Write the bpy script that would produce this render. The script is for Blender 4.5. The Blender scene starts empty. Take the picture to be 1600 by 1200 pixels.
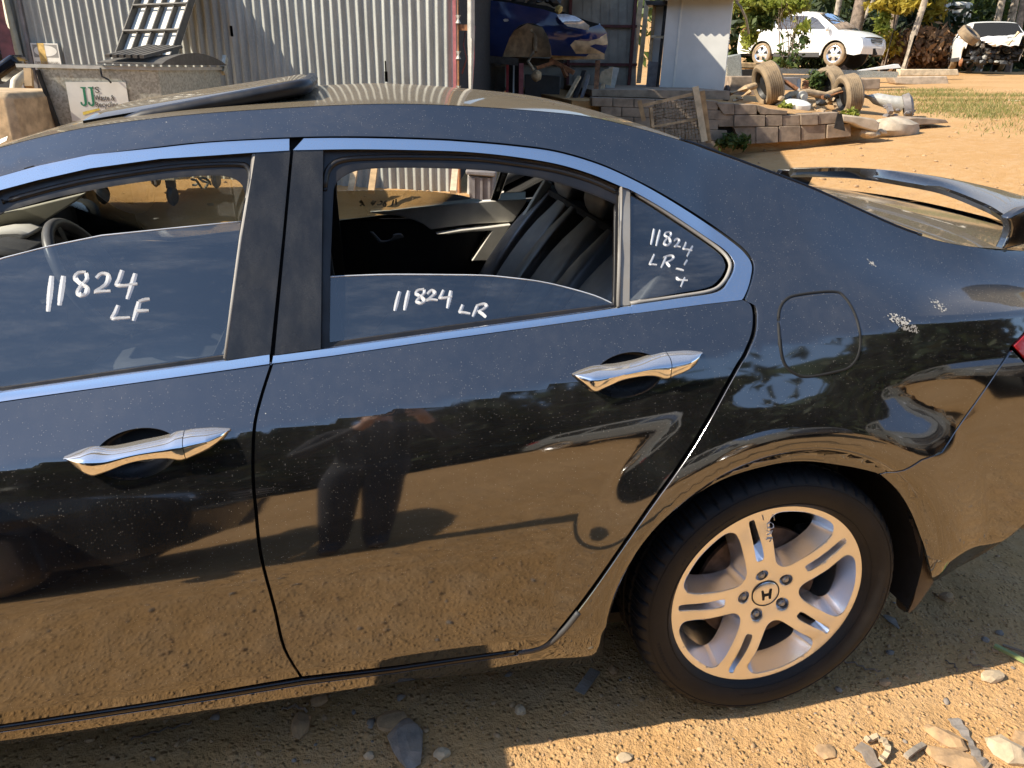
import bpy, bmesh, math, random
import numpy as np
from mathutils import Vector, Matrix, Euler
from mathutils.geometry import delaunay_2d_cdt
random.seed(7); RNG = np.random.RandomState(7)
SC = bpy.context.scene; COL = SC.collection
rad = math.radians
# ------------------------------------------------------------------ camera
CP = dict(yaw=0.21237, pitch=0.39838, roll=0.02271, C=np.array([-0.88823, -2.13544, 1.44945]), f=1171.636)
def _cam():
    y, p, r = CP['yaw'], CP['pitch'], CP['roll']
    F = np.array([math.sin(y)*math.cos(p), math.cos(y)*math.cos(p), -math.sin(p)])
    R = np.array([math.cos(y), -math.sin(y), 0.0]); U = np.cross(R, F)
    c, s = math.cos(r), math.sin(r)
    return F, c*R+s*U, -s*R+c*U
CF, CR, CU = _cam(); CC = CP['C']
def ray(x, y): return CF + (x-800)/CP['f']*CR - (y-600)/CP['f']*CU
def at(x, y, zc): return CC + zc*ray(x, y)
def atY(x, y, Y): d = ray(x, y); return CC + (Y-CC[1])/d[1]*d
def atZ(x, y, Z): d = ray(x, y); return CC + (Z-CC[2])/d[2]*d
cam = bpy.data.cameras.new('camera'); camo = bpy.data.objects.new('camera', cam); COL.objects.link(camo)
M = Matrix(((CR[0], CU[0], -CF[0], CC[0]), (CR[1], CU[1], -CF[1], CC[1]), (CR[2], CU[2], -CF[2], CC[2]), (0, 0, 0, 1)))
camo.matrix_world = M
cam.sensor_fit = 'HORIZONTAL'; cam.sensor_width = 36; cam.lens = CP['f']/1600*36
cam.clip_start = 0.02; cam.clip_end = 600
SC.camera = camo
# ------------------------------------------------------------------ light
SUN_EL = rad(39.5); SUN_DIR = np.array([-1.0, -0.055, 0.0]); SUN_DIR /= np.linalg.norm(SUN_DIR)
SUNV = Vector((SUN_DIR[0]*math.cos(SUN_EL), SUN_DIR[1]*math.cos(SUN_EL), math.sin(SUN_EL)))
w = bpy.data.worlds.new('World'); SC.world = w; w.use_nodes = True
nt = w.node_tree; nt.nodes.clear()
sky = nt.nodes.new('ShaderNodeTexSky'); sky.sky_type = 'NISHITA'; sky.sun_disc = False
sky.sun_elevation = SUN_EL; sky.sun_rotation = math.atan2(SUN_DIR[0], SUN_DIR[1])
sky.air_density = 1.0; sky.dust_density = 0.6; sky.ozone_density = 1.5
bg = nt.nodes.new('ShaderNodeBackground'); bg.inputs['Strength'].default_value = 0.145
wo = nt.nodes.new('ShaderNodeOutputWorld')
nt.links.new(sky.outputs[0], bg.inputs[0]); nt.links.new(bg.outputs[0], wo.inputs[0])
sl = bpy.data.lights.new('sun', 'SUN'); sl.energy = 4.6; sl.angle = rad(0.53); sl.color = (1.0, 0.90, 0.74)
so = bpy.data.objects.new('sun', sl); COL.objects.link(so)
so.rotation_mode = 'QUATERNION'; so.rotation_quaternion = SUNV.to_track_quat('Z', 'Y'); so.location = (0, 0, 30)
SC.view_settings.view_transform = 'Standard'; SC.view_settings.look = 'None'
SC.view_settings.exposure = 0.88; SC.view_settings.gamma = 1.0; SC.view_settings.use_curve_mapping = False
SC.render.engine = 'CYCLES'
SC.cycles.max_bounces = 8; SC.cycles.glossy_bounces = 5; SC.cycles.transparent_max_bounces = 16; SC.cycles.diffuse_bounces = 4
SC.cycles.caustics_reflective = False; SC.cycles.caustics_refractive = False

# ------------------------------------------------------------------ materials
class NT:
    def __init__(s, name):
        s.m = bpy.data.materials.new(name); s.m.use_nodes = True; s.t = s.m.node_tree; s.t.nodes.clear()
        s.out = s.n('ShaderNodeOutputMaterial')
        s.geo = None
    def n(s, typ, **kw):
        nd = s.t.nodes.new(typ)
        for k, v in kw.items(): setattr(nd, k, v)
        return nd
    def l(s, a, b): s.t.links.new(a, b)
    def val(s, inp, v):
        if hasattr(v, 'node'): s.l(v, inp)
        else: inp.default_value = v
    def coord(s, kind='Object'):
        return s.n('ShaderNodeTexCoord').outputs[kind]
    def mapping(s, vec, scale=(1, 1, 1), loc=(0, 0, 0)):
        m = s.n('ShaderNodeMapping'); m.inputs['Scale'].default_value = scale; m.inputs['Location'].default_value = loc
        s.l(vec, m.inputs['Vector']); return m.outputs[0]
    def noise(s, vec, scale, detail=4, rough=0.55):
        n = s.n('ShaderNodeTexNoise'); s.l(vec, n.inputs['Vector']); n.inputs['Scale'].default_value = scale
        n.inputs['Detail'].default_value = detail; n.inputs['Roughness'].default_value = rough; return n.outputs['Fac']
    def vor(s, vec, scale, feature='F1', out='Distance', rnd=1.0):
        n = s.n('ShaderNodeTexVoronoi', feature=feature); s.l(vec, n.inputs['Vector']); n.inputs['Scale'].default_value = scale
        n.inputs['Randomness'].default_value = rnd
        return n.outputs[out]
    def ramp(s, fac, stops):
        r = s.n('ShaderNodeValToRGB'); el = r.color_ramp.elements
        while len(el) < len(stops): el.new(0.5)
        for e, (p, c) in zip(el, stops):
            e.position = p; e.color = (c, c, c, 1) if not isinstance(c, (tuple, list)) else (*c[:3], 1)
        s.l(fac, r.inputs[0]); return r.outputs[0]
    def mr(s, v, a, b, c=0.0, d=1.0):
        m = s.n('ShaderNodeMapRange', interpolation_type='SMOOTHSTEP'); s.val(m.inputs[0], v)
        for i, x in zip((1, 2, 3, 4), (a, b, c, d)): m.inputs[i].default_value = x
        return m.outputs[0]
    def math(s, op, a, b=0.0):
        m = s.n('ShaderNodeMath', operation=op); s.val(m.inputs[0], a); s.val(m.inputs[1], b); return m.outputs[0]
    def mix(s, f, a, b):
        m = s.n('ShaderNodeMix', data_type='RGBA'); s.val(m.inputs[0], f)
        for i, c in ((6, a), (7, b)):
            if hasattr(c, 'node'): s.l(c, m.inputs[i])
            else: m.inputs[i].default_value = (*c[:3], 1)
        return m.outputs[2]
    def bsdf(s, base=(.5, .5, .5), rough=.5, metal=0.0, spec=.5, coat=0.0, normal=None, **kw):
        b = s.n('ShaderNodeBsdfPrincipled')
        if hasattr(base, 'node'): s.l(base, b.inputs['Base Color'])
        else: b.inputs['Base Color'].default_value = (*base[:3], 1)
        s.val(b.inputs['Roughness'], rough); s.val(b.inputs['Metallic'], metal)
        b.inputs['Specular IOR Level'].default_value = spec; b.inputs['Coat Weight'].default_value = coat
        b.inputs['Coat Roughness'].default_value = 0.03
        for k, v in kw.items(): s.val(b.inputs[k], v)
        if normal: s.l(normal, b.inputs['Normal'])
        return b.outputs[0]
    def bump(s, h, strength=.3, dist=.01, normal=None):
        b = s.n('ShaderNodeBump'); b.inputs['Strength'].default_value = strength; b.inputs['Distance'].default_value = dist
        s.l(h, b.inputs['Height'])
        if normal: s.l(normal, b.inputs['Normal'])
        return b.outputs[0]
    def mixsh(s, f, a, b):
        m = s.n('ShaderNodeMixShader'); s.val(m.inputs[0], f); s.l(a, m.inputs[1]); s.l(b, m.inputs[2]); return m.outputs[0]
    def done(s, sh): s.l(sh, s.out.inputs['Surface']); return s.m
    def nz(s):
        g = s.n('ShaderNodeNewGeometry'); x = s.n('ShaderNodeSeparateXYZ'); s.l(g.outputs['Normal'], x.inputs[0]); return x.outputs[2]

MAT = {}
def simple(name, base, rough=.5, metal=0.0, var=.15, scale=12, bump=0.0, bscale=60, spec=.5, dust=0.0, dustc=(.36, .25, .14), coat=0):
    """a plain material with real surface variation (noise in colour and roughness), optional settled dust"""
    s = NT(name); co = s.coord()
    n1 = s.noise(co, scale, 5); f = s.mr(n1, .3, .7)
    lo = tuple(c*(1-var) for c in base); hi = tuple(min(1, c*(1+var)) for c in base)
    c = s.mix(f, lo, hi)
    r = s.mr(s.noise(co, scale*2.3, 3), .3, .7, max(.02, rough-.08), min(1, rough+.08))
    nm = s.bump(s.noise(co, bscale, 4), .5, bump) if bump else None
    b = s.bsdf(c, r, metal, spec, coat, nm)
    if dust:
        up = s.mr(s.nz(), .1, .95, .25, 1.0)
        df = s.math('MULTIPLY', s.mr(s.noise(co, scale*.7, 6, .65), .3, .75), up)
        df = s.math('MULTIPLY', df, dust)
        b = s.mixsh(df, b, s.bsdf(dustc, .95, 0, .1))
    MAT[name] = s.done(b); return MAT[name]

def make_materials():
    # black car paint under a film of settled yard dust and fine specks
    s = NT('black_car_paint'); co = s.coord()
    base = s.bsdf((.0035, .0037, .0042), .045, 0, .5, 0.0, IOR=2.45)
    fine = s.mr(s.noise(co, 700, 2), .45, .75)
    cloud = s.mr(s.noise(co, 3.2, 6, .62), .3, .75, .35, 1.0)
    streak = s.mr(s.noise(s.mapping(co, (40, 40, 2.2)), 1.0, 3), .35, .75, .65, 1.1)
    film = s.math('MULTIPLY', s.math('MULTIPLY', s.math('ADD', s.math('MULTIPLY', fine, .55), .45), cloud), streak)
    up = s.mr(s.nz(), .05, .65, .040, .125)
    flat = s.mr(s.nz(), .88, .99, 0.0, .30)
    grain = s.mr(s.noise(co, 260, 3), .3, .7, .75, 1.0)
    f = s.math('ADD', s.math('MULTIPLY', film, up), s.math('MULTIPLY', flat, grain))
    # specks
    v = s.n('ShaderNodeTexVoronoi', feature='F1'); s.l(co, v.inputs['Vector']); v.inputs['Scale'].default_value = 300
    sep = s.n('ShaderNodeSeparateColor'); s.l(v.outputs['Color'], sep.inputs[0])
    big = s.mr(sep.outputs[0], .58, 1.0, .0, .19)
    lt = s.n('ShaderNodeMath', operation='LESS_THAN'); s.l(v.outputs['Distance'], lt.inputs[0]); s.l(big, lt.inputs[1])
    v2 = s.n('ShaderNodeTexVoronoi', feature='F1'); s.l(co, v2.inputs['Vector']); v2.inputs['Scale'].default_value = 60
    sep2 = s.n('ShaderNodeSeparateColor'); s.l(v2.outputs['Color'], sep2.inputs[0])
    big2 = s.mr(sep2.outputs[0], .975, 1.0, .0, .06)
    lt2 = s.n('ShaderNodeMath', operation='LESS_THAN'); s.l(v2.outputs['Distance'], lt2.inputs[0]); s.l(big2, lt2.inputs[1])
    sp = s.math('MAXIMUM', s.math('MULTIPLY', lt.outputs[0], .42), s.math('MULTIPLY', lt2.outputs[0], .9))
    f = s.math('MAXIMUM', f, sp)
    dc = s.mix(s.mr(sp, .1, .6), s.mix(s.mr(s.nz(), .75, .95), (.33, .31, .29), (.34, .275, .185)), (.62, .57, .48))
    dust = s.bsdf(dc, .95, 0, .1)
    MAT['paint'] = s.done(s.mixsh(f, base, dust))
    # satin dark pillar plastic
    s = NT('dusty_black_trim'); co = s.coord()
    b = s.bsdf((.012, .0125, .014), s.mr(s.noise(co, 9, 5), .3, .7, .16, .34), 0, .5)
    f = s.mr(s.noise(s.mapping(co, (5, 5, 1.2)), 4, 6, .65), .3, .8, .01, .10)
    f = s.math('MULTIPLY', f, s.mr(s.noise(co, 500, 2), .3, .7, .6, 1.2))
    MAT['trim'] = s.done(s.mixsh(f, b, s.bsdf((.36, .34, .30), .95, 0, .1)))
    # chrome (brushed, dusty)
    s = NT('satin_chrome'); co = s.coord()
    b = s.bsdf((.80, .81, .83), .11, 1.0)
    f = s.math('MULTIPLY', s.mr(s.noise(co, 420, 3), .5, .8), .22)
    MAT['chrome_strip'] = s.done(s.mixsh(f, b, s.bsdf((.5, .45, .38), .9)))
    s = NT('polished_chrome'); co = s.coord()
    b = s.bsdf((.85, .86, .87), .03, 1.0)
    f = s.math('ADD', s.math('MULTIPLY', s.mr(s.nz(), .75, 1.0), .25), s.math('MULTIPLY', s.mr(s.noise(co, 300, 3), .55, .8), .08))
    MAT['chrome'] = s.done(s.mixsh(f, b, s.bsdf((.48, .44, .38), .9)))
    # window glass: thin sheet, reflects by Fresnel, dusty
    def glass(name, tint, dusty, col=(.5, .5, .48)):
        s = NT(name); co = s.coord()
        fr = s.n('ShaderNodeFresnel'); fr.inputs['IOR'].default_value = 1.52
        fr2 = s.math('MULTIPLY', fr.outputs[0], 3.0)
        tr = s.n('ShaderNodeBsdfTransparent'); tr.inputs['Color'].default_value = (*tint, 1)
        gl = s.n('ShaderNodeBsdfGlossy'); gl.inputs['Roughness'].default_value = .012; gl.inputs['Color'].default_value = (1, 1, 1, 1)
        g = s.mixsh(s.math('MINIMUM', fr2, 1.0), tr.outputs[0], gl.outputs[0])
        spk = s.mr(s.noise(co, 140, 4, .7), .60, .78)
        wipe = s.mr(s.noise(s.mapping(co, (2.5, 2.5, 14)), 2.2, 6, .7), .42, .85)
        patch = s.mr(s.noise(co, 7, 5, .7), .40, .72)
        f = s.math('MULTIPLY', s.math('ADD', s.math('MULTIPLY', s.math('MULTIPLY', spk, patch), .75), s.math('MULTIPLY', wipe, .35)), dusty)
        f = s.math('ADD', f, .018*dusty)
        MAT[name] = s.done(s.mixsh(f, g, s.bsdf(col, .95)))
    glass('glass', (.36, .40, .43), .34)
    glass('glass_far', (.74, .74, .62), .30, (.55, .5, .36))
    glass('glass_plain', (.10, .12, .13), .6)
    glass('windscreen', (.85, .87, .86), .25)
    # alloy
    s = NT('silver_alloy'); co = s.coord()
    b = s.bsdf((.88, .88, .89), .27, .95, .5)
    f = s.mr(s.noise(co, 9, 2, .5), .35, .8, .01, .09)
    MAT['alloy'] = s.done(s.mixsh(f, b, s.bsdf((.52, .38, .22), .95)))
    # tyre
    s = NT('dusty_tyre_rubber'); co = s.coord()
    f = s.mr(s.noise(co, 9, 6, .65), .40, .85, .0, .07)
    f = s.math('ADD', f, s.math('MULTIPLY', s.mr(s.noise(co, 350, 2), .6, .8), .06))
    nm = s.bump(s.noise(co, 500, 2), .25, .001)
    MAT['tyre'] = s.done(s.mixsh(f, s.bsdf((.010, .011, .013), .6, 0, .28, 0, nm), s.bsdf((.20, .15, .10), .95)))
    s = NT('dusty_old_tyre'); co = s.coord()
    f = s.mr(s.noise(co, 7, 6, .65), .25, .7, .35, .75)
    MAT['old_tyre'] = s.done(s.mixsh(f, s.bsdf((.02, .02, .02), .7), s.bsdf((.40, .29, .17), .95)))
    # dirt
    s = NT('orange_dirt'); co = s.coord('Object')
    n1 = s.noise(co, .7, 6, .6); n2 = s.noise(co, 9, 6, .65); n3 = s.noise(co, 70, 4, .6)
    c = s.mix(s.mr(n1, .35, .68), (.45, .26, .105), (.52, .315, .142))
    c = s.mix(s.mr(n2, .40, .72, 0, .65), c, (.53, .345, .18))
    c = s.mix(s.mr(n3, .52, .72, 0, .45), c, (.29, .155, .068))
    c = s.mix(s.mr(s.noise(co, 2.3, 5, .7), .58, .74, 0, .5), c, (.33, .20, .11))
    v = s.vor(co, 62); v2 = s.vor(co, 24)
    h = s.math('ADD', s.math('MULTIPLY', n3, .5), s.math('MULTIPLY', n2, 1.1))
    h = s.math('ADD', h, s.math('MULTIPLY', s.mr(v, .05, .42, 1, 0), .38))
    h = s.math('ADD', h, s.math('MULTIPLY', s.math('MULTIPLY', s.mr(v2, .05, .34, 1, 0), s.mr(s.noise(co, 3, 3), .5, .62)), .5))
    h = s.math('ADD', h, s.math('MULTIPLY', s.noise(co, 260, 2), .22))
    MAT['dirt'] = s.done(s.bsdf(c, .96, 0, .12, 0, s.bump(h, .9, .016)))
    simple('rock', (.38, .25, .14), .9, var=.3, scale=30, bump=.004, bscale=120, dust=.6, dustc=(.44, .27, .12))
    simple('rock_grey', (.22, .20, .18), .9, var=.25, scale=30, bump=.004, bscale=120, dust=.3, dustc=(.40, .25, .12))
    simple('rock_pale', (.47, .37, .245), .85, var=.2, scale=30, bump=.003, bscale=120, dust=.3)
    simple('rubber', (.010, .010, .011), .38, var=.2, dust=.06)
    simple('black_gloss', (.006, .006, .008), .06, var=.1)
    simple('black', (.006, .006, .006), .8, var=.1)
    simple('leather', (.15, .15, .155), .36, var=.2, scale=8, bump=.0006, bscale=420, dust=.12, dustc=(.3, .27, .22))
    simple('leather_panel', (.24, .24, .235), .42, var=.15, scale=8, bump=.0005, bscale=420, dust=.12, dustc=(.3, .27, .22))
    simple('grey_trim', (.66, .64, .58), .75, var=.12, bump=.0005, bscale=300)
    simple('pillar_grey', (.26, .25, .23), .6, var=.12, dust=.3)
    simple('grey_trim_dark', (.055, .055, .055), .6, var=.12)
    simple('beige_trim', (.46, .45, .38), .8, var=.06)
    simple('silver_plastic', (.34, .35, .36), .35, .6, var=.06)
    simple('rusty_disc', (.10, .07, .055), .6, .6, var=.4, scale=30)
    simple('dark_metal', (.05, .05, .05), .5, .7, var=.3)
    simple('lamp_red', (.30, .012, .015), .06, var=.2, scale=30)
    simple('marker', (.80, .80, .78), .7, var=.06, scale=80)
    simple('marker_backlit', (.10, .08, .06), .8, var=.06, scale=80)  # marker colour darkened to paint in the backlit look of the far writing
    simple('flap', (.06, .048, .038), .5, var=.2, dust=.9, dustc=(.30, .21, .13))
    simple('splash', (.33, .31, .275), .9, var=.2, scale=60)
    # corrugated sheet (zincalume, weathered)
    s = NT('weathered_zinc'); co = s.coord()
    n = s.noise(s.mapping(co, (8, 8, 1.2)), 2.0, 6, .65); n2 = s.noise(co, 60, 4)
    c = s.mix(s.mr(n, .3, .7), (.30, .31, .285), (.43, .44, .40)); c = s.mix(s.mr(n2, .5, .8, 0, .3), c, (.62, .60, .52))
    rs = s.mr(s.noise(s.mapping(co, (6, 6, .35)), 1.6, 6, .7), .63, .78, 0, .55)
    c = s.mix(rs, c, (.52, .34, .14))
    MAT['zinc'] = s.done(s.bsdf(c, .55, .25, .4, 0, s.bump(s.noise(co, 25, 4), .25, .004)))
    s = NT('galvanised_bin'); co = s.coord()
    c = s.mix(s.mr(s.vor(co, 75, out='Color'), .2, .8), (.30, .30, .255), (.46, .46, .40))
    c = s.mix(s.mr(s.noise(co, 5, 6, .7), .56, .75, 0, .6), c, (.42, .29, .13))
    MAT['galv'] = s.done(s.bsdf(c, .5, .3, .4))
    simple('white_wall', (.66, .66, .62), .6, var=.06, scale=3, dust=.2, dustc=(.4, .36, .28))
    simple('white_paint', (.78, .78, .74), .12, var=.04, dust=.12, dustc=(.6, .5, .36))
    simple('white_wreck', (.76, .76, .72), .35, var=.06, dust=.2, dustc=(.6, .5, .36))
    simple('blue_paint', (.008, .022, .10), .10, var=.15, scale=5, dust=.18, dustc=(.30, .22, .15))
    simple('rust', (.24, .105, .045), .85, var=.45, scale=18, bump=.002, bscale=90)
    simple('rust_pale', (.46, .33, .19), .85, var=.35, scale=10, bump=.003, bscale=60, dust=.4)
    simple('red_steel', (.34, .035, .045), .45, var=.25)
    simple('dark_red', (.12, .03, .028), .6, var=.3)
    simple('pink_red', (.42, .14, .15), .7, var=.2)
    simple('pale_steel', (.42, .41, .37), .55, .2, var=.15)
    simple('cream_pipe', (.60, .57, .46), .6, var=.12, dust=.3)
    simple('back_sheet', (.36, .34, .29), .6, .1, var=.2, scale=4)
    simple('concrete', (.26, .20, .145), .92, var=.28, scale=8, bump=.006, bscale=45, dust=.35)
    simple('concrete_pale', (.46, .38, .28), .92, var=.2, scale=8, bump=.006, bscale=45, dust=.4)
    simple('wood', (.40, .27, .14), .85, var=.3, scale=9, bump=.003, bscale=60, dust=.3)
    simple('wood_pale', (.58, .47, .31), .85, var=.25, scale=9, bump=.003, bscale=60)
    simple('bark', (.20, .15, .11), .9, var=.4, scale=8, bump=.02, bscale=18)
    simple('bark_pale', (.36, .30, .23), .9, var=.4, scale=8, bump=.02, bscale=18)
    simple('grey_plastic', (.18, .17, .17), .6, var=.2, dust=.3)
    simple('black_plastic', (.030, .030, .032), .5, var=.2, dust=.10, dustc=(.3, .25, .2))
    simple('lid_black', (.06, .056, .05), .6, var=.2, dust=.2, dustc=(.42, .36, .27))
    simple('sign_white', (.74, .72, .64), .6, var=.06, dust=.2)
    simple('sign_green', (.02, .20, .10), .6, var=.08)
    simple('sign_grey', (.28, .27, .24), .6, var=.1)
    simple('sign_dark', (.22, .20, .17), .7, var=.1)
    simple('sign_yellow', (.72, .55, .10), .7, var=.2, scale=40)
    simple('rust_yellow', (.62, .42, .13), .8, var=.3, scale=20)
    simple('lens', (.62, .64, .66), .08, .3, var=.2, scale=14)
    simple('grey_paint', (.16, .165, .16), .25, var=.2, dust=.4, dustc=(.3, .26, .2))
    simple('black_paint', (.006, .006, .007), .12, var=.2, dust=.12, dustc=(.3, .22, .14))
    simple('cloth', (.016, .017, .021), .9, var=.2, scale=20)
    simple('trousers', (.022, .024, .032), .9, var=.2, scale=20)
    simple('skin', (.52, .30, .21), .55, var=.08, scale=20)
    simple('boot', (.035, .022, .014), .6, var=.2)
    simple('hair', (.02, .014, .01), .6, var=.2)
    def leaf(name, a, b, tr=.25):
        s = NT(name); g = s.n('ShaderNodeNewGeometry')
        f = g.outputs['Random Per Island']
        c = s.mix(f, a, b); d = s.bsdf(c, .55, 0, .35)
        t = s.n('ShaderNodeBsdfTranslucent'); s.l(c, t.inputs['Color'])
        MAT[name] = s.done(s.mixsh(tr, d, t.outputs[0]))
    leaf('leaf_bright', (.20, .25, .035), (.38, .40, .08), .5)
    leaf('leaf_mid', (.045, .085, .018), (.11, .14, .035), .3)
    leaf('leaf_dark', (.018, .032, .012), (.05, .065, .022), .2)
    leaf('leaf_yellow', (.30, .22, .02), (.46, .36, .05), .4)
    leaf('leaf_brown', (.15, .075, .035), (.34, .20, .10), .2)
    leaf('grass', (.13, .17, .035), (.36, .30, .11), .3)
make_materials()

# ------------------------------------------------------------------ mesh helpers
def tag(o, label=None, cat=None, group=None, kind=None):
    if label: o['label'] = label
    if cat: o['category'] = cat
    if group: o['group'] = group
    if kind: o['kind'] = kind
    return o
def link(o, parent=None):
    COL.objects.link(o)
    if parent: o.parent = parent
    return o
def empty(name, loc=(0, 0, 0), rz=0.0, label=None, cat=None, group=None):
    o = bpy.data.objects.new(name, None); o.empty_display_size = .2; o.location = loc; o.rotation_euler = (0, 0, rz)
    link(o); return tag(o, label, cat, group)
def mobj(name, verts, faces, mat, parent=None, smooth=None, normals=None):
    me = bpy.data.meshes.new(name)
    me.from_pydata([tuple(map(float, v)) for v in verts], [], [tuple(int(i) for i in f) for f in faces])
    mats = mat if isinstance(mat, (list, tuple)) else [mat]
    for m in mats: me.materials.append(MAT[m] if isinstance(m, str) else m)
    me.update()
    if smooth is not None:
        for p in me.polygons: p.use_smooth = True
        if smooth < 180: me.set_sharp_from_angle(angle=rad(smooth))
    if normals is not None:
        for p in me.polygons: p.use_smooth = True
        me.normals_split_custom_set_from_vertices([tuple(n) for n in normals])
    o = bpy.data.objects.new(name, me)
    return link(o, parent)
def bevel(o, w, seg=2, angle=40):
    m = o.modifiers.new('bevel', 'BEVEL'); m.width = w; m.segments = seg; m.limit_method = 'ANGLE'; m.angle_limit = rad(angle)
    for p in o.data.polygons: p.use_smooth = True
    o.data.set_sharp_from_angle(angle=rad(60)); m.harden_normals = False
    return o
def frame(d, up=(0, 0, 1)):
    d = np.array(d, float); d /= np.linalg.norm(d); u = np.array(up, float)
    if abs(d@u) > .97: u = np.array([1., 0, 0])
    a = np.cross(d, u); a /= np.linalg.norm(a); b = np.cross(a, d); return a, b, d
class MB:
    def __init__(s): s.v = []; s.f = []
    def add(s, v, f):
        k = len(s.v); s.v += [tuple(x) for x in v]; s.f += [tuple(i+k for i in q) for q in f]; return s
    def box(s, c, size, rz=0.0, axes=None):
        c = np.array(c, float); hx, hy, hz = [q/2 for q in size]
        if axes is None:
            ca, sa = math.cos(rz), math.sin(rz); axes = (np.array([ca, sa, 0]), np.array([-sa, ca, 0]), np.array([0, 0, 1.]))
        a, b, d = [np.array(q, float) for q in axes]
        v = [c+sx*hx*a+sy*hy*b+sz*hz*d for sz in (-1, 1) for sy in (-1, 1) for sx in (-1, 1)]
        return s.add(v, [(0, 2, 3, 1), (4, 5, 7, 6), (0, 1, 5, 4), (2, 6, 7, 3), (0, 4, 6, 2), (1, 3, 7, 5)])
    def bar(s, p0, p1, w, h, up=(0, 0, 1)):
        p0 = np.array(p0, float); p1 = np.array(p1, float); a, b, d = frame(p1-p0, up)
        return s.box((p0+p1)/2, (w, h, np.linalg.norm(p1-p0)), axes=(a, b, d))
    def tube(s, pts, r, n=8, caps=True):
        pts = [np.array(p, float) for p in pts]; k = len(pts); rs = r if hasattr(r, '__len__') else [r]*k
        base = len(s.v); pa = None
        for i, p in enumerate(pts):
            d = pts[min(i+1, k-1)]-pts[max(i-1, 0)]; a, b, d = frame(d)
            if pa is not None:
                a2 = pa-d*(pa@d)
                if np.linalg.norm(a2) > 1e-6: a = a2/np.linalg.norm(a2); b = np.cross(d, a)
            pa = a
            for j in range(n):
                t = 2*math.pi*j/n; s.v.append(tuple(p+rs[i]*(math.cos(t)*a+math.sin(t)*b)))
        for i in range(k-1):
            for j in range(n):
                s.f.append((base+i*n+j, base+i*n+(j+1) % n, base+(i+1)*n+(j+1) % n, base+(i+1)*n+j))
        if caps:
            s.f.append(tuple(base+j for j in range(n))[::-1]); s.f.append(tuple(base+(k-1)*n+j for j in range(n)))
        return s
    def prism(s, poly, depth, org=(0, 0, 0), ax=(1, 0, 0), ay=(0, 0, 1), nrm=(0, 1, 0)):
        org, ax, ay, nrm = [np.array(q, float) for q in (org, ax, ay, nrm)]; n = len(poly)
        v = [org+x*ax+y*ay for x, y in poly]; v += [q+depth*nrm for q in v]
        return s.add(v, [tuple(range(n))[::-1], tuple(range(n, 2*n))]+[(i, (i+1) % n, n+(i+1) % n, n+i) for i in range(n)])
    def lathe(s, prof, c, axis, n=32, ref=(0, 0, 1), close=False, a0=0, a1=2*math.pi):
        c = np.array(c, float); a, b, d = frame(axis, ref); base = len(s.v); m = len(prof)
        full = abs(a1-a0-2*math.pi) < 1e-6; nn = n if full else n+1
        for i in range(nn):
            t = a0+(a1-a0)*i/n
            for (r, y) in prof: s.v.append(tuple(c+d*y+r*(math.cos(t)*a+math.sin(t)*b)))
        for i in range(n):
            for j in range(m-1 if not close else m):
                i2 = (i+1) % nn; j2 = (j+1) % m
                s.f.append((base+i*m+j, base+i2*m+j, base+i2*m+j2, base+i*m+j2))
        return s
    def ico(s, c, r, sub=1, squash=(1, 1, 1), jit=0.0, rz=0.0, seed=None):
        bm = bmesh.new(); bmesh.ops.create_icosphere(bm, subdivisions=sub, radius=1.0)
        rg = np.random.RandomState(seed if seed is not None else RNG.randint(1 << 30))
        V = np.array([q.co for q in bm.verts]); F = [[q.index for q in f.verts] for f in bm.faces]; bm.free()
        V = V*(1+jit*rg.uniform(-1, 1, (len(V), 1))); V *= np.array(squash)*r
        ca, sa = math.cos(rz), math.sin(rz); V = V@np.array([[ca, sa, 0], [-sa, ca, 0], [0, 0, 1]])
        return s.add(V+np.array(c), F)
    def build(s, name, mat, parent=None, smooth=None, bev=0):
        o = mobj(name, s.v, s.f, mat, parent, smooth)
        bm = bmesh.new(); bm.from_mesh(o.data); bmesh.ops.recalc_face_normals(bm, faces=bm.faces); bm.to_mesh(o.data); bm.free()
        if smooth is not None and smooth < 180: o.data.set_sharp_from_angle(angle=rad(smooth))
        if bev: bevel(o, bev)
        return o
def dup(root, **kw):
    c = root.copy(); COL.objects.link(c)
    for ch in list(root.children):
        d = ch.copy(); COL.objects.link(d); d.parent = c
        for g in list(ch.children):
            e = g.copy(); COL.objects.link(e); e.parent = d
    return c
def crom(pts, n=8, closed=False):
    """Catmull-Rom through 2D points"""
    P = [np.array(p, float) for p in pts]; m = len(P); out = []
    for i in range(m if closed else m-1):
        g = (lambda k: P[k % m]) if closed else (lambda k: P[min(max(k, 0), m-1)])
        p0, p1, p2, p3 = g(i-1), g(i), g(i+1), g(i+2)
        for t in np.linspace(0, 1, n, endpoint=False):
            out.append(.5*((2*p1)+(-p0+p2)*t+(2*p0-5*p1+4*p2-p3)*t*t+(-p0+3*p1-3*p2+p3)*t**3))
    if not closed: out.append(P[-1])
    return [tuple(q) for q in out]
def resample(poly, sp, closed=True):
    P = np.array(poly, float)
    if closed: P = np.vstack([P, P[:1]])
    out = []
    for a, b in zip(P[:-1], P[1:]):
        n = max(1, int(math.ceil(np.linalg.norm(b-a)/sp)))
        for i in range(n): out.append(a+(b-a)*i/n)
    if not closed: out.append(P[-1])
    Q = [out[0]]
    for q in out[1:]:
        if np.linalg.norm(q-Q[-1]) > 1e-4: Q.append(q)
    if closed and np.linalg.norm(Q[0]-Q[-1]) < 1e-4: Q.pop()
    return np.array(Q)
def area2(P): return .5*np.sum(P[:, 0]*np.roll(P[:, 1], -1)-np.roll(P[:, 0], -1)*P[:, 1])
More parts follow.
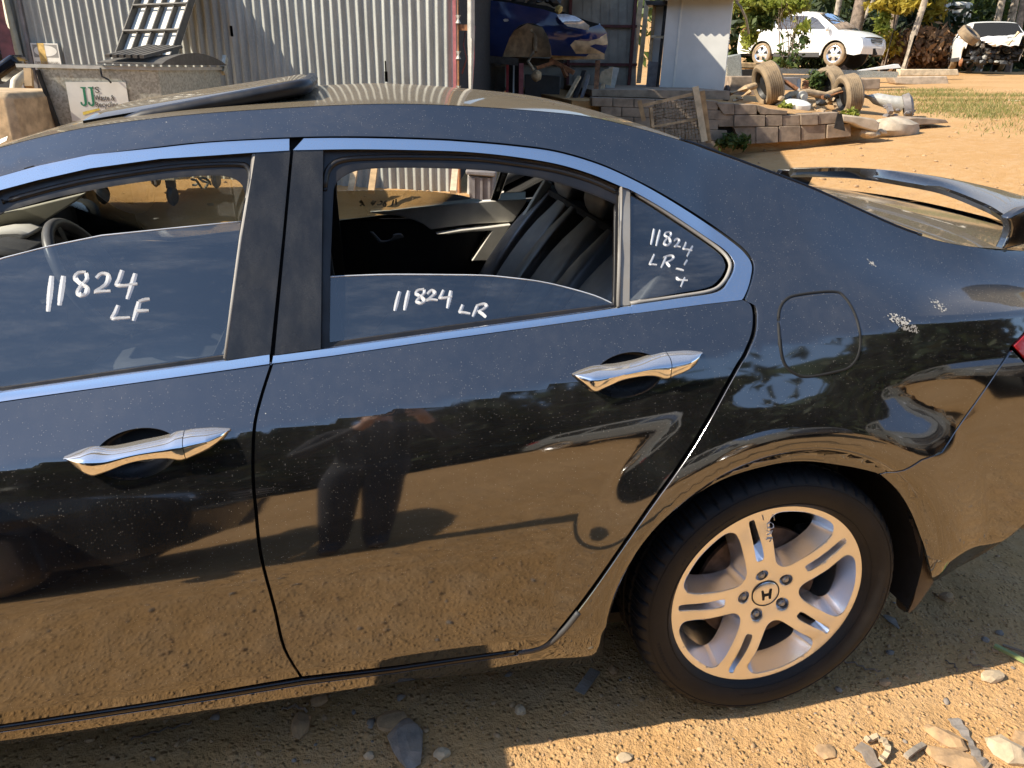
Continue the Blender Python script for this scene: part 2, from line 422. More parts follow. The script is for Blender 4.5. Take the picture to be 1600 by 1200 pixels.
def inside(Q, P):
    Q = np.atleast_2d(Q); r = np.zeros(len(Q), bool); x, y = Q[:, 0], Q[:, 1]
    for (x1, y1), (x2, y2) in zip(P, np.roll(P, -1, 0)):
        c = (y1 > y) != (y2 > y)
        with np.errstate(divide='ignore', invalid='ignore'): r ^= c & (x < (x2-x1)*(y-y1)/(y2-y1+1e-30)+x1)
    return r
def segdist(Q, P):
    d = np.full(len(Q), 1e9)
    for a, b in zip(P, np.roll(P, -1, 0)):
        e = b-a; L = e@e+1e-18; t = np.clip(((Q-a)@e)/L, 0, 1); d = np.minimum(d, np.hypot(*(Q-a-t[:, None]*e).T))
    return d
def offset_loop(P, dist):
    """inset a CCW loop by dist"""
    e1 = P-np.roll(P, 1, 0); e2 = np.roll(P, -1, 0)-P
    n1 = np.stack([-e1[:, 1], e1[:, 0]], 1); n2 = np.stack([-e2[:, 1], e2[:, 0]], 1)
    n1 /= np.linalg.norm(n1, axis=1, keepdims=True)+1e-12; n2 /= np.linalg.norm(n2, axis=1, keepdims=True)+1e-12
    n = n1+n2; n /= np.linalg.norm(n, axis=1, keepdims=True)+1e-12
    return P+n*dist, -n
def cdt(loops, pts):
    """triangulate region bounded by loops[0] (outer) minus the rest, with extra points"""
    V = []; E = []
    for L in loops:
        k = len(V); V += [tuple(p) for p in L]; E += [(k+i, k+(i+1) % len(L)) for i in range(len(L))]
    V += [tuple(p) for p in pts]
    r = delaunay_2d_cdt([Vector(v) for v in V], E, [], 0, 1e-7)
    vo = np.array([tuple(v) for v in r[0]]); F = [tuple(f) for f in r[2]]
    c = np.array([vo[list(f)].mean(0) for f in F]); ok = inside(c, np.array(loops[0]))
    for L in loops[1:]: ok &= ~inside(c, np.array(L))
    return vo, [f for f, k in zip(F, ok) if k]
def stitchless(V, F): return V, F
# ================================================================== the sedan: side surface
WZ, WR = .33, .245                     # rear wheel centre height, rim radius
XS = np.arange(-3.75, 1.061, .01)
def px_line(pts, Y):
    out = []
    for x, y in pts:
        Yv = Y if not callable(Y) else Y(-.5)
        for _ in range(4):
            p = atY(x, y, -Yv); Yv = Y if not callable(Y) else Y(p[0])
        out.append((p[0], p[2]))
    return out
def loess(pts, bw):
    P = np.array(sorted(pts)); X, Z = P.T; out = []
    for x in XS:
        wgt = np.exp(-.5*((X-x)/bw)**2)+1e-9*np.exp(-np.abs(X-x)); A = np.stack([np.ones_like(X), X-x], 1)
        W = A*wgt[:, None]; out.append(np.linalg.solve(A.T@W+1e-12*np.eye(2), W.T@Z)[0])
    return np.array(out)
def lin(*kn): k = np.array(kn); return lambda x: np.interp(x, k[:, 0], k[:, 1])
crease_px = [(0, 734), (96, 719), (200, 700), (357, 675), (402, 671), (560, 646), (700, 624), (897, 590), (1000, 573), (1101, 556), (1150, 547), (1217, 535), (1342, 517), (1400, 511), (1483, 495), (1600, 473)]
belt_px = [(0, 628), (192, 600), (421, 569), (520, 555), (675, 531), (850, 507), (986, 488), (1156, 469)]
gut_px = [(0, 271), (60, 256), (140, 239), (250, 228), (328, 220), (453, 215), (560, 213), (675, 216), (740, 219), (806, 226), (870, 235), (935, 254), (989, 278), (1040, 306), (1100, 345)]
bend_px = [(0, 229), (60, 214), (140, 196), (260, 182), (350, 174), (450, 168), (537, 163), (625, 161), (712, 164), (800, 170), (900, 177), (950, 187), (1000, 200), (1050, 214), (1100, 231), (1216, 275), (1269, 293), (1319, 317), (1391, 351), (1437, 371), (1494, 388), (1537, 391), (1569, 390)]
Y8f = lin((-3.7, .60), (-2.4, .64), (-1.9, .54), (-1.5, .47), (-.4, .47), (0, .51), (.25, .57), (.45, .635), (.55, .675), (1.1, .68))
Y7f = lin((-3.7, .68), (-2.4, .70), (-1.9, .62), (-1.5, .565), (-.5, .565), (-.14, .585), (.1, .62), (.3, .66), (.5, .70), (1.1, .705))
dense = lambda kn: [(x, float(np.interp(x, [k[0] for k in kn], [k[1] for k in kn]))) for x in np.arange(kn[0][0], kn[-1][0]+.001, .06)]
zs = {}
zs[8] = loess(dense([(-3.7, .66), (-3.3, .78), (-2.5, .93), (-2.35, .97), (-2.0, 1.12), (-1.62, 1.272)])+px_line(bend_px, Y8f)+dense([(.72, 1.068), (1.06, 1.03)]), .075)
zs[7] = loess(dense([(-3.7, .62), (-3.3, .74), (-2.5, .89), (-2.35, .92), (-2.0, 1.065), (-1.62, 1.222)])+px_line(gut_px, Y7f)+dense([(.1, 1.135), (.3, 1.075), (.45, 1.052), (1.06, 1.012)]), .075)
zs[6] = loess(dense([(-3.7, .58), (-3.3, .72), (-2.5, .84), (-2.0, .872), (-1.62, .898)])+px_line(belt_px, .755)+dense([(.0, 1.038), (.3, 1.03), (.5, 1.015), (1.06, .995)]), .16)
zs[5] = loess(dense([(-3.7, .55), (-3.3, .64), (-2.6, .71), (-2.0, .755), (-1.65, .79)])+px_line(crease_px, .846)+dense([(.62, .965), (1.06, .972)]), .16)
zs[4] = zs[5]-.125
zs[3] = np.interp(XS, [-3.7, -3, -2, 0, .5, 1.06], [.42, .48, .52, .56, .62, .66])
zs[2] = np.interp(XS, [-3.7, -1.6, -.5, .4, 1.06], [.33, .325, .345, .42, .45])
zs[1] = np.interp(XS, [-3.7, -1.7, -.45, .35, 1.06], [.225, .225, .25, .345, .36])
zs[0] = np.interp(XS, [-3.7, -1.7, -.4, .4, 1.06], [.178, .178, .182, .30, .33])
taper = np.where(XS > 0, .085*np.maximum(XS, 0)**2, 0)+np.where(XS > .72, 1.0*np.maximum(XS-.72, 0)**2.2, 0)+np.where(XS < -2.2, .06*np.maximum(-2.2-XS, 0)**2, 0)+np.where(XS < -3.0, .5*np.maximum(-3.0-XS, 0)**2.2, 0)
taper += np.where(XS < -1.2, .010*np.maximum(-1.2-XS, 0), 0)
ys = {0: .862+0*XS, 1: .893+0*XS, 2: .9215+0*XS, 3: .9185+0*XS, 4: .8905+0*XS, 5: .845+0*XS,
      6: np.interp(XS, [-3.7, -2.4, -.2, .2, .5, 1.1], [.74, .752, .752, .750, .745, .74]), 7: Y7f(XS), 8: Y8f(XS)}
def smooth1(a, bw=.06):
    k = np.exp(-.5*(np.arange(-30, 31)*.01/bw)**2); k /= k.sum(); return np.convolve(np.pad(a, 30, mode='edge'), k, 'valid')
for i in range(9):
    ys[i] = smooth1(ys[i])-taper*(1.0 if i < 7 else .8)
    if i < 4: zs[i] = smooth1(zs[i], .08)
ZT = np.stack([zs[i] for i in range(9)], 1); YT = np.stack([ys[i] for i in range(9)], 1)
for i in range(1, 9): ZT[:, i] = np.maximum(ZT[:, i], ZT[:, i-1]+.012)
def _pchip(zk, yk, z):
    n = zk.shape[1]; h = np.diff(zk, axis=1); d = np.diff(yk, axis=1)/h; m = np.zeros_like(zk)
    for i in range(1, n-1):
        a, b = d[:, i-1], d[:, i]; w1, w2 = 2*h[:, i]+h[:, i-1], h[:, i]+2*h[:, i-1]
        with np.errstate(divide='ignore', invalid='ignore'): hm = (w1+w2)/(w1/a+w2/b)
        m[:, i] = np.where(a*b > 0, hm, 0)
    for e, (i, j, k) in ((0, (0, 0, 1)), (n-1, (n-2, n-2, n-3))):
        hh, h2 = h[:, j], h[:, k]; v = ((2*hh+h2)*d[:, j]-hh*d[:, k])/(hh+h2)
        v = np.where(v*d[:, j] <= 0, 0, v); m[:, e] = np.clip(v, -3*np.abs(d[:, j]), 3*np.abs(d[:, j]))
    z = np.clip(z, zk[:, 0], zk[:, -1]); idx = np.clip((z[:, None] >= zk).sum(1)-1, 0, n-2); r = np.arange(len(z))
    hh = h[r, idx]; t = (z-zk[r, idx])/hh; y0, y1 = yk[r, idx], yk[r, idx+1]; m0, m1 = m[r, idx]*hh, m[r, idx+1]*hh
    return (2*t**3-3*t**2+1)*y0+(t**3-2*t**2+t)*m0+(-2*t**3+3*t**2)*y1+(t**3-t**2)*m1
def sstep(a, b, x): t = np.clip((x-a)/(b-a), 0, 1); return t*t*(3-2*t)
ARX, ARXF = -.005, -2.705
def S(X, Z):
    X = np.atleast_1d(np.asarray(X, float)); Z = np.atleast_1d(np.asarray(Z, float)); X, Z = np.broadcast_arrays(X, Z)
    sh = X.shape; X = X.ravel(); Z = Z.ravel(); u = np.clip((X-XS[0])/.01, 0, len(XS)-1.001); i = u.astype(int); f = (u-i)[:, None]
    zk = ZT[i]*(1-f)+ZT[i+1]*f; yk = YT[i]*(1-f)+YT[i+1]*f
    lo = np.where(Z < zk[:, 2], np.where(Z < zk[:, 1], yk[:, 1]+(Z-zk[:, 1])*.5, yk[:, 1]+(yk[:, 2]-yk[:, 1])*(Z-zk[:, 1])/(zk[:, 2]-zk[:, 1])), _pchip(zk[:, 2:6], yk[:, 2:6], Z)); hi = _pchip(zk[:, 5:], yk[:, 5:], Z)
    hl = yk[:, 5].copy()
    for k in (5, 6, 7): tt = (Z-zk[:, k])/(zk[:, k+1]-zk[:, k]); hl = np.where(Z >= zk[:, k], yk[:, k]+(yk[:, k+1]-yk[:, k])*np.clip(tt, 0, 1), hl)
    wb = sstep(-.36, .02, X); hi = hi*wb+hl*(1-wb)
    y = np.where(Z < zk[:, 5], lo, hi)
    for ax in (ARX, ARXF):
        r = np.hypot(X-ax, Z-WZ); fade = sstep(.06, -.02, Z-zk[:, 5]+.02)
        y = y+fade*(.020*sstep(.565, .435, r)-.016*np.clip((.428-r)/.030, 0, 1.3)**2)*sstep(.15, .3, Z)
    # shallow dished dent in the quarter above the arch and rear bumper edge
    y = y-.0045*np.exp(-(((X-.33)/.10)**2+((Z-.80)/.05)**2))
    return y.reshape(sh)
def Sn(X, Z, e=.004):
    sx = (S(X+e, Z)-S(X-e, Z))/(2*e); sz = (S(X, Z+e)-S(X, Z-e))/(2*e)
    n = np.stack([-sx*-1*-1, -np.ones_like(sx), -sz], -1); n[..., 0] = -sx; return n/np.linalg.norm(n, axis=-1, keepdims=True)
def on_side(pts, off=0.0):
    """pixels -> (X, Z) on the left side of the car body"""
    P = np.array(pts, float); D = np.array([ray(x, y) for x, y in P]); lo = np.full(len(P), -1.10); hi = np.full(len(P), -.40)
    def g(Y):
        t = (Y-CC[1])/D[:, 1]; X = CC[0]+t*D[:, 0]; Z = CC[2]+t*D[:, 2]; return Y+S(X, Z)+off, X, Z
    for _ in range(45):
        mid = .5*(lo+hi); v = g(mid)[0]; hi = np.where(v > 0, mid, hi); lo = np.where(v > 0, lo, mid)
    _, X, Z = g(.5*(lo+hi)); return [tuple(q) for q in np.stack([X, Z], 1)]
def panel(name, poly, mat, parent=None, side=-1, off=0.0, ret=.012, sp=.016, lip=.002, holes=(), surf=None, nrm=None, grid=True):
    """a sheet-metal panel: the outline poly (X, Z) filled on the side surface, with rolled edges"""
    sf = surf or S; nf = nrm or (Sn if surf is None else None)
    loops = []
    for k, L in enumerate([poly]+list(holes)):
        L = resample(L, sp)
        if (area2(L) > 0) != (k == 0): L = L[::-1]
        loops.append(L)
    extra = []
    for L in loops:
        Q, _ = offset_loop(L, .0035); ok = inside(Q, loops[0])
        for H in loops[1:]: ok &= ~inside(Q, H)
        Q = Q[ok]
        extra.append(Q)
    P = loops[0]; lo, hi = P.min(0), P.max(0)
    gx, gz = np.meshgrid(np.arange(lo[0]+sp/2, hi[0], sp), np.arange(lo[1]+sp/2, hi[1], sp*.87)); gx = gx+np.where(np.arange(gx.shape[0]) % 2, sp/2, 0)[:, None]
    G = np.stack([gx.ravel(), gz.ravel()], 1); ok = inside(G, P)
    for H in loops[1:]: ok &= ~inside(G, H)
    G = G[ok]
    if len(G):
        d = np.min([segdist(G, L) for L in loops], 0); G = G[d > .62*sp]
    if not grid: G = G[:0]
    V, F = cdt(loops, np.vstack(extra+[G]))
    bd = np.min([segdist(V, L) for L in loops], 0) < 1e-5
    y = -(sf(V[:, 0], V[:, 1])+off)+np.where(bd, lip, 0)
    N = nf(V[:, 0], V[:, 1]) if nf else None
    if N is None:
        e = .003; sx = (sf(V[:, 0]+e, V[:, 1])-sf(V[:, 0]-e, V[:, 1]))/(2*e); sz = (sf(V[:, 0], V[:, 1]+e)-sf(V[:, 0], V[:, 1]-e))/(2*e)
        N = np.stack([-sx, -np.ones_like(sx), -sz], 1); N /= np.linalg.norm(N, axis=1, keepdims=True)
    V3 = [np.array([v[0], yy, v[1]]) for v, yy in zip(V, y)]; NN = [n for n in N]; FF = list(F)
    for L in loops:
        _, on = offset_loop(L, .001); k = len(V3); yb = -(sf(L[:, 0], L[:, 1])+off)+lip; m = len(L)
        nb = (nf(L[:, 0], L[:, 1]) if nf else np.tile([0, -1., 0], (m, 1)))
        for q, yy, o, b in zip(L, yb, on, nb):
            n1 = np.array([o[0], 0, o[1]]); V3.append(np.array([q[0], yy, q[1]])); t = n1+.8*b; NN.append(t/np.linalg.norm(t))
        for q, yy, o in zip(L, yb, on): V3.append(np.array([q[0], yy+ret, q[1]])); NN.append(np.array([o[0], 0, o[1]]))
        FF += [(k+i, k+m+i, k+m+(i+1) % m, k+(i+1) % m) for i in range(m)]
    V3 = np.array(V3); NN = np.array(NN)
    if side > 0:
        V3[:, 1] *= -1; NN[:, 1] *= -1; FF = [tuple(f[::-1]) for f in FF]
    return mobj(name, V3, FF, mat, parent, None, NN)
def at_side(X, Z, off=0.0, side=-1):
    y = S(np.array([X]), np.array([Z]))[0]+off; return np.array([X, side*y, Z])
def strip_tube(name, pts, r, mat, parent, off=0.0, side=-1, n=8):
    return MB().tube([at_side(x, z, off, side) for x, z in pts], r, n).build(name, mat, parent, 180)

# ------------------------------------------------------------------ outlines traced on the side (pixels -> side surface)
def sec(a, b, line, n=40, dz=0.0):
    x = np.linspace(a, b, n); return [(float(q), float(np.interp(q, XS, ZT[:, line])+dz)) for q in x]
gap = crom([(427, 562), (421, 580), (408, 621), (398, 663), (395, 714), (396, 760), (400, 802), (404, 845), (411, 885), (429, 952), (444, 1014), (470, 1058)], 4)
gapw = 3.2
shut = crom([(1163, 470), (1176, 477), (1180, 495), (1177, 525), (1162, 558), (1150, 577), (1081, 699), (1012, 797), (949, 888), (919, 930), (891, 966), (858, 1004), (835, 1014), (809, 1017)], 4)
groove_t = [(0, 1133), (240, 1097), (472, 1060), (619, 1041), (712, 1028), (809, 1015)]
groove_b = [(0, 1146), (240, 1110), (400, 1084), (480, 1071), (619, 1053), (712, 1039), (809, 1025)]
sill_b = [(0, 1165), (240, 1129), (400, 1102), (556, 1078), (650, 1063), (780, 1050), (900, 1039), (941, 1034)]
arch = crom([(941, 1034), (947, 989), (960, 940), (994, 865), (1050, 801), (1125, 752), (1200, 728), (1256, 721), (1312, 727), (1350, 734), (1376, 741)], 4)
arch_b = crom([(1376, 741), (1402, 765), (1422, 795), (1437, 830), (1450, 870), (1459, 909)], 4)
seam = [(1372, 741), (1440, 718), (1472, 706), (1485, 686), (1522, 632), (1560, 576), (1581, 546)]
chrome_out = [(250, 231), (328, 223), (452, 217), (560, 216), (675, 219), (740, 223), (806, 229), (870, 238), (935, 257), (989, 281), (1040, 309), (1100, 347), (1147, 381), (1166, 399), (1174, 414), (1173, 430), (1168, 450), (1160, 468)]
body_edge = [(0, 277), (60, 260), (140, 243), (250, 229), (328, 221), (453, 214.5), (560, 213), (675, 216), (740, 220), (806, 226), (870, 235), (935, 254), (989, 278), (1042, 306), (1103, 344), (1152, 379), (1172, 398), (1180, 415), (1179, 432), (1172, 455), (1166, 470)]
# the out-of-frame continuation of these lines to the left is given directly in metres
X0 = on_side([(2, 1133)])[0][0]
def toXZ(L): return on_side(L)

def build_side(side, car):
    """one flank of the car: doors, quarter panel, trims, glass. side -1 = the photographed left"""
    far = side > 0
    doorF = empty('door', label=None); doorF.parent = car; doorR = empty('door'); doorR.parent = car
    # -- quarter panel with roof rail, sill and rear pillar: one continuous pressing
    be = toXZ(crom(body_edge, 5)); xa = be[0][0]
    front_gut = [(x, z-.006) for x, z in sec(-2.42, xa-.03, 7, 24)]
    bend = sec(-2.42, .985, 8, 120)
    am = toXZ(arch)
    gb = toXZ(groove_b); sb = toXZ(sill_b)
    lamp = [(.985, .985), (.97, .955), (.60, .962), (.545, .945), (.498, .915)]
    poly = bend+lamp+toXZ(seam)[::-1][1:]+am[::-1][1:]
    poly += sb[::-1][1:]+[(x, .178) for x in np.linspace(sb[0][0]-.05, -2.27, 12)]+[(-2.27, .222)]+[(x, .2215+.0*x) for x in np.linspace(-2.2, gb[0][0]-.05, 10)]
    poly += gb+[(a+.006, b-.002) for a, b in toXZ(shut)[::-1][1:]]
    poly += be[::-1]+front_gut[::-1]
    q = panel('quarter_panel', poly, 'paint', car, side, sp=.017)
    # -- doors
    bl = toXZ(belt_px)
    gp = toXZ(gap); gL = [(x-.0031, z) for x, z in gp]; gR = [(x+.0031, z) for x, z in gp]
    gt = toXZ(groove_t)
    gt_f = [p for p in gt if p[0] < gL[-1][0]-.01]; gt_r = [p for p in gt if p[0] > gR[-1][0]+.01]
    shR = [(a-.004, b+.001) for a, b in toXZ(shut)]
    blR = [p for p in bl if p[0] > gR[0][0]+.01]; blF = [p for p in bl if p[0] < gL[0][0]-.01]
    rear = [(gR[0][0], float(np.interp(gR[0][0], *zip(*bl)))-.002)]+blR[:-1]+shR+gt_r[::-1]+gR[::-1][:-1]
    hole = toXZ([(981+54*math.cos(t), 586-7*math.cos(t)+35*math.sin(t)) for t in np.linspace(0, 2*math.pi, 40, endpoint=False)])
    panel('door_skin', rear, 'paint', doorR, side, sp=.0125, holes=[hole])
    fx = -2.06
    fr = [(gL[0][0], float(np.interp(gL[0][0], *zip(*bl)))-.002)]+gL[1:]+gt_f[::-1]+[(x, .226) for x in (-1.75, -1.9)]+[(-2.0, .228), (-2.045, .30), (-2.06, .5), (-2.05, .75), (-2.02, .868)]+[(x, float(np.interp(x, XS, ZT[:, 6]))) for x in (-1.95, -1.85, -1.75, -1.65)]+blF
    holef = toXZ([(213+66*math.cos(t), 709-9*math.cos(t)+39*math.sin(t)) for t in np.linspace(0, 2*math.pi, 40, endpoint=False)])
    panel('door_skin', fr, 'paint', doorF, side, sp=.0125, holes=[holef])
    # front wing
    wing = [(-2.068, .228), (-2.053, .30), (-2.068, .5), (-2.058, .75), (-2.028, .872)]+[(x, float(np.interp(x, XS, ZT[:, 6])+.005)) for x in (-2.1, -2.3)]+[(-2.42, .90)]+sec(-2.43, -3.62, 8, 30)+[(-3.64, .55), (-3.6, .30), (-3.2, .24), (-3.1, .26)]
    wing += [(ARXF+.405*math.cos(t), WZ+.405*math.sin(t)) for t in np.linspace(math.pi+.15, -.28, 30)]+[(-2.29, .178), (-2.275, .178), (-2.275, .228)]
    panel('front_wing', wing, 'paint', car, side, sp=.03)
    # -- chrome round the windows
    ci_top_f = [(0, 297), (60, 281), (140, 263), (250, 248), (328, 243), (399, 238), (452, 235)]
    co = crom(chrome_out, 5); k = [i for i, p in enumerate(co) if p[0] <= 452][-1]
    cf = toXZ(co[:k+1]); cf0 = [(x, z-.010) for x, z in sec(-2.25, on_side([(0, 275)])[0][0]-.02, 7, 16)]+toXZ([(0, 276), (60, 259), (140, 242)])
    cfi = toXZ(ci_top_f)
    cin0 = [(x, z-.032) for x, z in sec(-2.20, cfi[0][0]-.03, 7, 16)]
    panel('chrome_trim', cf0+cf+(cin0+cfi)[::-1], 'chrome_strip', doorF, side, off=.004, sp=.012, lip=.003)
    co_r = [p for p in co if p[0] >= 458]
    ci_r = crom([(458, 234.5), (560, 233), (675, 235), (740, 238), (805, 245), (870, 256), (924, 272), (970, 291), (988, 298), (1040, 328), (1100, 368), (1132, 390), (1146, 407), (1148, 420), (1140, 438), (1122, 457), (1060, 467), (987, 477.5)], 5)
    strip_b = [(986, 490), (1100, 475), (1158, 468.5)]
    panel('chrome_trim', toXZ(co_r[:-1])+toXZ(strip_b[::-1])+toXZ(ci_r[::-1]), 'chrome_strip', doorR, side, off=.004, sp=.012, lip=.003)
    st = [(427, 556), (520, 544), (675, 522), (850, 498), (986, 478.5)]; sb_ = [(425, 567.5), (520, 555), (675, 532), (850, 508), (986, 489)]
    panel('chrome_trim', toXZ(st)+toXZ(sb_[::-1]), 'chrome_strip', doorR, side, off=.005, sp=.012, lip=.003)
    st = [(0, 614), (192, 586), (356, 563.5), (421, 554)]; sb_ = [(0, 627), (192, 600), (421, 568)]
    ext = [(x, float(np.interp(x, XS, ZT[:, 6]))+.001) for x in (-2.0, -1.85, -1.7, -1.6)]
    panel('chrome_trim', [(x, z+.017) for x, z in ext]+toXZ(st)+toXZ(sb_[::-1])+ext[::-1], 'chrome_strip', doorF, side, off=.005, sp=.012, lip=.003)
    # -- pillar covers
    panel('pillar_cover', toXZ([(399, 239), (453.5, 235.5), (441, 372), (422, 554), (353, 563), (379, 364)]), 'trim', doorF, side, off=.001, sp=.02)
    panel('pillar_cover', toXZ([(458.5, 235), (505, 234.5), (503, 372), (501, 545), (429, 555), (446, 372)]), 'trim', doorR, side, off=.001, sp=.02)
    # -- dark frames round the openings, set back from the chrome
    op_r = crom([(521, 300), (527, 286), (550, 271), (585, 265), (660, 264), (760, 268), (835, 278), (879, 289), (924, 304), (965, 321)], 4)
    op_r = op_r+[(963, 480), (880, 490), (700, 514), (514, 541), (516, 420)]
    out_r = [(505, 236), (560, 234), (675, 236), (740, 239), (805, 246), (870, 257), (924, 273), (971, 293), (968, 484), (850, 502), (675, 526), (501, 549), (503, 372)]
    panel('window_frame', toXZ(out_r), 'rubber', doorR, side, off=-.012, sp=.016, lip=.004, holes=[toXZ(op_r)])
    sl_r = crom([(506, 300), (512, 268), (535, 252), (590, 248), (660, 247.5), (745, 250), (810, 258), (870, 268), (925, 284), (965, 302)], 4)
    MB().tube([at_side(x, z, -.014, side) for x, z in toXZ(sl_r)], .0065, 8).build('window_seal', 'rubber', doorR, 180)
    op_f = crom([(0, 334), (70, 314), (120, 303), (180, 292), (250, 282), (290, 278), (335, 276), (358, 279), (374, 288), (381, 303), (379, 320), (375, 345), (366, 420)], 4)+[(351, 560), (192, 583), (0, 611)]
    out_f = [(0, 298), (60, 283), (140, 265), (250, 250), (328, 244), (398, 239), (379, 364), (353, 566), (192, 590), (0, 618)]
    xo = toXZ(out_f); xi = toXZ(op_f)
    xo = [(x, z-.034) for x, z in sec(-2.18, xo[0][0]-.03, 7, 12)]+xo+[(-1.62, .905), (-2.0, .875), (-2.12, .872)]
    xi = [(x, z-.075) for x, z in sec(-2.02, xi[0][0]-.03, 7, 12)]+xi+[(-1.62, .90), (-1.95, .885)]
    panel('window_frame', xo, 'rubber', doorF, side, off=-.012, sp=.016, lip=.004, holes=[xi])
    sl_f = crom([(0, 318), (70, 299), (140, 283), (250, 266), (320, 260), (372, 259), (386, 264), (391, 280), (384, 320)], 4)
    MB().tube([at_side(x, z, -.014, side) for x, z in toXZ(sl_f)], .006, 8).build('window_seal', 'rubber', doorF, 180)
    MB().tube([at_side(x, z, -.006, side) for x, z in toXZ([(397, 242), (386, 320), (377, 372), (365, 460), (352, 562)])], .0045, 8).build('window_seal', 'pillar_grey', doorF, 180)
    # -- division bar and quarter glass
    panel('division_bar', toXZ([(970, 292), (986, 297), (985, 478), (966, 480)]), 'pillar_grey' if not far else 'trim', doorR, side, off=-.004, sp=.02)
    MB().tube([at_side(x, z, -.003, side) for x, z in toXZ([(971, 292), (969, 400), (967, 480)])], .0035, 6).build('window_seal', 'pillar_grey', doorR, 180)
    qg = crom([(988, 302), (1040, 336), (1100, 377), (1127, 398), (1136, 412), (1136, 424), (1126, 440), (1108, 452), (1060, 461), (987, 473)], 4)
    panel('quarter_glass', toXZ(qg), 'glass' if not far else 'glass_far', doorR, side, off=-.010, sp=.03, ret=.003)
    qs = crom([(988, 299), (1040, 332), (1100, 372), (1130, 394), (1142, 410), (1142, 424), (1132, 443), (1112, 456), (1060, 465), (987, 476)], 4)
    MB().tube([at_side(x, z, -.007, side) for x, z in toXZ(qs)], .004, 8).build('window_seal', 'pillar_grey', doorR, 180)
    # -- main glass (lowered on the near side)
    gtop = crom([(502, 440), (520, 437), (590, 434), (640, 433.5), (700, 434), (760, 435), (805, 439), (850, 445), (890, 454), (935, 467), (964, 480)], 4)
    if not far:
        gl = panel('window_glass', toXZ(gtop+[(966, 489), (850, 505), (675, 529), (501, 553)]), 'glass', doorR, side, off=-.022, sp=.03, ret=.004, lip=.001)
        MB().tube([at_side(x, z, -.0225, side) for x, z in toXZ(gtop)], .0016, 6).build('glass_edge', 'lens', doorR, 180)
        ft = [(0, 407), (70, 389), (153, 372), (260, 361), (330, 354), (383, 349)]
        fg = toXZ(ft); fg0 = [(x, fg[0][1]+(x-fg[0][0])*.30) for x in (-1.9, -1.7)]
        panel('window_glass', fg0+fg+toXZ([(354, 566), (192, 592), (0, 618)])+[(-1.62, .905), (-1.95, .88)], 'glass', doorF, side, off=-.022, sp=.03, ret=.004, lip=.001)
        MB().tube([at_side(x, z, -.0225, side) for x, z in fg0+fg], .0016, 6).build('glass_edge', 'lens', doorF, 180)
    else:
        # the far rear glass is part lowered too, the far front one is up
        P0 = [(x, z) for x, z in toXZ(gtop)]
        panel('window_glass', P0+toXZ([(966, 489), (850, 505), (675, 529), (501, 553)]), 'glass_far', doorR, side, off=-.022, sp=.05, ret=.004, lip=.001)
        panel('window_glass', xi, 'glass_far', doorF, side, off=-.022, sp=.05, ret=.004, lip=.001)
    # -- bumper flank and lamp
    bs = [(a+.0035, b-.0035) for a, b in toXZ(seam)]
    bump = bs+[(.55, .865), (.99, .86), (.99, .345)]+toXZ([(1600, 820), (1565, 847), (1500, 885)])+toXZ(arch_b)[::-1]
    panel('rear_bumper', bump, 'paint', car, side, sp=.018)
    panel('bumper_valance', toXZ([(1459, 906), (1500, 883), (1565, 845), (1600, 818)])+[(.98, .35), (.98, .325)]+toXZ([(1600, 830), (1565, 856), (1500, 893), (1459, 915)]), 'trim', car, side, off=-.012, sp=.03)
    lampp = [(.507, .9145), (.551, .942), (.605, .957), (.975, .950), (.985, .868), (.56, .868)]
    panel('tail_lamp', lampp, 'lamp_red', car, side, off=.002, sp=.02)
    # -- fuel flap on the left quarter: raised by a hair with a dark joint
    if not far:
        ff = crom([(1217, 490), (1229, 468), (1252, 460.5), (1302, 456), (1320, 465), (1336, 492), (1344, 525), (1341, 554), (1328, 573), (1306, 581), (1262, 589), (1240, 583), (1225, 567), (1219, 538)], 5, True)
        fx_ = toXZ(ff); L = np.array(resample(fx_, .012)); L = L if area2(L) > 0 else L[::-1]
        MB().tube([at_side(x, z, -.0008, side) for x, z in list(L)+[L[0]]], .0034, 6).build('flap_joint', 'black', car, 180)
        Li, _ = offset_loop(L, .0036)
        panel('fuel_flap', Li, 'paint', car, side, off=.0022, sp=.014, lip=.0012, ret=.004)
    # -- dark inner skin that shows only in the joints
    inner = [(-2.25, .19), (-.42, .20)]+[(ARX+.425*math.cos(t), WZ+.425*math.sin(t)) for t in np.linspace(math.pi+.2, .35, 14)]+[(.50, .50), (.55, .80)]+([(.44, 1.0), (.0, .99)] if not far else [(.44, .96), (.0, .94)])+sec(-.2, -2.2, 6, 20, -.03 if not far else -.085)
    panel('inner_skin', inner, 'black', car, side, off=-.030, sp=.05)
    pil = toXZ([(470, 216), (495, 216), (470, 560), (390, 566), (415, 380)]); panel('inner_skin', pil, 'black', car, side, off=-.02, sp=.05)
    roofs = [(x, z+.006) for x, z in sec(-2.2, -.25, 7, 30)]+[(x, z-.05) for x, z in sec(-.25, -2.2, 7, 30)]
    panel('inner_skin', roofs, 'black', car, side, off=-.016, sp=.05)
    cpil = sec(-.28, .30, 7, 20, -.01)+[(.30, .99), (-.12, 1.0), (-.13, 1.06)]
    panel('inner_skin', toXZ([(1000, 262), (1060, 300), (1160, 380), (1185, 410), (1180, 470), (1163, 466), (1170, 420), (1140, 380), (1090, 345), (990, 285)]), 'black', car, side, off=-.016, sp=.05)
    # -- the rounded seal along the sill
    gm = [((a[0]+b[0])/2, (a[1]+b[1])/2-.001) for a, b in zip(toXZ([(0, 1139.5), (240, 1103.5), (472, 1066), (619, 1048), (712, 1034), (809, 1020)]), toXZ([(0, 1139.5), (240, 1103.5), (472, 1066), (619, 1048), (712, 1034), (809, 1020)]))]
    gm = [(-2.2, .224), (-1.9, .224)]+gm
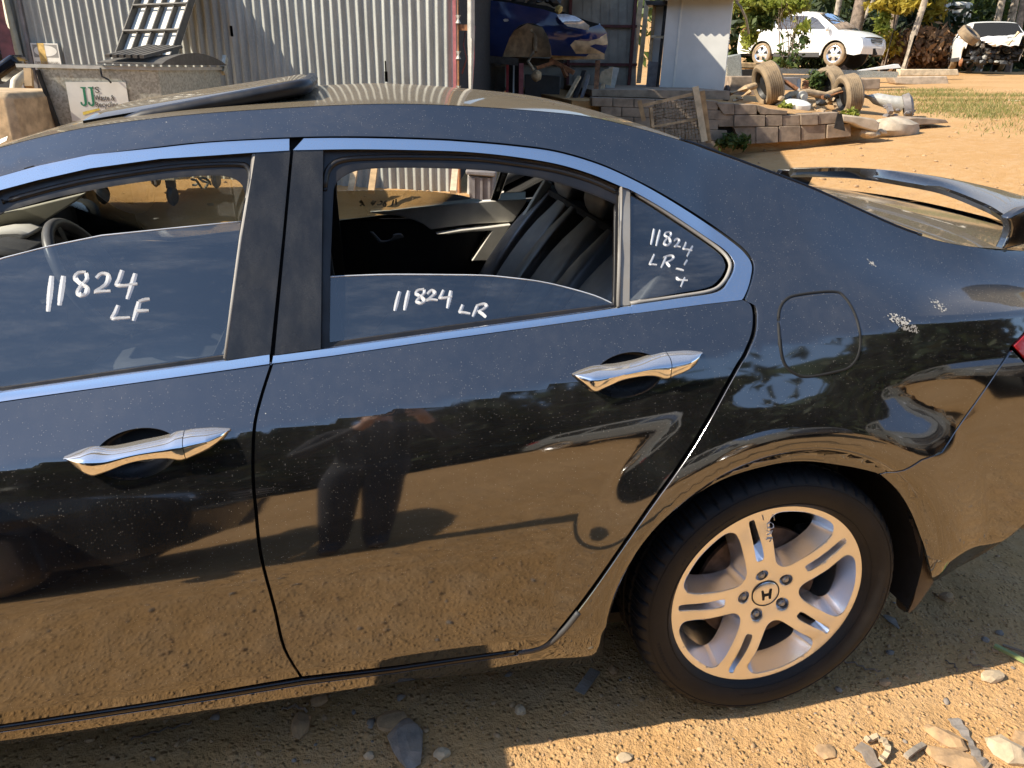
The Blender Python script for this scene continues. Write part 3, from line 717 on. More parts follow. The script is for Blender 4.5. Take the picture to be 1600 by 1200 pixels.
    strip_tube('sill_seal', resample(gm, .05, False), .0085, 'black_gloss', car, -.007, side, 12)
    MB().tube([at_side(x, z, -.004, side) for x, z in toXZ(crom([(806, 1021), (835, 1017), (860, 1006), (885, 983), (905, 958)], 4))], .007, 8).build('sill_tape', 'grey_trim_dark', car, 180)
    return doorF, doorR

car = empty('parked_car', (0, 0, 0), 0, 'dusty black sedan with part-lowered windows, chrome door handles and silver alloy wheel', 'car')
doorF, doorR = build_side(-1, car)
doorF2, doorR2 = build_side(1, car)

# ------------------------------------------------------------------ door handles: cup, grip and fixed end
def handle(door, cup_c, cup_r, tip_l, tip_r, upper, lower, joint, side=-1):
    # cup: a dished bowl sunk in the skin
    rings = []; n = 40
    for k, (s_, dp) in enumerate([(1.0, .0005), (.97, -.008), (.86, -.022), (.6, -.034), (.25, -.038)]):
        L = on_side([(cup_c[0]+cup_r[0]*s_*math.cos(t), cup_c[1]-cup_r[2]*s_*math.cos(t)+cup_r[1]*s_*math.sin(t)) for t in np.linspace(0, 2*math.pi, n, endpoint=False)])
        rings.append([at_side(x, z, dp, side) for x, z in L])
    v = [p for r in rings for p in r]; f = [(k*n+i, k*n+(i+1) % n, (k+1)*n+(i+1) % n, (k+1)*n+i) for k in range(4) for i in range(n)]+[tuple(4*n+i for i in range(n))]
    o = mobj('handle_cup', v, f, 'trim', door, 180)
    bm = bmesh.new(); bm.from_mesh(o.data); bmesh.ops.recalc_face_normals(bm, faces=bm.faces); bm.to_mesh(o.data); bm.free()
    # grip: upper facet, ridge and lower facet standing proud of the skin
    def strips(pu, pl, name, mat, ta, tb):
        U = np.array(resample(crom(pu, 6), 3.0, False)); Lw = np.array(resample(crom(pl, 6), 3.0, False)); m = 36
        def even(P):
            d = np.r_[0, np.cumsum(np.linalg.norm(np.diff(P, axis=0), axis=1))]; t = np.linspace(0, d[-1], m); return np.stack([np.interp(t, d, P[:, 0]), np.interp(t, d, P[:, 1])], 1)
        U, Lw = even(U), even(Lw); rows = []
        prof = [(0.0, .004), (.10, .021), (.20, .0265), (.28, .0285), (.36, .0290), (.46, .0275), (.62, .024), (.80, .021), (.92, .017), (1.0, .008)]
        for s_, dp in prof:
            P = U+(Lw-U)*s_; tt = np.linspace(0, 1, m); env = np.clip(np.minimum(tt/.20 if ta else 1+tt, (1-tt)/.5 if tb else 2-tt), .10, 1)**.6
            X = on_side(P, .015); rows.append([at_side(x, z, dp*e, side) for (x, z), e in zip(X, env)])
        back = [[p+np.array([0, -side*.0*1, 0])+np.array([0, .010*(-side), 0]) for p in rows[0]], [p+np.array([0, .010*(-side), 0]) for p in rows[-1]]]
        rows = [back[0]]+rows+[back[1]]; k = len(rows)
        v = [p for r in rows for p in r]; f = [(i*m+j, i*m+j+1, (i+1)*m+j+1, (i+1)*m+j) for i in range(k-1) for j in range(m-1)]
        f += [((k-1)*m+j, (k-1)*m+j+1, j+1, j) for j in range(m-1)]
        o = mobj(name, v, f, mat, door, 48)
        bm = bmesh.new(); bm.from_mesh(o.data); bmesh.ops.recalc_face_normals(bm, faces=bm.faces); bm.to_mesh(o.data); bm.free(); o.data.set_sharp_from_angle(angle=rad(48))
        return o
    ju, jl = joint
    def split(P):
        a = [p for p in P if p[0] < ju[0]-2]; b = [p for p in P if p[0] > ju[0]+2]; return a, b
    ua, ub = split(upper); la = [p for p in lower if p[0] < jl[0]-2]; lb = [p for p in lower if p[0] > jl[0]+2]
    strips([tip_l]+ua+[(ju[0]-.6, ju[1])], [tip_l]+la+[(jl[0]-.6, jl[1])], 'door_handle', 'chrome', True, False)
    strips([(ju[0]+.6, ju[1])]+ub+[tip_r], [(jl[0]+.6, jl[1])]+lb+[tip_r], 'handle_cap', 'chrome', False, True)
def c7(L): return [(850+x/5.333, 500+y/5.333) for x, y in L]
def c8(L): return [(80+x/5.0, 640+y/5.0) for x, y in L]
handle(doorR, (981, 586), (54.5, 35.5, 7), *c7([(250, 470), (1340, 287)]), c7([(330, 435), (440, 402), (600, 395), (780, 360), (900, 322), (1010, 292), (1105, 282), (1230, 276)]),
       c7([(340, 545), (420, 610), (480, 590), (540, 562), (650, 512), (800, 482), (900, 478), (960, 488), (1010, 505), (1090, 478), (1180, 440), (1280, 372)]), c7([(1040, 288), (1050, 497)]))
handle(doorF, (213, 709), (66.5, 39.5, 9), *c8([(80, 400), (1390, 174)]), c8([(190, 352), (310, 316), (450, 325), (700, 275), (890, 235), (960, 200), (1100, 178), (1250, 168)]),
       c8([(200, 475), (310, 530), (380, 515), (450, 490), (600, 432), (750, 402), (900, 394), (1000, 410), (1060, 395), (1200, 332), (1310, 262)]), c8([(1030, 190), (1055, 398)]))

# ------------------------------------------------------------------ top: roof, glass and lids lofted from flank to flank
def loft_top(name, x0, x1, crown, mat, nx=40, nv=41, ex=2.3, drop=0.0, bow=0.0, parent=None, edge=None, thick=.0):
    X = np.linspace(x0, x1, nx); v = []; N = []
    def pt(x, u):
        ye = np.interp(x, XS, YT[:, 8]); ze = np.interp(x, XS, ZT[:, 8]); c = crown(x) if callable(crown) else crown
        xx = x+bow*(1-abs(u)**2)
        return np.array([xx, u*ye, ze+c*(1-abs(u)**ex)-drop])
    us = np.sin(np.linspace(-1, 1, nv)*math.pi/2)
    for x in X:
        for u in us: v.append(pt(x, u))
    f = [(i*nv+j, (i+1)*nv+j, (i+1)*nv+j+1, i*nv+j+1) for i in range(nx-1) for j in range(nv-1)]
    return mobj(name, v, f, mat, parent, 180)
roof_c = lin((-1.7, .012), (-1.4, .018), (-1.0, .026), (-.8, .028), (-.4, .023), (-.05, .018), (.3, .012))
loft_top('roof', -1.66, -.10, roof_c, 'paint', nx=90, parent=car)
loft_top('rear_window', -.10, .40, lambda x: .018-.008*(x+.1)*2, 'glass_plain', nx=30, parent=car, drop=.0008)
loft_top('boot_lid', .405, .985, lin((.4, .012), (.7, .020), (1.0, .016)), 'paint', nx=40, parent=car)
loft_top('windscreen', -2.36, -1.665, lin((-2.4, .06), (-1.66, .012)), 'windscreen', nx=30, parent=car, drop=.003, bow=-.16*0)
loft_top('bonnet', -3.60, -2.37, lin((-3.6, .05), (-2.4, .075)), 'paint', nx=40, parent=car)
loft_top('headlining', -1.60, -.12, lambda x: roof_c(x), 'beige_trim', nx=20, nv=15, parent=car, drop=.045)
# lit lower edge trim of the pillar and rear glass
MB().tube([(x, -np.interp(x, XS, YT[:, 8])+.010, np.interp(x, XS, ZT[:, 8])+.002) for x in np.linspace(-.16, .42, 30)], .0045, 6).build('glass_edge', 'black_gloss', car, 180)
# tail and nose closing faces
def end_face(name, x, dx, mat, rows, parent, n=25):
    v = []
    for z, yw in rows:
        for u in np.linspace(-1, 1, n): v.append((x+dx*(1-abs(u)**2.6), u*yw, z))
    k = len(rows); f = [(i*n+j, i*n+j+1, (i+1)*n+j+1, (i+1)*n+j) for i in range(k-1) for j in range(n-1)]
    return mobj(name, v, f, mat, parent, 40)
yq = lambda x, i: float(np.interp(x, XS, YT[:, i]))
zq = lambda x, i: float(np.interp(x, XS, ZT[:, i]))
end_face('tail_panel', .985, .06, 'paint', [(.33, yq(.985, 1)), (.45, yq(.985, 2)), (.62, yq(.985, 3)), (.85, yq(.985, 4)), (.97, yq(.985, 5)), (zq(.985, 6), yq(.985, 6)), (zq(.985, 8), yq(.985, 8)), (zq(.985, 8)+.016, yq(.985, 8)*.6)], car)
end_face('nose_panel', -3.62, -.14, 'paint', [(.20, yq(-3.62, 1)), (.40, yq(-3.62, 3)), (.55, yq(-3.62, 5)), (.68, yq(-3.62, 8)), (.72, yq(-3.62, 8)*.7)], car)
# sunroof: a tinted panel tilted up at its rear edge on a black seal
def slab(name, corners_top, thick, mat, parent, n=24, bowz=.008):
    a, b, c, d = [np.array(q, float) for q in corners_top]; v = []
    for lay in (0, 1):
        for i in range(n+1):
            s_ = i/n
            for j in range(n+1):
                t = j/n; p = (a*(1-t)+b*t)*(1-s_)+(d*(1-t)+c*t)*s_
                e = min(s_, 1-s_, t, 1-t); p = p+np.array([0, 0, bowz*(1-(2*t-1)**2)-max(0, .05-e)**2*3.2-lay*thick]); v.append(p)
    m = n+1; f = [(i*m+j, i*m+j+1, (i+1)*m+j+1, (i+1)*m+j) for i in range(n) for j in range(n)]
    o = m*m; f += [(o+i*m+j, o+(i+1)*m+j, o+(i+1)*m+j+1, o+i*m+j+1) for i in range(n) for j in range(n)]
    rim = [j for j in range(n)]+[i*m+n for i in range(n)]+[n*m+j for j in range(n, 0, -1)]+[i*m for i in range(n, 0, -1)]
    f += [(rim[k], rim[(k+1) % len(rim)], rim[(k+1) % len(rim)]+o, rim[k]+o) for k in range(len(rim))]
    ob = mobj(name, v, f, mat, parent, 50)
    bm = bmesh.new(); bm.from_mesh(ob.data); bmesh.ops.recalc_face_normals(bm, faces=bm.faces); bm.to_mesh(ob.data); bm.free(); return ob
A = atY(128, 182, -.38); Bq = atY(464, 125, -.38)
zr = lambda x: float(np.interp(x, XS, ZT[:, 8])+roof_c(x))
sr = slab('sunroof_panel', [A, (A[0]-.01, .38, A[2]+.010), (Bq[0]+.005, .38, Bq[2]+.002), Bq], .022, 'paint', car)
e1 = A+np.array([.05, -.010, -.014]); e2 = Bq+np.array([.004, -.010, -.014])
sl = MB().tube([e1+(e2-e1)*t+np.array([0, 0, .008*math.sin(math.pi*t)*0]) for t in np.linspace(0, 1, 12)]+[e2+np.array([.012, .03, .002]), e2+np.array([.012, .40, .010])], [.003, .009]+[.0155]*12, 8)
sl.build('sunroof_seal', 'rubber', car, 180)
MB().add([(Bq[0]-.16, -.38, zr(Bq[0]-.16)+.002), (Bq[0]+.01, -.38, zr(Bq[0])+.002), (Bq[0]+.01, .38, zr(Bq[0])+.002), (Bq[0]-.16, .38, zr(Bq[0]-.16)+.002)], [(0, 1, 2, 3)]).build('sunroof_well', 'black', car)
MB().bar(e2+np.array([-.06, .03, -.05]), e2+np.array([-.02, .03, .0]), .012, .012).build('sunroof_arm', 'black', car)
# white sticker on the windscreen edge
stk = [atY(0, 221, -.56), atY(14, 215, -.56), atY(12, 222, -.575), atY(0, 228, -.575)]
mobj('sticker', [p+np.array([0, -.004, .003]) for p in stk], [(0, 1, 2, 3)], 'sign_white', car)

# ------------------------------------------------------------------ boot spoiler
lead = [(1232, 268), (1280, 268), (1340, 271), (1400, 280), (1467, 293), (1533, 318), (1562, 334), (1577, 346)]
trail = [(1240, 264), (1300, 262), (1350, 263), (1400, 267), (1467, 276), (1533, 289), (1600, 306), (1640, 320)]
lz = [1.128, 1.131, 1.133, 1.134, 1.134, 1.132, 1.130, 1.122]; 
Lp = [atZ(x, y, z) for (x, y), z in zip(lead, lz)]; 
Lp = np.array(Lp); Tp = np.array([atZ(x, y, z+.022) for (x, y), z in zip(trail, lz)])
nb = len(Lp); m = 40
def dens(P):
    t = np.linspace(0, 1, len(P)); Q = crom([tuple(p) for p in P], 8); Q = np.array(Q); return Q
Lc, Tc = dens(Lp), dens(Tp); k = len(Lc); v = []
for a, b in zip(Lc, Tc):
    v += [a+np.array([0, 0, -.004]), a+np.array([.002, 0, .004]), a*.75+b*.25+np.array([0, 0, .006]), a*.4+b*.6+np.array([0, 0, .008]), b, b-np.array([0, 0, .012]), a*.5+b*.5-np.array([0, 0, .022]), a+np.array([.012, 0, -.020])]
f = [(i*8+j, i*8+(j+1) % 8, (i+1)*8+(j+1) % 8, (i+1)*8+j) for i in range(k-1) for j in range(8)]+[tuple(range(8)), tuple((k-1)*8+j for j in range(8))]
spoiler = mobj('boot_spoiler', v, f, 'paint', car, 40)
bm = bmesh.new(); bm.from_mesh(spoiler.data); bmesh.ops.recalc_face_normals(bm, faces=bm.faces); bm.to_mesh(spoiler.data); bm.free(); spoiler.data.set_sharp_from_angle(angle=rad(40))
def px_plate(name, pxs, Y, depth, mat, parent, bev=.004):
    P = [atY(x, y, Y) for x, y in pxs]; k = len(P); D = np.array([0, depth, 0])
    return MB().add(P+[p+D for p in P], [tuple(range(k))[::-1], tuple(range(k, 2*k))]+[(i, (i+1) % k, k+(i+1) % k, k+i) for i in range(k)]).build(name, mat, parent, None, bev)
px_plate('spoiler_foot', [(1574, 341), (1578, 348), (1580, 357), (1578, 367), (1573, 379), (1566, 392), (1600, 383), (1690, 362), (1690, 322), (1640, 318), (1600, 326)], -.645, .028, 'paint', spoiler, .006)
px_plate('spoiler_foot', [(1222, 266), (1272, 268), (1269, 279), (1262, 293), (1240, 288), (1215, 276)], .66, .03, 'black_gloss', spoiler, .003)
px_plate('foot_gasket', [(1558, 393), (1567, 390), (1573, 400), (1572, 407), (1557, 404)], -.640, .02, 'trim', spoiler, .002)
px_plate('foot_gap', [(1573, 401), (1690, 372), (1690, 380), (1574, 407)], -.637, .02, 'black', spoiler, .001)
# ================================================================== wheels
def build_wheel(parent, loc, camber, theta0, detailed=True, side=-1):
    """local frame: axle along Y, outer face towards -Y"""
    ax = (0, -1, 0)
    def face_y(r): return -.081-.012*math.exp(-((r-.15)/.07)**2)-.006*sstep(.20, .245, r)+.010*math.exp(-(r/.05)**2)
    nrim = 120
    outer = np.array([(.2385*math.cos(t), .2385*math.sin(t)) for t in np.linspace(0, 2*math.pi, nrim, endpoint=False)])
    holes = []; kinds = []
    def polar(pts, th, n=5):
        P = [(r*math.cos(th+rad(d)), r*math.sin(th+rad(d))) for r, d in pts]; return np.array(crom(P, n, True))
    for k in range(5):
        th = theta0+k*2*math.pi/5
        holes.append(polar([(.081, 0), (.090, 11.5), (.12, 18.6), (.155, 22.3), (.19, 24.6), (.213, 23.6), (.2245, 17), (.2255, 0), (.2245, -17), (.213, -23.6), (.19, -24.6), (.155, -22.3), (.12, -18.6), (.090, -11.5)], th+math.pi/5)); kinds.append(0)
        holes.append(polar([(.108, 0), (.112, 4.4), (.14, 4.0), (.20, 2.2), (.219, 1.6), (.221, 0), (.219, -1.6), (.20, -2.2), (.14, -4.0), (.112, -4.4)], th, 4)); kinds.append(1)
        c = np.array([.057*math.cos(th), .057*math.sin(th)]); holes.append(np.array([(c[0]+.0155*math.cos(t), c[1]+.0155*math.sin(t)) for t in np.linspace(0, 2*math.pi, 20, endpoint=False)])); kinds.append(2)
    holes = [h[::-1] if area2(h) > 0 else h for h in holes]
    g = np.arange(-.24, .24, .008); gx, gz = np.meshgrid(g, g); G = np.stack([gx.ravel(), gz.ravel()], 1); r = np.hypot(*G.T); G = G[(r < .232)]
    ok = np.ones(len(G), bool)
    for h in holes: ok &= ~inside(G, h)
    G = G[ok]; d = np.min([segdist(G, h) for h in holes], 0); G = G[d > .0042]
    inset = np.vstack([offset_loop(h, .0028)[0] for h in holes])
    V, F = cdt([outer]+holes, np.vstack([G, inset]))
    bd = np.min([segdist(V, h) for h in holes], 0) < 1e-5
    V3 = [(p[0], face_y(math.hypot(*p))+(.0016 if b else 0), p[1]) for p, b in zip(V, bd)]
    FF = [tuple(f) for f in F]
    o = mobj('wheel', V3, FF, 'alloy', parent, 180)
    o.location = loc; o.rotation_euler = (camber, 0, 0)
    # walls of the openings: they flare out behind the face
    mb = MB()
    for h, kd in zip(holes, kinds):
        c = h.mean(0); n = len(h); base = len(mb.v)
        dep, sc = ((.050, .76), (.016, .70), (.020, .92))[kd]
        if kd == 1: dep, sc = .030, .62
        for s_ in np.linspace(0, 1, 5):
            for p in h:
                q = c+(p-c)*(1-(1-sc)*s_**1.15); 
                if kd == 0: q = q+(c/np.linalg.norm(c))*0*s_
                mb.v.append((q[0], face_y(math.hypot(*p))+.0016+dep*s_, q[1]))
        for k in range(4):
            for i in range(n): mb.f.append((base+k*n+i, base+k*n+(i+1) % n, base+(k+1)*n+(i+1) % n, base+(k+1)*n+i))
        if kd == 2: mb.f.append(tuple(base+4*n+i for i in range(n)))
    mb.build('spoke_wall', 'alloy', o, 50)
    # lip and barrel
    MB().lathe([(.2385, -.0868), (.2405, -.0905), (.2445, -.0915), (.2465, -.090), (.2468, -.085), (.240, -.079), (.2385, -.0868)], (0, 0, 0), (0, 1, 0), 120).build('rim_lip', 'alloy', o, 60)
    MB().lathe([(.2385, -.083), (.229, -.066), (.222, -.03), (.205, .02), (.20, .08), (.215, .10)], (0, 0, 0), (0, 1, 0), 96).build('rim_barrel', 'alloy', o, 60)
    # hub cap, nuts
    yc = face_y(0)-.006
    MB().lathe([(.0, yc-.004), (.018, yc-.0036), (.029, yc-.0022), (.0325, yc+.0005), (.0335, yc+.006), (.0335, yc+.02)], (0, 0, 0), (0, 1, 0), 48).build('hub_cap', 'alloy', o, 40)
    MB().lathe([(.0328, yc+.001), (.0340, yc-.0012), (.0352, yc+.001)], (0, 0, 0), (0, 1, 0), 48).build('cap_ring', 'dark_metal', o, 180)
    if detailed:
        # the emblem: a tapering H in a rounded square
        ca, sa = math.cos(.14), math.sin(.14)
        rt = lambda L: [(x*ca-z*sa, x*sa+z*ca) for x, z in L]
        Hm = [(-.0130, .0135), (-.0080, .0135), (-.0058, .0030), (.0058, .0030), (.0080, .0135), (.0130, .0135), (.0105, -.0135), (.0060, -.0135), (.0052, -.0035), (-.0052, -.0035), (-.0060, -.0135), (-.0105, -.0135)]
        mb = MB().prism(rt(Hm), -.0016, org=(0, yc-.0036, 0))
        mb.build('emblem', 'black', o)
        sq = crom(rt([(-.0195, .0135), (-.0150, .0185), (.0150, .0185), (.0195, .0135), (.0175, -.0150), (.0135, -.0185), (-.0135, -.0185), (-.0175, -.0150)]), 4, True)
        MB().tube([(x, yc-.0036+.0014*(math.hypot(x, z)/.02)**2, z) for x, z in sq+[sq[0]]], .0008, 5).build('emblem_outline', 'black', o, 180)
    for k in range(5):
        th = theta0+k*2*math.pi/5; c = (.057*math.cos(th), 0, .057*math.sin(th))
        MB().lathe([(0, -.082), (.0055, -.0815), (.0072, -.078), (.0092, -.077), (.0092, -.055)], c, (0, 1, 0), 6).build('lug_nut', 'silver_plastic', o, 30)
    # brake disc and caliper behind
    MB().lathe([(.06, -.035), (.152, -.035), (.152, -.024), (.06, -.024)], (0, 0, 0), (0, 1, 0), 64).build('brake_disc', 'rusty_disc', o, 30)
    MB().box((.125, -.02, .07), (.05, .05, .12)).build('brake_caliper', 'dark_metal', o, bev=.008)
    MB().lathe([(0, -.045), (.062, -.045), (.07, -.02), (.07, .09), (0, .09)], (0, 0, 0), (0, 1, 0), 32).build('hub', 'dark_metal', o, 40)
    # tyre: carcass with shoulder blocks, circumferential grooves
    R = .326
    prof = [(.232, .088), (.246, .098), (.262, .108), (.285, .113), (.303, .110), (.315, .101), (.322, .090), (.325, .070)]
    half = [(.2375, -.0865), (.2445, -.0965), (.250, -.102), (.262, -.1085), (.280, -.1125), (.294, -.1115), (.305, -.1075), (.3135, -.1005), (.3195, -.091), (.3225, -.079), (.3245, -.060), (.3245, -.0525), (.3165, -.052), (.3165, -.044), (.3255, -.0435), (.326, -.018), (.318, -.0175), (.318, -.0095), (.326, -.009)]
    prof = half+[(r_, -y_) for r_, y_ in half[::-1]]
    n = 336; m = len(prof); v = []
    for i in range(n):
        t = 2*math.pi*i/n; ph = i % 6; cut = 1.0 if ph == 0 else 0.0
        sip = .0026 if (i % 6) in (2, 4) else 0
        for j, (r_, y_) in enumerate(prof):
            jj = min(j, m-1-j); rr = r_; yy = y_
            if 7 <= jj <= 11:
                dp = (.0062*cut+sip*(1 if jj >= 8 else 0))*(1.0 if jj != 7 else .55); rr -= dp
                if jj <= 8: yy *= 1-.04*cut
            if 13 <= jj <= 15: rr -= .005*cut+sip*.6
            z = rr*math.sin(t)
            if z < -.312: # the contact patch flattens on the ground and the wall bulges
                over = -.312-z; z = -.312-over*.15
                yy *= 1+over*1.1
            v.append((rr*math.cos(t), yy, z))
    f = [(i*m+j, ((i+1) % n)*m+j, ((i+1) % n)*m+j+1, i*m+j+1) for i in range(n) for j in range(m-1)]
    ty = mobj('tyre', v, f, 'tyre', o, 28)
    bm = bmesh.new(); bm.from_mesh(ty.data); bmesh.ops.recalc_face_normals(bm, faces=bm.faces); bm.to_mesh(ty.data); bm.free(); ty.data.set_sharp_from_angle(angle=rad(28))
    # moulded rings and raised marks on the wall
    mb = MB()
    for rr, yy in ((.2535, -.1046), (.300, -.1100)): mb.tube([(rr*math.cos(t), yy, rr*math.sin(t)) for t in np.linspace(0, 2*math.pi, 121)], .0009, 5, False)
    mb.build('tyre_ring', 'tyre', o, 180)
    mb = MB(); rg = random.Random(5)
    for a0, a1, rr, yy in ((118, 152, .272, -.1108), (-22, 2, .286, -.1126), (-100, -62, .266, -.1095), (195, 222, .280, -.1122)):
        a = a0
        while a < a1:
            wd = rg.choice((.5, .9, 1.3)); h = .0055
            for e in ((0, 1), (1, 0)):
                t0, t1 = rad(a), rad(a+wd*(1 if e[0] else .3))
                mb.tube([(rr*math.cos(t0), yy-.0004, rr*math.sin(t0)), ((rr+h*e[1])*math.cos(t1), yy-.0004, (rr+h*e[1])*math.sin(t1))], .0007, 4, False)
            a += 2.0
    if detailed: mb.build('tyre_marking', 'tyre', o)
    return o
hubp = atY(1198, 931, -.872)
sl_px = [(1176, 812), (1327, 852), (1300, 990), (1142, 1058), (1056, 954)]
angs = [math.atan2(*(lambda p: (p[2]-hubp[2], p[0]-hubp[0]))(atY(x, y, -.886))) for x, y in sl_px]
th0 = math.atan2(np.mean([math.sin(5*a) for a in angs]), np.mean([math.cos(5*a) for a in angs]))/5
wheelL = build_wheel(car, (hubp[0], -.79, hubp[2]), -.030, th0)
for loc, cm in (((hubp[0], .79, hubp[2]), .02), ((ARXF, .79, hubp[2]), .0), ((ARXF, -.79, hubp[2]), .0)):
    o = wheelL.copy(); COL.objects.link(o); o.location = loc
    if loc[1] > 0: o.rotation_euler = (cm, 0, math.pi)
    else: o.rotation_euler = (cm, rad(17), 0)
    for ch in list(wheelL.children):
        if ch.name.split('.')[0] in ('tyre_marking', 'emblem', 'emblem_outline'): continue
        c = ch.copy(); COL.objects.link(c); c.parent = o
# marker number on one spoke of the near wheel
def on_wheel(x, y, pr=.0012):
    Mi = (Matrix.Translation(Vector(wheelL.location)) @ Euler(wheelL.rotation_euler).to_matrix().to_4x4()).inverted()
    p = atY(x, y, -.883); q = Mi @ Vector(p); d = (Mi.to_3x3() @ Vector(ray(x, y)))
    r = math.hypot(q.x, q.z); yy = -.081-.012*math.exp(-((r-.15)/.07)**2)-.006*float(sstep(.20, .245, r))+.010*math.exp(-(r/.05)**2)
    t = (yy-pr-q.y)/d.y; q = q+d*t; return np.array(q)
mb = MB()
for st in ([(1192, 806), (1193.5, 813)], [(1209, 805), (1210, 813)],
           [(1208, 819), (1204, 816), (1199, 819), (1199, 824), (1204, 826), (1209, 824), (1208, 819)], [(1199, 826), (1203, 823)],
           [(1198, 829), (1203, 831), (1207, 829), (1205, 833), (1199, 836)], [(1197, 843), (1207, 840), (1203, 847)], [(1207, 840), (1199, 840)]):
    mb.tube([on_wheel(x, y) for x, y in st], .00115, 5)
mb.build('marker_writing', 'marker', wheelL, 180)

# ---------------------------------------------------------------- wheel housings, floor, mud flap
for sx, ss in ((ARX, -1), (ARX, 1), (ARXF, -1), (ARXF, 1)):
    MB().lathe([(.385, ss*.52), (.40, ss*.60), (.402, ss*.885)], (sx, 0, WZ), (0, 1, 0), 40, a0=rad(-12), a1=rad(192)).build('wheel_housing', 'black', car, 180)
    MB().lathe([(.0, ss*.50), (.40, ss*.52)], (sx, 0, WZ), (0, 1, 0), 40).build('wheel_housing', 'black', car)
MB().box((-1.52, 0, .215), (3.7, 1.50, .03)).box((.62,0,.36),(.66,1.3,.03)).build('floor_pan', 'black', car)
MB().box((-1.35, 0, .40), (1.95, 1.50, .02)).build('cabin_floor', 'black', car)
MB().box((.22, 0, .66), (.03, 1.45, .75)).box((.22, 0, 1.00), (.62, 1.2, .02)).build('rear_bulkhead', 'black', car)
MB().box((-2.25, 0, .55), (.03, 1.45, .62)).build('front_bulkhead', 'black', car)
# arch return behind the wheel (the dark liner edge that shows past the tyre)
def flap_pt(x, y, Y): return atY(x, y, Y)
yo, yi = -.868, -.735
outp = crom([(1427, 811), (1442, 817), (1452, 823), (1459, 845), (1462, 872), (1459, 907), (1446, 928), (1430, 950), (1419, 956)], 4)
v = []; rows = 3; n = len(outp)
Po = [atY(x, y, yo) for x, y in outp]
inn = crom([(1416, 808), (1414, 830), (1411, 860), (1408, 890), (1404, 915), (1400, 940), (1402, 948), (1410, 954), (1417, 956)], 4)
edge = [np.array([p[0]-.022, yo+.004, p[2]]) for p in Po]
front = []
# outer strip: follows the bumper edge; inner face: turned to the wheel
zt = np.linspace(0, 1, 22)
def at_t(L, t):
    L = np.array(L); d = np.r_[0, np.cumsum(np.linalg.norm(np.diff(L, axis=0), axis=1))]; return np.array([np.interp(t*d[-1], d, L[:, k]) for k in range(L.shape[1])])
mid_px = [(1427, 811), (1433, 822), (1437, 850), (1437, 885), (1433, 915), (1427, 940), (1419, 956)]
R_ = [atY(*at_t(outp, t), yo) for t in zt]; M_ = [atY(*at_t(mid_px, t), yo-.006) for t in zt]
I_ = [atY(*at_t(inn, t), yi-.02) for t in zt]
v = []; f = []
for a, b, c in zip(R_, M_, I_):
    v += [a+np.array([.006, .03, 0]), a, a*.5+b*.5+np.array([0, -.004, 0]), b, b*.5+c*.5+np.array([-.010, 0, 0]), c, c+np.array([.02, .0, 0])]
k = 7
for i in range(len(zt)-1):
    for j in range(k): f.append((i*k+j, i*k+(j+1) % k, (i+1)*k+(j+1) % k, (i+1)*k+j))
fl = mobj('mud_flap', v, f, 'flap', car, 50)
bm = bmesh.new(); bm.from_mesh(fl.data); bmesh.ops.recalc_face_normals(bm, faces=bm.faces); bm.to_mesh(fl.data); bm.free(); fl.data.set_sharp_from_angle(angle=rad(50))

# ---------------------------------------------------------------- interior
def shell(name, rows, mat, parent, smooth=60, cap=True):
    k = len(rows[0]); v = [p for r in rows for p in r]
    f = [(i*k+j, i*k+(j+1) % k, (i+1)*k+(j+1) % k, (i+1)*k+j) for i in range(len(rows)-1) for j in range(k)]
    if cap: f += [tuple(range(k)), tuple((len(rows)-1)*k+j for j in range(k))]
    o = mobj(name, v, f, mat, parent, smooth); bm = bmesh.new(); bm.from_mesh(o.data); bmesh.ops.recalc_face_normals(bm, faces=bm.faces); bm.to_mesh(o.data); bm.free(); o.data.set_sharp_from_angle(angle=rad(smooth)); return o
def cushion(name, c0, c1, w0, w1, t0, t1, fwd, mat, parent, n=9, k=20, sq=.42):
    """rounded cushion from c0 (bottom) to c1 (top); width along Y, thickness along fwd"""
    c0 = np.array(c0, float); c1 = np.array(c1, float); fw = np.array(fwd, float); fw /= np.linalg.norm(fw); rows = []
    for i in range(n):
        t = i/(n-1); e = min(1, math.sin(math.pi*min(max(t, .04), .96))**.35); c = c0+(c1-c0)*t; wd = (w0+(w1-w0)*t)/2*e; th = (t0+(t1-t0)*t)/2*e; r = []
        for j in range(k):
            a = 2*math.pi*j/k; ca, sa = math.cos(a), math.sin(a)
            r.append(c+np.array([0, 1, 0])*wd*math.copysign(abs(ca)**sq, ca)+fw*th*math.copysign(abs(sa)**sq, sa))
        rows.append(r)
    return shell(name, rows, mat, parent, 50)
def front_seat(y, mat='leather'):
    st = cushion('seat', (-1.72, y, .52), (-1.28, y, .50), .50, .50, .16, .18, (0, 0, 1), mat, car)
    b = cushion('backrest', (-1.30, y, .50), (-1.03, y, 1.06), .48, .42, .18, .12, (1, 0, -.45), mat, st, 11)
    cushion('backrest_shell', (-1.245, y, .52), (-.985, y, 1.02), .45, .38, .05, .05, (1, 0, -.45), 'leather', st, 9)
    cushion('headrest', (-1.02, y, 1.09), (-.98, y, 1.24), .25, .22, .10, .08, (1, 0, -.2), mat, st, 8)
    for dy in (-.06, .06): MB().tube([(-1.03, y+dy, 1.03), (-1.01, y+dy, 1.12)], .006, 8).build('headrest_post', 'dark_metal', st, 180)
    return st
front_seat(-.38); front_seat(.38)
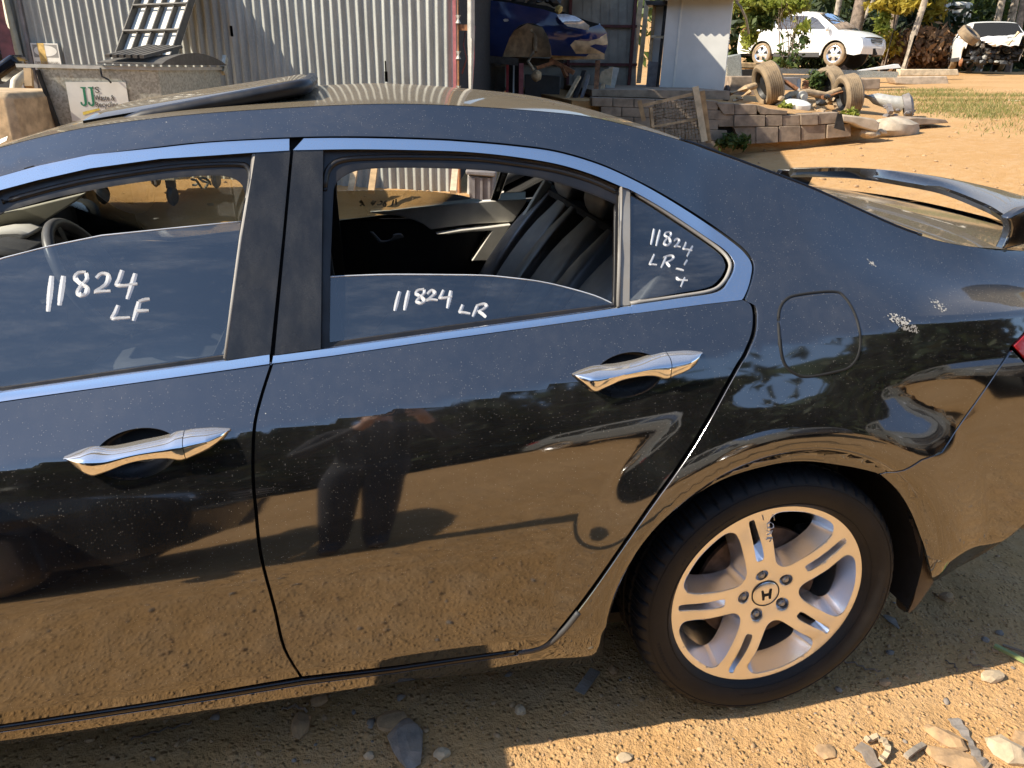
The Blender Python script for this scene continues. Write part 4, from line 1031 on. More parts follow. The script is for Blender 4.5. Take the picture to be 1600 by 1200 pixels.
# rear bench
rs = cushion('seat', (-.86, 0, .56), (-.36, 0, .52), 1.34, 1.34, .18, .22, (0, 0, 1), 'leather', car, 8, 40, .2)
fw = (-1, 0, .55)
def back_piece(name, y0, w0, y1, w1, t, mat, dx=0.0, z0=.56, z1=1.035):
    sl = lambda z: -.455+(z-.56)*.60
    return cushion(name, (sl(z0)+dx, y0, z0), (sl(z1)+dx, y1, z1), w0, w1, t, t*.75, fw, mat, rs, 12, 24, .30)
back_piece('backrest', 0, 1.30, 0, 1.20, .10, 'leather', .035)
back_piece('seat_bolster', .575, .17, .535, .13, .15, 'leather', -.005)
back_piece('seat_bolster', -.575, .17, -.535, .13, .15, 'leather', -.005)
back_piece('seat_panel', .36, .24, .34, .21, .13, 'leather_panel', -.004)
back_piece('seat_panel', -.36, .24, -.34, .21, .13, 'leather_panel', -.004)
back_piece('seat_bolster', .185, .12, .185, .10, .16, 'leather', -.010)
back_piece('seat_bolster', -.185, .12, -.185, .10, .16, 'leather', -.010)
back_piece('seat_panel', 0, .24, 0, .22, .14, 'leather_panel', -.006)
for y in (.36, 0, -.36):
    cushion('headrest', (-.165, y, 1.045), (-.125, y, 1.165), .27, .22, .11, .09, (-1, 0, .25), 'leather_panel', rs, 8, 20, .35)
MB().box((.02, 0, 1.045), (.44, 1.22, .02)).build('parcel_shelf', 'black', car)
MB().bar((-.95, -.50, 1.18), (-.90, -.48, .55), .046, .004).build('seat_belt', 'black_plastic', car)
# far door linings, traced at the lining's own plane
def lining(name, pts, Y, mat, th=.02, n=5, curve=False, parent=None):
    P = [atY(x, y, Y) for x, y in (crom(pts, n, True) if curve else pts)]
    mb = MB(); k = len(P); mb.add([p for p in P]+[p+np.array([0, th, 0]) for p in P], [tuple(range(k)), tuple(range(k, 2*k))[::-1]]+[(i, (i+1) % k, k+(i+1) % k, k+i) for i in range(k)])
    return mb.build(name, mat, parent or doorR2, None, bev=.004)
MB().box((-.72, .735, .62), (.98, .03, .60)).build('door_lining', 'black_plastic', doorR2, bev=.01)
MB().box((-1.6, .735, .53), (.9, .03, .50)).build('door_lining', 'black_plastic', doorF2, bev=.01)
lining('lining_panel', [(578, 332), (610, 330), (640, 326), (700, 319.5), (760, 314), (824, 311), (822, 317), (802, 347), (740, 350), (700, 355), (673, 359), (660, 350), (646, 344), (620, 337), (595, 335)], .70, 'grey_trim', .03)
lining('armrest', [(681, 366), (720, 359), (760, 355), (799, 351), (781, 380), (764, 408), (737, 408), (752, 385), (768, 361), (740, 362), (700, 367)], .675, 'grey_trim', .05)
lining('pull_handle', [(577, 362.5), (583, 362), (590, 370), (596, 376.5), (605, 376), (613, 373), (614, 367), (621, 365), (627, 365), (632, 371), (612, 377), (598, 380), (592, 380)], .688, 'silver_plastic', .012)
# far B pillar and belts, far rear pillar trim
MB().bar((-1.00, .53, 1.29), (-.98, .68, .50), .11, .04, (0, 1, 0)).build('pillar_trim', 'black_plastic', car)
MB().bar((-1.01, -.51, 1.28), (-1.06, -.66, .50), .08, .03, (0, 1, 0)).build('pillar_trim', 'black_plastic', car)
def quadbar(name, pa, pb, Y0, Y1, w, mat):
    return MB().bar(atY(*pa, Y0), atY(*pb, Y1), w, .03, (0, 1, 0)).build(name, mat, car, bev=.005)
quadbar('pillar_trim', (857, 283), (770, 430), .53, .60, .034, 'beige_trim')
MB().add([(-.20, .50, 1.22), (.10, .50, 1.14), (.22, .54, .98), (-.10, .58, .98)], [(0, 1, 2, 3)]).build('pillar_trim', 'beige_trim', car)
MB().add([(-.20, -.50, 1.22), (.10, -.50, 1.14), (.22, -.54, .98), (-.10, -.58, .98)], [(0, 1, 2, 3)]).build('pillar_trim', 'black_plastic', car)
# windscreen pillar trim, dash, wheel
MB().bar((-1.68, .43, 1.20), (-2.20, .52, .90), .05, .04, (0, 1, 0)).bar((-1.68, -.43, 1.20), (-2.20, -.52, .90), .05, .04, (0, 1, 0)).build('pillar_trim', 'beige_trim', car, bev=.015)
MB().prism([(-2.30, .50), (-1.90, .55), (-1.88, .74), (-1.94, .83), (-2.05, .86), (-2.30, .89)], 1.36, org=(0, -.68, 0)).build('dashboard', 'grey_trim_dark', car, bev=.03)
MB().prism([(-1.93, .86), (-1.84, .86), (-1.80, .93), (-1.90, .955), (-2.02, .93)], .34, org=(0, .22, 0)).build('instrument_hood', 'grey_trim_dark', car, bev=.02)
scn = atY(117, 392, .38); swc = np.array([scn[0]+.035, .38, scn[2]-.085]); an = np.array([-.90, 0, -.43]); a_, b_, d_ = frame(an, (0, 1, 0))
MB().tube([swc+.185*(math.cos(t)*a_+math.sin(t)*b_) for t in np.linspace(0, 2*math.pi, 49)], .0165, 12, False).build('steering_wheel', 'leather', car, 180)
MB().ico(swc+an*.03, .07, 2, (.6, 1, 1)).bar(swc+an*.03, swc+.18*a_, .035, .02).bar(swc+an*.03, swc-.18*a_, .035, .02).build('steering_hub', 'black_plastic', car, 40)
MB().tube([swc+an*.05, swc+an*.25], .035, 10).build('steering_column', 'black_plastic', car, 60)
# door mirrors
def door_mirror(side):
    Y = .99; c = np.array([-1.865, side*Y, .955]) if side > 0 else np.array([-1.93, side*1.0, .965])
    rows = []
    for i in range(9):
        t = i/8; e = math.sin(math.pi*min(max(.10+.8*t, 0), 1))**.5 if t < .999 else .92
        x = c[0]+.06-.15*(1-t)*1.0
        hw, hh = .125*(.55+.45*t**.5), .080*(.5+.5*t**.5); r = []
        for j in range(24):
            a = 2*math.pi*j/24; r.append(np.array([x, c[1]+hw*math.copysign(abs(math.cos(a))**.6, math.cos(a)), c[2]+hh*math.copysign(abs(math.sin(a))**.6, math.sin(a))]))
        rows.append(r)
    m = shell('door_mirror', rows, 'paint', doorF if side < 0 else doorF2, 60)
    r = rows[-1]; cc = np.mean(r, 0); g = [cc+(p-cc)*.86+np.array([.002, 0, 0]) for p in r]
    s = mobj('mirror_glass', g, [tuple(range(24))], 'mirror', m); return m
s = NT('mirror_glass'); MAT['mirror'] = s.done(s.bsdf((.8, .82, .85), .02, 1.0))
door_mirror(-1)
mc = atY(128, 341, .93); mz = float((mc-CC)@CF); rows = []
for sc_, dz in ((.80, .0), (.98, .012), (1.0, .03), (.9, .08), (.55, .125), (.1, .14)):
    rows.append([at(128+30*sc_*math.copysign(abs(math.cos(t))**.75, math.cos(t)), 341+31*sc_*math.copysign(abs(math.sin(t))**.75, math.sin(t))+4*math.cos(t), mz+dz) for t in np.linspace(0, 6.283, 28, endpoint=False)])
m2 = shell('door_mirror', rows, 'grey_trim_dark', doorF2, 60)
mobj('mirror_glass', [at(119+20*math.cos(t), 340+25*math.sin(t), mz-.006) for t in np.linspace(0, 6.283, 28, endpoint=False)], [tuple(range(28))], 'mirror', m2)
px_plate('pillar_trim', [(-80, 356), (0, 334), (132, 302), (116, 316), (60, 352), (42, 363), (0, 366), (-80, 378)], .50, .03, 'beige_trim', car)
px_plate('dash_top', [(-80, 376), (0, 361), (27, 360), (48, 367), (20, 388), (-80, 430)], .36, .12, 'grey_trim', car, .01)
MB().bar((-1.93, -.93, .925), (-1.95, -.83, .905), .05, .04).build('mirror_stalk', 'black_gloss', doorF, bev=.01)
MB().bar((-1.87, .93, .915), (-1.92, .83, .90), .05, .04).build('mirror_stalk', 'black_gloss', doorF2, bev=.01)

# ---------------------------------------------------------------- paint-marker writing on the glass
def cA(L): return [(x/2.6096, 180+y/2.6096) for x, y in L]
def cG(L): return [(500+x/2.2857, 220+y/2.2857) for x, y in L]
def cQ(L): return [(940+x/5.0, 260+y/5.0) for x, y in L]
def writing(name, strokes, parent, off, mat='marker', w=.0034, side=-1, rg=random.Random(3)):
    mb = MB()
    for st in strokes:
        P = resample(crom(st, 5) if len(st) > 2 else st, 2.2, False)
        XZ = on_side(P, off) if side < 0 else far_xz(P, off)
        pts = [at_side(x, z, off+.0008, side) for x, z in XZ]; k = len(pts)
        rr = [w*(.62+.38*math.sin(math.pi*(.15+.8*i/max(1, k-1)))+rg.uniform(-.06, .06)) for i in range(k)]
        # flat ribbon: a squashed tube would need scaling, so lay a double-sided strip with a small thickness
        T = np.gradient(np.array(pts), axis=0); T /= np.linalg.norm(T, axis=1, keepdims=True)+1e-12
        N = np.array([0, 1.0*side, 0]); base = len(mb.v)
        for p, t, r in zip(pts, T, rr):
            b = np.cross(t, N); b /= np.linalg.norm(b)+1e-9; mb.v += [tuple(p-b*r), tuple(p+N*.0007), tuple(p+b*r), tuple(p-N*.0003)]
        for i in range(k-1):
            for j in range(4): mb.f.append((base+i*4+j, base+i*4+(j+1) % 4, base+(i+1)*4+(j+1) % 4, base+(i+1)*4+j))
        mb.f += [tuple(base+j for j in range(4)), tuple(base+(k-1)*4+j for j in range(4))]
    return mb.build(name, mat, parent)
def far_xz(P, off):
    out = []
    for x, y in P:
        Y = .75
        for _ in range(12): p = atY(x, y, Y); Y = float(S(np.array([p[0]]), np.array([p[2]]))[0])+off
        out.append((p[0], p[2]))
    return out
LF = [[(212, 655), (205, 720), (197, 800)], [(260, 655), (252, 712), (243, 775)],
      [(352, 642), (322, 645), (308, 665), (330, 690), (355, 705), (352, 730), (330, 738), (320, 722), (335, 695), (355, 670), (352, 642)],
      [(395, 665), (415, 648), (442, 655), (436, 690), (400, 716), (392, 722), (420, 720), (452, 718)],
      [(500, 632), (488, 670), (480, 694), (515, 697), (562, 688)], [(553, 645), (537, 700), (520, 750)],
      [(484, 775), (472, 806), (462, 830), (495, 829), (532, 826)], [(568, 760), (558, 800), (545, 838)], [(568, 762), (590, 755), (612, 751)], [(556, 800), (580, 800), (608, 797)]]
writing('marker_writing', [cA(s) for s in LF], doorF, -.022, w=.0050)
LR = [[(285, 538), (276, 570), (267, 607)], [(317, 535), (309, 570), (302, 605)],
      [(372, 531), (350, 535), (345, 548), (362, 560), (372, 572), (360, 582), (346, 574), (358, 558), (372, 545), (372, 531)],
      [(384, 548), (398, 535), (410, 545), (395, 562), (384, 570), (400, 568), (420, 570)],
      [(442, 533), (434, 552), (430, 562), (450, 562), (472, 556)], [(468, 535), (462, 565), (455, 598)],
      [(510, 585), (505, 600), (501, 612), (518, 615), (536, 618)], [(563, 588), (555, 608), (546, 628)], [(558, 590), (585, 584), (594, 592), (580, 604), (562, 610)], [(566, 610), (580, 620), (592, 630)]]
writing('marker_writing', [cG(s) for s in LR], doorR, -.022, w=.0042)
LQ = [[(410, 488), (398, 550), (384, 612)], [(456, 496), (440, 560), (425, 622)],
      [(535, 512), (500, 520), (496, 545), (525, 565), (535, 595), (510, 620), (487, 605), (505, 570), (540, 540), (535, 512)],
      [(565, 582), (585, 568), (604, 580), (590, 610), (572, 628), (590, 626), (615, 632)],
      [(660, 592), (648, 625), (640, 646), (670, 652), (706, 660)], [(712, 622), (690, 660), (666, 704)],
      [(412, 686), (395, 725), (378, 764), (402, 768), (430, 771)], [(505, 704), (485, 750), (464, 792)], [(482, 712), (535, 698), (560, 712), (540, 735), (498, 752)], [(505, 752), (518, 770), (530, 784)],
      [(670, 732), (655, 755), (644, 771)], [(580, 800), (612, 808), (640, 815)], [(588, 862), (595, 885), (632, 892), (671, 892)], [(652, 868), (636, 900), (618, 942)]]
writing('marker_writing', [cQ(s) for s in LQ], doorR, -.010, w=.0034)
cF = lambda L: [(250+x/5.161, 200+y/5.161) for x, y in L]
RFw = [[(246, 412), (268, 416), (290, 420)], [(286, 414), (312, 450), (340, 490)], [(258, 460), (280, 460), (302, 452)],
       [(308, 402), (345, 428), (380, 436), (408, 428)], [(318, 402), (350, 404), (385, 420), (412, 462)], [(392, 440), (376, 466), (358, 490)]]
writing('marker_writing', [cF(s) for s in RFw], doorF2, -.022, w=.0042, side=1)
cR = lambda L: [(500+x/6, 220+y/6) for x, y in L]
RRw = [[(690, 555), (682, 585), (672, 615)], [(713, 545), (713, 580), (712, 610)], [(625, 560), (602, 575), (618, 598), (606, 615), (594, 594), (625, 560)],
       [(565, 562), (582, 578), (560, 596), (535, 600)], [(502, 560), (482, 588), (510, 592)], [(522, 565), (505, 585), (490, 606)],
       [(385, 560), (400, 585), (415, 612)], [(388, 560), (376, 575), (408, 588)], [(400, 592), (388, 600), (374, 612)]]
writing('marker_writing', [cR(s) for s in RRw], doorR2, -.022, 'marker_backlit', w=.0034, side=1)
for d_ in (doorF2, doorR2):
    d_.location.z = -.034
    for ch in d_.children:
        if ch.name.split('.')[0] in ('lining_panel', 'armrest', 'pull_handle', 'marker_writing', 'door_mirror', 'door_lining'): ch.location.z = .034
# bird-lime and dirt splashes on the quarter
mb = MB(); rg = np.random.RandomState(4)
for (cx, cy, rx, ry, cnt) in ((1412, 505, 24, 13, 170), (1466, 477, 12, 11, 60), (1361, 411, 6, 6, 22)):
    for _ in range(cnt):
        a = rg.uniform(0, 6.28); q = rg.uniform(0, 1)**.8; x = cx+rx*q*math.cos(a)+ry*.6*q*math.sin(a); y = cy+ry*q*math.sin(a)+rx*.35*q*math.cos(a)
        X, Z = on_side([(x, y)])[0]; p = at_side(X, Z, .0003); n = Sn(np.array([X]), np.array([Z]))[0]
        r = rg.uniform(.0004, .0020); k = rg.randint(4, 7); t = np.cross(n, [0, 0, 1.]); t /= np.linalg.norm(t); b = np.cross(n, t); an = rg.uniform(0, 6)
        mb.add([p+n*.0004+r*rg.uniform(.6, 1.5)*(math.cos(an+i*6.283/k)*t+math.sin(an+i*6.283/k)*b*1.3) for i in range(k)], [tuple(range(k))])
sp = mb.build('dirt_splash', 'splash', car); sp['kind'] = 'stuff'
# ================================================================== ground
def terrain(x, y):
    x = np.asarray(x, float); y = np.asarray(y, float)
    a = np.maximum(y-.9, 0); wl = 1-sstep(.3, 3.6, x)
    left = .45*(1-np.exp(-a/2.2))*1.02+.012*a
    q = .085*x+.012*y-.19+.05*np.maximum(y-16, 0); q = np.where(q > .25, q, .25*np.exp((np.minimum(q, .25)-.25)/.25)); q = q*sstep(.6, 5.0, a+.35*np.maximum(x-3, 0)*(y > -1))
    right = 1.85*(1-np.exp(-q))
    z = wl*np.minimum(left, .50+.01*a)+(1-wl)*right
    r2 = np.hypot(x+.5, y)
    z = z+np.maximum(np.hypot(x, np.maximum(y, 0))-46, 0)*.22*(y > 0)
    return z
def vnoise(x, y, seed=0):
    xi = np.floor(x).astype(int); yi = np.floor(y).astype(int); fx = x-xi; fy = y-yi; fx = fx*fx*(3-2*fx); fy = fy*fy*(3-2*fy)
    def h(a, b):
        n = (a*374761393+b*668265263+seed*982451653) & 0xffffffff; n = ((n ^ (n >> 13))*1274126177) & 0xffffffff; return ((n ^ (n >> 16)) & 0xffff)/65535.0
    return (h(xi, yi)*(1-fx)+h(xi+1, yi)*fx)*(1-fy)+(h(xi, yi+1)*(1-fx)+h(xi+1, yi+1)*fx)*fy
def relief(x, y):
    z = .018*(vnoise(x*1.3, y*1.3, 1)-.5)+.012*(vnoise(x*4, y*4, 2)-.5)+.007*(vnoise(x*13, y*13, 3)-.5)
    z = z+.006*np.maximum(vnoise(x*31, y*31, 4)-.55, 0)*2
    # tyre ruts running past behind the car and in front of it
    rut = np.exp(-((y-3.2-.25*x)/.35)**2)+np.exp(-((y-4.9-.25*x)/.35)**2); z = z-.02*rut*(x > 1)
    tr = np.exp(-((x-.25+.3*(y+1.9))/.16)**2)*(y < -1.2); z = z+.010*tr*np.sin(y*42)*.6-.012*tr
    return z
def gz(x, y): return terrain(x, y)+relief(np.asarray(x, float), np.asarray(y, float))
def onground(px, py):
    d = ray(px, py); lo = .5; t = .5
    while t < 120:
        p = CC+t*d
        if p[2] < float(terrain(p[0], p[1])): break
        lo = t; t *= 1.02
    hi = t
    for _ in range(30):
        m_ = .5*(lo+hi); p = CC+m_*d
        if p[2] < float(terrain(p[0], p[1])): hi = m_
        else: lo = m_
    return CC+hi*d
def axis(dense0, dense1, step, far0, far1, g=1.10):
    a = list(np.arange(dense0, dense1, step)); s = step; x = a[-1]
    while x < far1: s = min(s*g, 6); x += s; a.append(x)
    s = step; x = dense0; b = []
    while x > far0: s = min(s*g, 6); x -= s; b.append(x)
    return np.array(b[::-1]+a)
ax_ = axis(-2.6, 2.4, .022, -90, 120); ay_ = axis(-3.0, -.2, .022, -90, 130)
GX, GY = np.meshgrid(ax_, ay_); GZ = gz(GX, GY); nx_, ny_ = len(ax_), len(ay_)
me = bpy.data.meshes.new('ground'); V = np.stack([GX.ravel(), GY.ravel(), GZ.ravel()], 1)
I = np.arange(nx_*ny_).reshape(ny_, nx_); F = np.stack([I[:-1, :-1].ravel(), I[:-1, 1:].ravel(), I[1:, 1:].ravel(), I[1:, :-1].ravel()], 1)
me.vertices.add(len(V)); me.vertices.foreach_set('co', V.ravel().astype(np.float32)); me.loops.add(F.size); me.loops.foreach_set('vertex_index', F.ravel().astype(np.int32))
me.polygons.add(len(F)); me.polygons.foreach_set('loop_start', np.arange(0, F.size, 4, dtype=np.int32)); me.polygons.foreach_set('loop_total', np.full(len(F), 4, np.int32)); me.update(calc_edges=True)
me.polygons.foreach_set('use_smooth', np.ones(len(F), bool)); me.materials.append(MAT['dirt'])
ground = link(bpy.data.objects.new('ground', me)); ground['kind'] = 'structure'

# -------------------------------------------------- many small stones, one mesh
def bulk(name, V, F, mat, kind='stuff', smooth=False):
    me = bpy.data.meshes.new(name); V = np.asarray(V, np.float32); F = np.asarray(F, np.int32); k = F.shape[1]
    me.vertices.add(len(V)); me.vertices.foreach_set('co', V.ravel()); me.loops.add(F.size); me.loops.foreach_set('vertex_index', F.ravel())
    me.polygons.add(len(F)); me.polygons.foreach_set('loop_start', np.arange(0, F.size, k, dtype=np.int32)); me.polygons.foreach_set('loop_total', np.full(len(F), k, np.int32)); me.update(calc_edges=True)
    if smooth: me.polygons.foreach_set('use_smooth', np.ones(len(F), bool))
    me.materials.append(MAT[mat]); o = link(bpy.data.objects.new(name, me))
    if kind: o['kind'] = kind
    return o
def stones(name, n, x0, x1, y0, y1, smin, smax, mat, seed, power=3.0):
    rg = np.random.RandomState(seed); x = rg.uniform(x0, x1, n); y = rg.uniform(y0, y1, n)
    keep = vnoise(x*2.2, y*2.2, seed+50)+.25*rg.rand(n) > .45; x, y = x[keep], y[keep]; n = len(x)
    s = smin+(smax-smin)*rg.rand(n)**power
    bm = bmesh.new(); bmesh.ops.create_icosphere(bm, subdivisions=1, radius=1); B = np.array([v.co for v in bm.verts]); T = np.array([[v.index for v in f.verts] for f in bm.faces]); bm.free()
    D = 1+rg.uniform(-.38, .38, (n, len(B), 1)); P = B[None]*D*np.stack([rg.uniform(.7, 1.3, n), rg.uniform(.6, 1.1, n), rg.uniform(.4, .8, n)], 1)[:, None]
    an = rg.uniform(0, 6.28, n); c, sn = np.cos(an)[:, None], np.sin(an)[:, None]; px = P[..., 0]*c-P[..., 1]*sn; py = P[..., 0]*sn+P[..., 1]*c
    P = np.stack([px, py, P[..., 2]], -1)*s[:, None, None]; z = gz(x, y)
    P += np.stack([x, y, z+s*.05], 1)[:, None]
    FF = (T[None]+(np.arange(n)*len(B))[:, None, None]).reshape(-1, 3)
    return bulk(name, P.reshape(-1, 3), FF, mat)
stones('pebbles', 9000, -2.3, 2.6, -2.6, -.15, .0015, .010, 'rock', 11, 4.0)
stones('pebbles', 1200, -2.3, 2.6, -2.6, .3, .002, .013, 'rock_grey', 12, 4.0)
stones('crumbs', 9000, -1.2, 2.2, -1.15, -.55, .0010, .0045, 'rock', 14, 2.2)
stones('gravel', 5000, -4, 16, 1.2, 13, .005, .035, 'rock', 13, 5.0)

# -------------------------------------------------- the stones and scraps one can point to
def rock(px, py, r, sq, mat, label, seed, group=None, cat='stone', rz=0.0, sink=.30):
    p = onground(px, py); z = float(gz(p[0], p[1])); o = MB().ico((0, 0, 0), r*.92, 2, sq, .17, rz, seed).build('stone', mat, None, 12)
    o.location = (p[0], p[1], z+r*sq[2]*(1-2*sink)); return tag(o, label, cat, group)
rock(635, 1165, .058, (.75, 1.35, .28), 'rock_grey', 'flat grey stone half sunk in shaded dirt below the rear door', 1)
rock(612, 1130, .040, (1.1, .9, .22), 'rock', 'low brown slab of stone just above the flat grey stone', 2)
rock(577, 1184, .014, (1, .8, .8), 'rock_pale', 'small pale stone left of the flat grey stone at the bottom edge', 3)
rock(690, 1183, .018, (1.2, .9, .75), 'rock_pale', 'pale angular stone right of the flat grey stone at the bottom edge', 4)
rock(813, 1113, .016, (1, 1, .8), 'rock_pale', 'single light brown stone in the shade below the door seal end', 5)
rock(498, 1098, .020, (1.2, .9, .6), 'rock', 'brown stone tucked under the sill below the joint of the doors', 6)
rock(470, 1135, .030, (.8, 1.4, .35), 'rock', 'long brown stone flake in the shade left of the flat grey stone', 7)
rock(1478, 935, .021, (1.2, .9, .7), 'rock', 'brown block of stone in the shade behind the mud flap', 8)
rock(1570, 1180, .042, (.85, 1.1, .62), 'rock_pale', 'large smooth pale stone in the sun at the bottom right', 9, rz=.5)
rock(1477, 1155, .036, (.7, 1.5, .4), 'rock', 'long sandy stone in the sun left of the bent metal strap', 10, rz=.6)
rock(1550, 1062, .026, (1.4, .8, .6), 'rock_pale', 'jagged sandy stone in the sun below the green stick', 11)
rock(1290, 1178, .026, (1.1, .9, .3), 'rock', 'round flat sandy stone in the sun under the wheel', 12)
rock(976, 1188, .018, (1.2, .8, .4), 'rock_pale', 'pale crumbled lump in the sun below the tyre', 13)
rock(1382, 1068, .014, (1.4, .9, .6), 'rock', 'small sandy stone on the edge of the car shadow', 14)
rock(1600, 1160, .03, (1, 1, .6), 'rock', 'sandy stone cut by the right edge of the picture', 15)
rock(1540, 1000, .012, (1, 1, .6), 'rock_grey', 'small grey stone in the shade near the green stick', 16)
rock(1390, 1022, .013, (1, .8, .5), 'rock_grey', 'grey pebble in the shade right of the tyre', 17)
rock(1490, 1187, .045, (1.5, .7, .28), 'rock', 'broad sandy slab at the bottom edge beside the metal strap', 19, rz=-.5)
rock(957, 1050, .014, (.9, 1.2, .7), 'rock', 'brown stone in the deep shade before the tyre', 18)
def gp(px, py, h=0.0): p = onground(px, py); return np.array([p[0], p[1], float(gz(p[0], p[1]))+h])
def strap(name, pts, w, mat, label, cat, h=.006, th=.003):
    P = [gp(x, y, h+.004*math.sin(i*2.1)) for i, (x, y) in enumerate(pts)]; mb = MB(); T = np.gradient(np.array(P), axis=0); k = len(P)
    for p, t, ww in zip(P, T, w if hasattr(w, '__len__') else [w]*k):
        b = np.cross(t, [0, 0, 1.]); b /= np.linalg.norm(b); mb.v += [tuple(p-b*ww), tuple(p-b*ww+np.array([0, 0, th])), tuple(p+b*ww+np.array([0, 0, th])), tuple(p+b*ww)]
    for i in range(k-1):
        for j in range(4): mb.f.append((i*4+j, i*4+(j+1) % 4, (i+1)*4+(j+1) % 4, (i+1)*4+j))
    mb.f += [(0, 1, 2, 3), tuple((k-1)*4+j for j in range(4))]
    return tag(mb.build(name, mat), label, cat)
strap('metal_strap', crom([(1488, 1125), (1500, 1140), (1512, 1158), (1520, 1172), (1528, 1188), (1545, 1200)], 3), [.014, .015, .015, .014, .012, .009, .006, .005, .007, .009, .010, .011, .012, .012, .012, .012], 'rock_grey', 'bent grey metal strap lying in the sunlit dirt at the bottom right', 'scrap')
strap('scrap_strip', [(930, 1050), (918, 1068), (905, 1084)], .014, 'rock_grey', 'dark flat strip lying in the shade before the rear tyre', 'scrap', .003, .003)
strap('green_stick', [(1552, 1015), (1580, 1030), (1625, 1054)], .006, 'leaf_stick', 'green and brown stick at the right edge on the shadow line', 'stick', .008, .008) if 'leaf_stick' in MAT else None
simple('leaf_stick', (.20, .24, .09), .7, var=.3)
strap('green_stick', [(1552, 1014), (1580, 1029), (1625, 1053)], .0065, 'leaf_stick', 'flat green stick at the right edge on the shadow line', 'stick', .008, .008)
strap('brown_stick', [(1566, 1010), (1600, 1023), (1630, 1034)], .003, 'bark', 'thin brown stick just above the flat green stick', 'stick', .006, .005)
strap('metal_scrap', [(1338, 1172), (1352, 1182), (1362, 1196), (1370, 1204)], [.016, .017, .015, .012], 'rock_grey', 'flat grey shard lying in the sunlit dirt under the wheel', 'scrap')
strap('plastic_loop', crom([(1350, 1166), (1368, 1160), (1382, 1170), (1384, 1184), (1374, 1196)], 4), .006, 'rock_pale', 'curled dusty plastic loop beside the flat grey shard', 'scrap', .008, .008)
strap('dry_bark', [(1413, 1190), (1428, 1178), (1442, 1167)], .006, 'bark_pale', 'small bundle of dry bark between two sandy stones', 'bark', .008, .008)
strap('dry_leaf', [(1380, 966), (1392, 974), (1404, 984)], [.006, .014, .002], 'rock_grey', 'dry curled leaf in the shade under the mud flap', 'leaf')
strap('twig', crom([(1475, 1036), (1490, 1042), (1494, 1052)], 4), .0018, 'bark', 'short hooked twig in the sun at the shadow edge', 'twig', .006, .003)
strap('twig', crom([(1512, 1040), (1530, 1044), (1548, 1052)], 4), .0018, 'bark', 'thin straight twig in the sun under the green stick', 'twig', .006, .003)
strap('twig', crom([(1312, 1036), (1335, 1040), (1352, 1048), (1375, 1052)], 4), .0018, 'bark', 'wavy twig in the shade right of the tyre', 'twig', .005, .003)
strap('twig', crom([(205, 1160), (240, 1146), (270, 1138), (300, 1130)], 4), .002, 'bark', 'dark twig lying under the sill of the front door', 'twig', .005, .003)
strap('twig', crom([(440, 1112), (462, 1108), (480, 1116)], 4), .0025, 'bark', 'dark twig under the sill left of the brown stone', 'twig', .005, .003)

# ================================================================== shed
WP = np.array([.09, 4.66, 0]); WA = rad(-18); WD = np.array([math.cos(WA), math.sin(WA), 0]); WN = np.array([math.sin(WA), -math.cos(WA), 0])
def onwall(px, py, off=0.0):
    d = ray(px, py); p0 = WP+WN*off; t = ((p0-CC)@WN)/(d@WN); return CC+t*d
WR_ = onwall(711, 60); WL_ = onwall(24, 60); sR = (WR_-WP)@WD; sL = (WL_-WP)@WD
shed = empty('iron_shed', WP+np.array([0, 0, .3]), 0, 'weathered corrugated iron shed wall behind the black car', 'shed')
def wpt(s_, z, off=0.0): return WP+WD*s_+WN*off+np.array([0, 0, z])
zb = .33; ZTOP = 3.3
def corr_sheet(s0, s1, z0, z1, pitch, amp, name, hole=None, parent=None, dz=3, off=0.0):
    n = int((s1-s0)/pitch*10); ss = np.linspace(s0, s1, n+1); zz = np.linspace(z0, z1, dz*6+1); v = []; rg = np.random.RandomState(int(abs(s0)*100))
    ph = rg.uniform(0, 1)
    for z in zz:
        for s_ in ss:
            o = amp*math.sin(2*math.pi*(s_/pitch))+.004*math.sin(s_*3+z*2+ph*6)+.003*math.sin(z*9+s_*11)
            v.append(wpt(s_, z, off+o))
    m = n+1; f = [(i*m+j, i*m+j+1, (i+1)*m+j+1, (i+1)*m+j) for i in range(len(zz)-1) for j in range(n)]
    if hole: f = [q for q in f if not any(np.hypot((np.dot(np.mean([v[i] for i in q], 0)-WP, WD)-hs)/a, (np.mean([v[i][2] for i in q])-hz)/b) < 1 for hs, hz, a, b in hole)]
    o = mobj(name, [np.array(p)-np.array(shed.location) for p in v], f, 'zinc', parent, 180); return o
h1 = onwall(362, 50); h2 = onwall(604, 118); holes = [((h1-WP)@WD, h1[2], .016, .028), ((h2-WP)@WD, h2[2], .015, .085)]
cuts = np.linspace(sL, sR, 7)
for i in range(6): 
    hs = [h for h in holes if cuts[i]-.1 < h[0] < cuts[i+1]+.1]
    corr_sheet(cuts[i], cuts[i+1]+.03, zb, ZTOP, .0745, .0115, 'wall_sheet', hs, shed, 6 if hs else 3, .003*(i % 2))
lp = lambda p: np.array(p)-np.array(shed.location)
MB().box(lp(wpt((sL+sR)/2, 1.8, -.09)), (sR-sL, .02, 3.0), WA).build('inner_wall', 'black', shed)
MB().box(lp(wpt((sL+sR)/2, ZTOP+.04, -1.0)), (sR-sL+.4, 2.4, .04), WA).build('roof', 'zinc', shed)
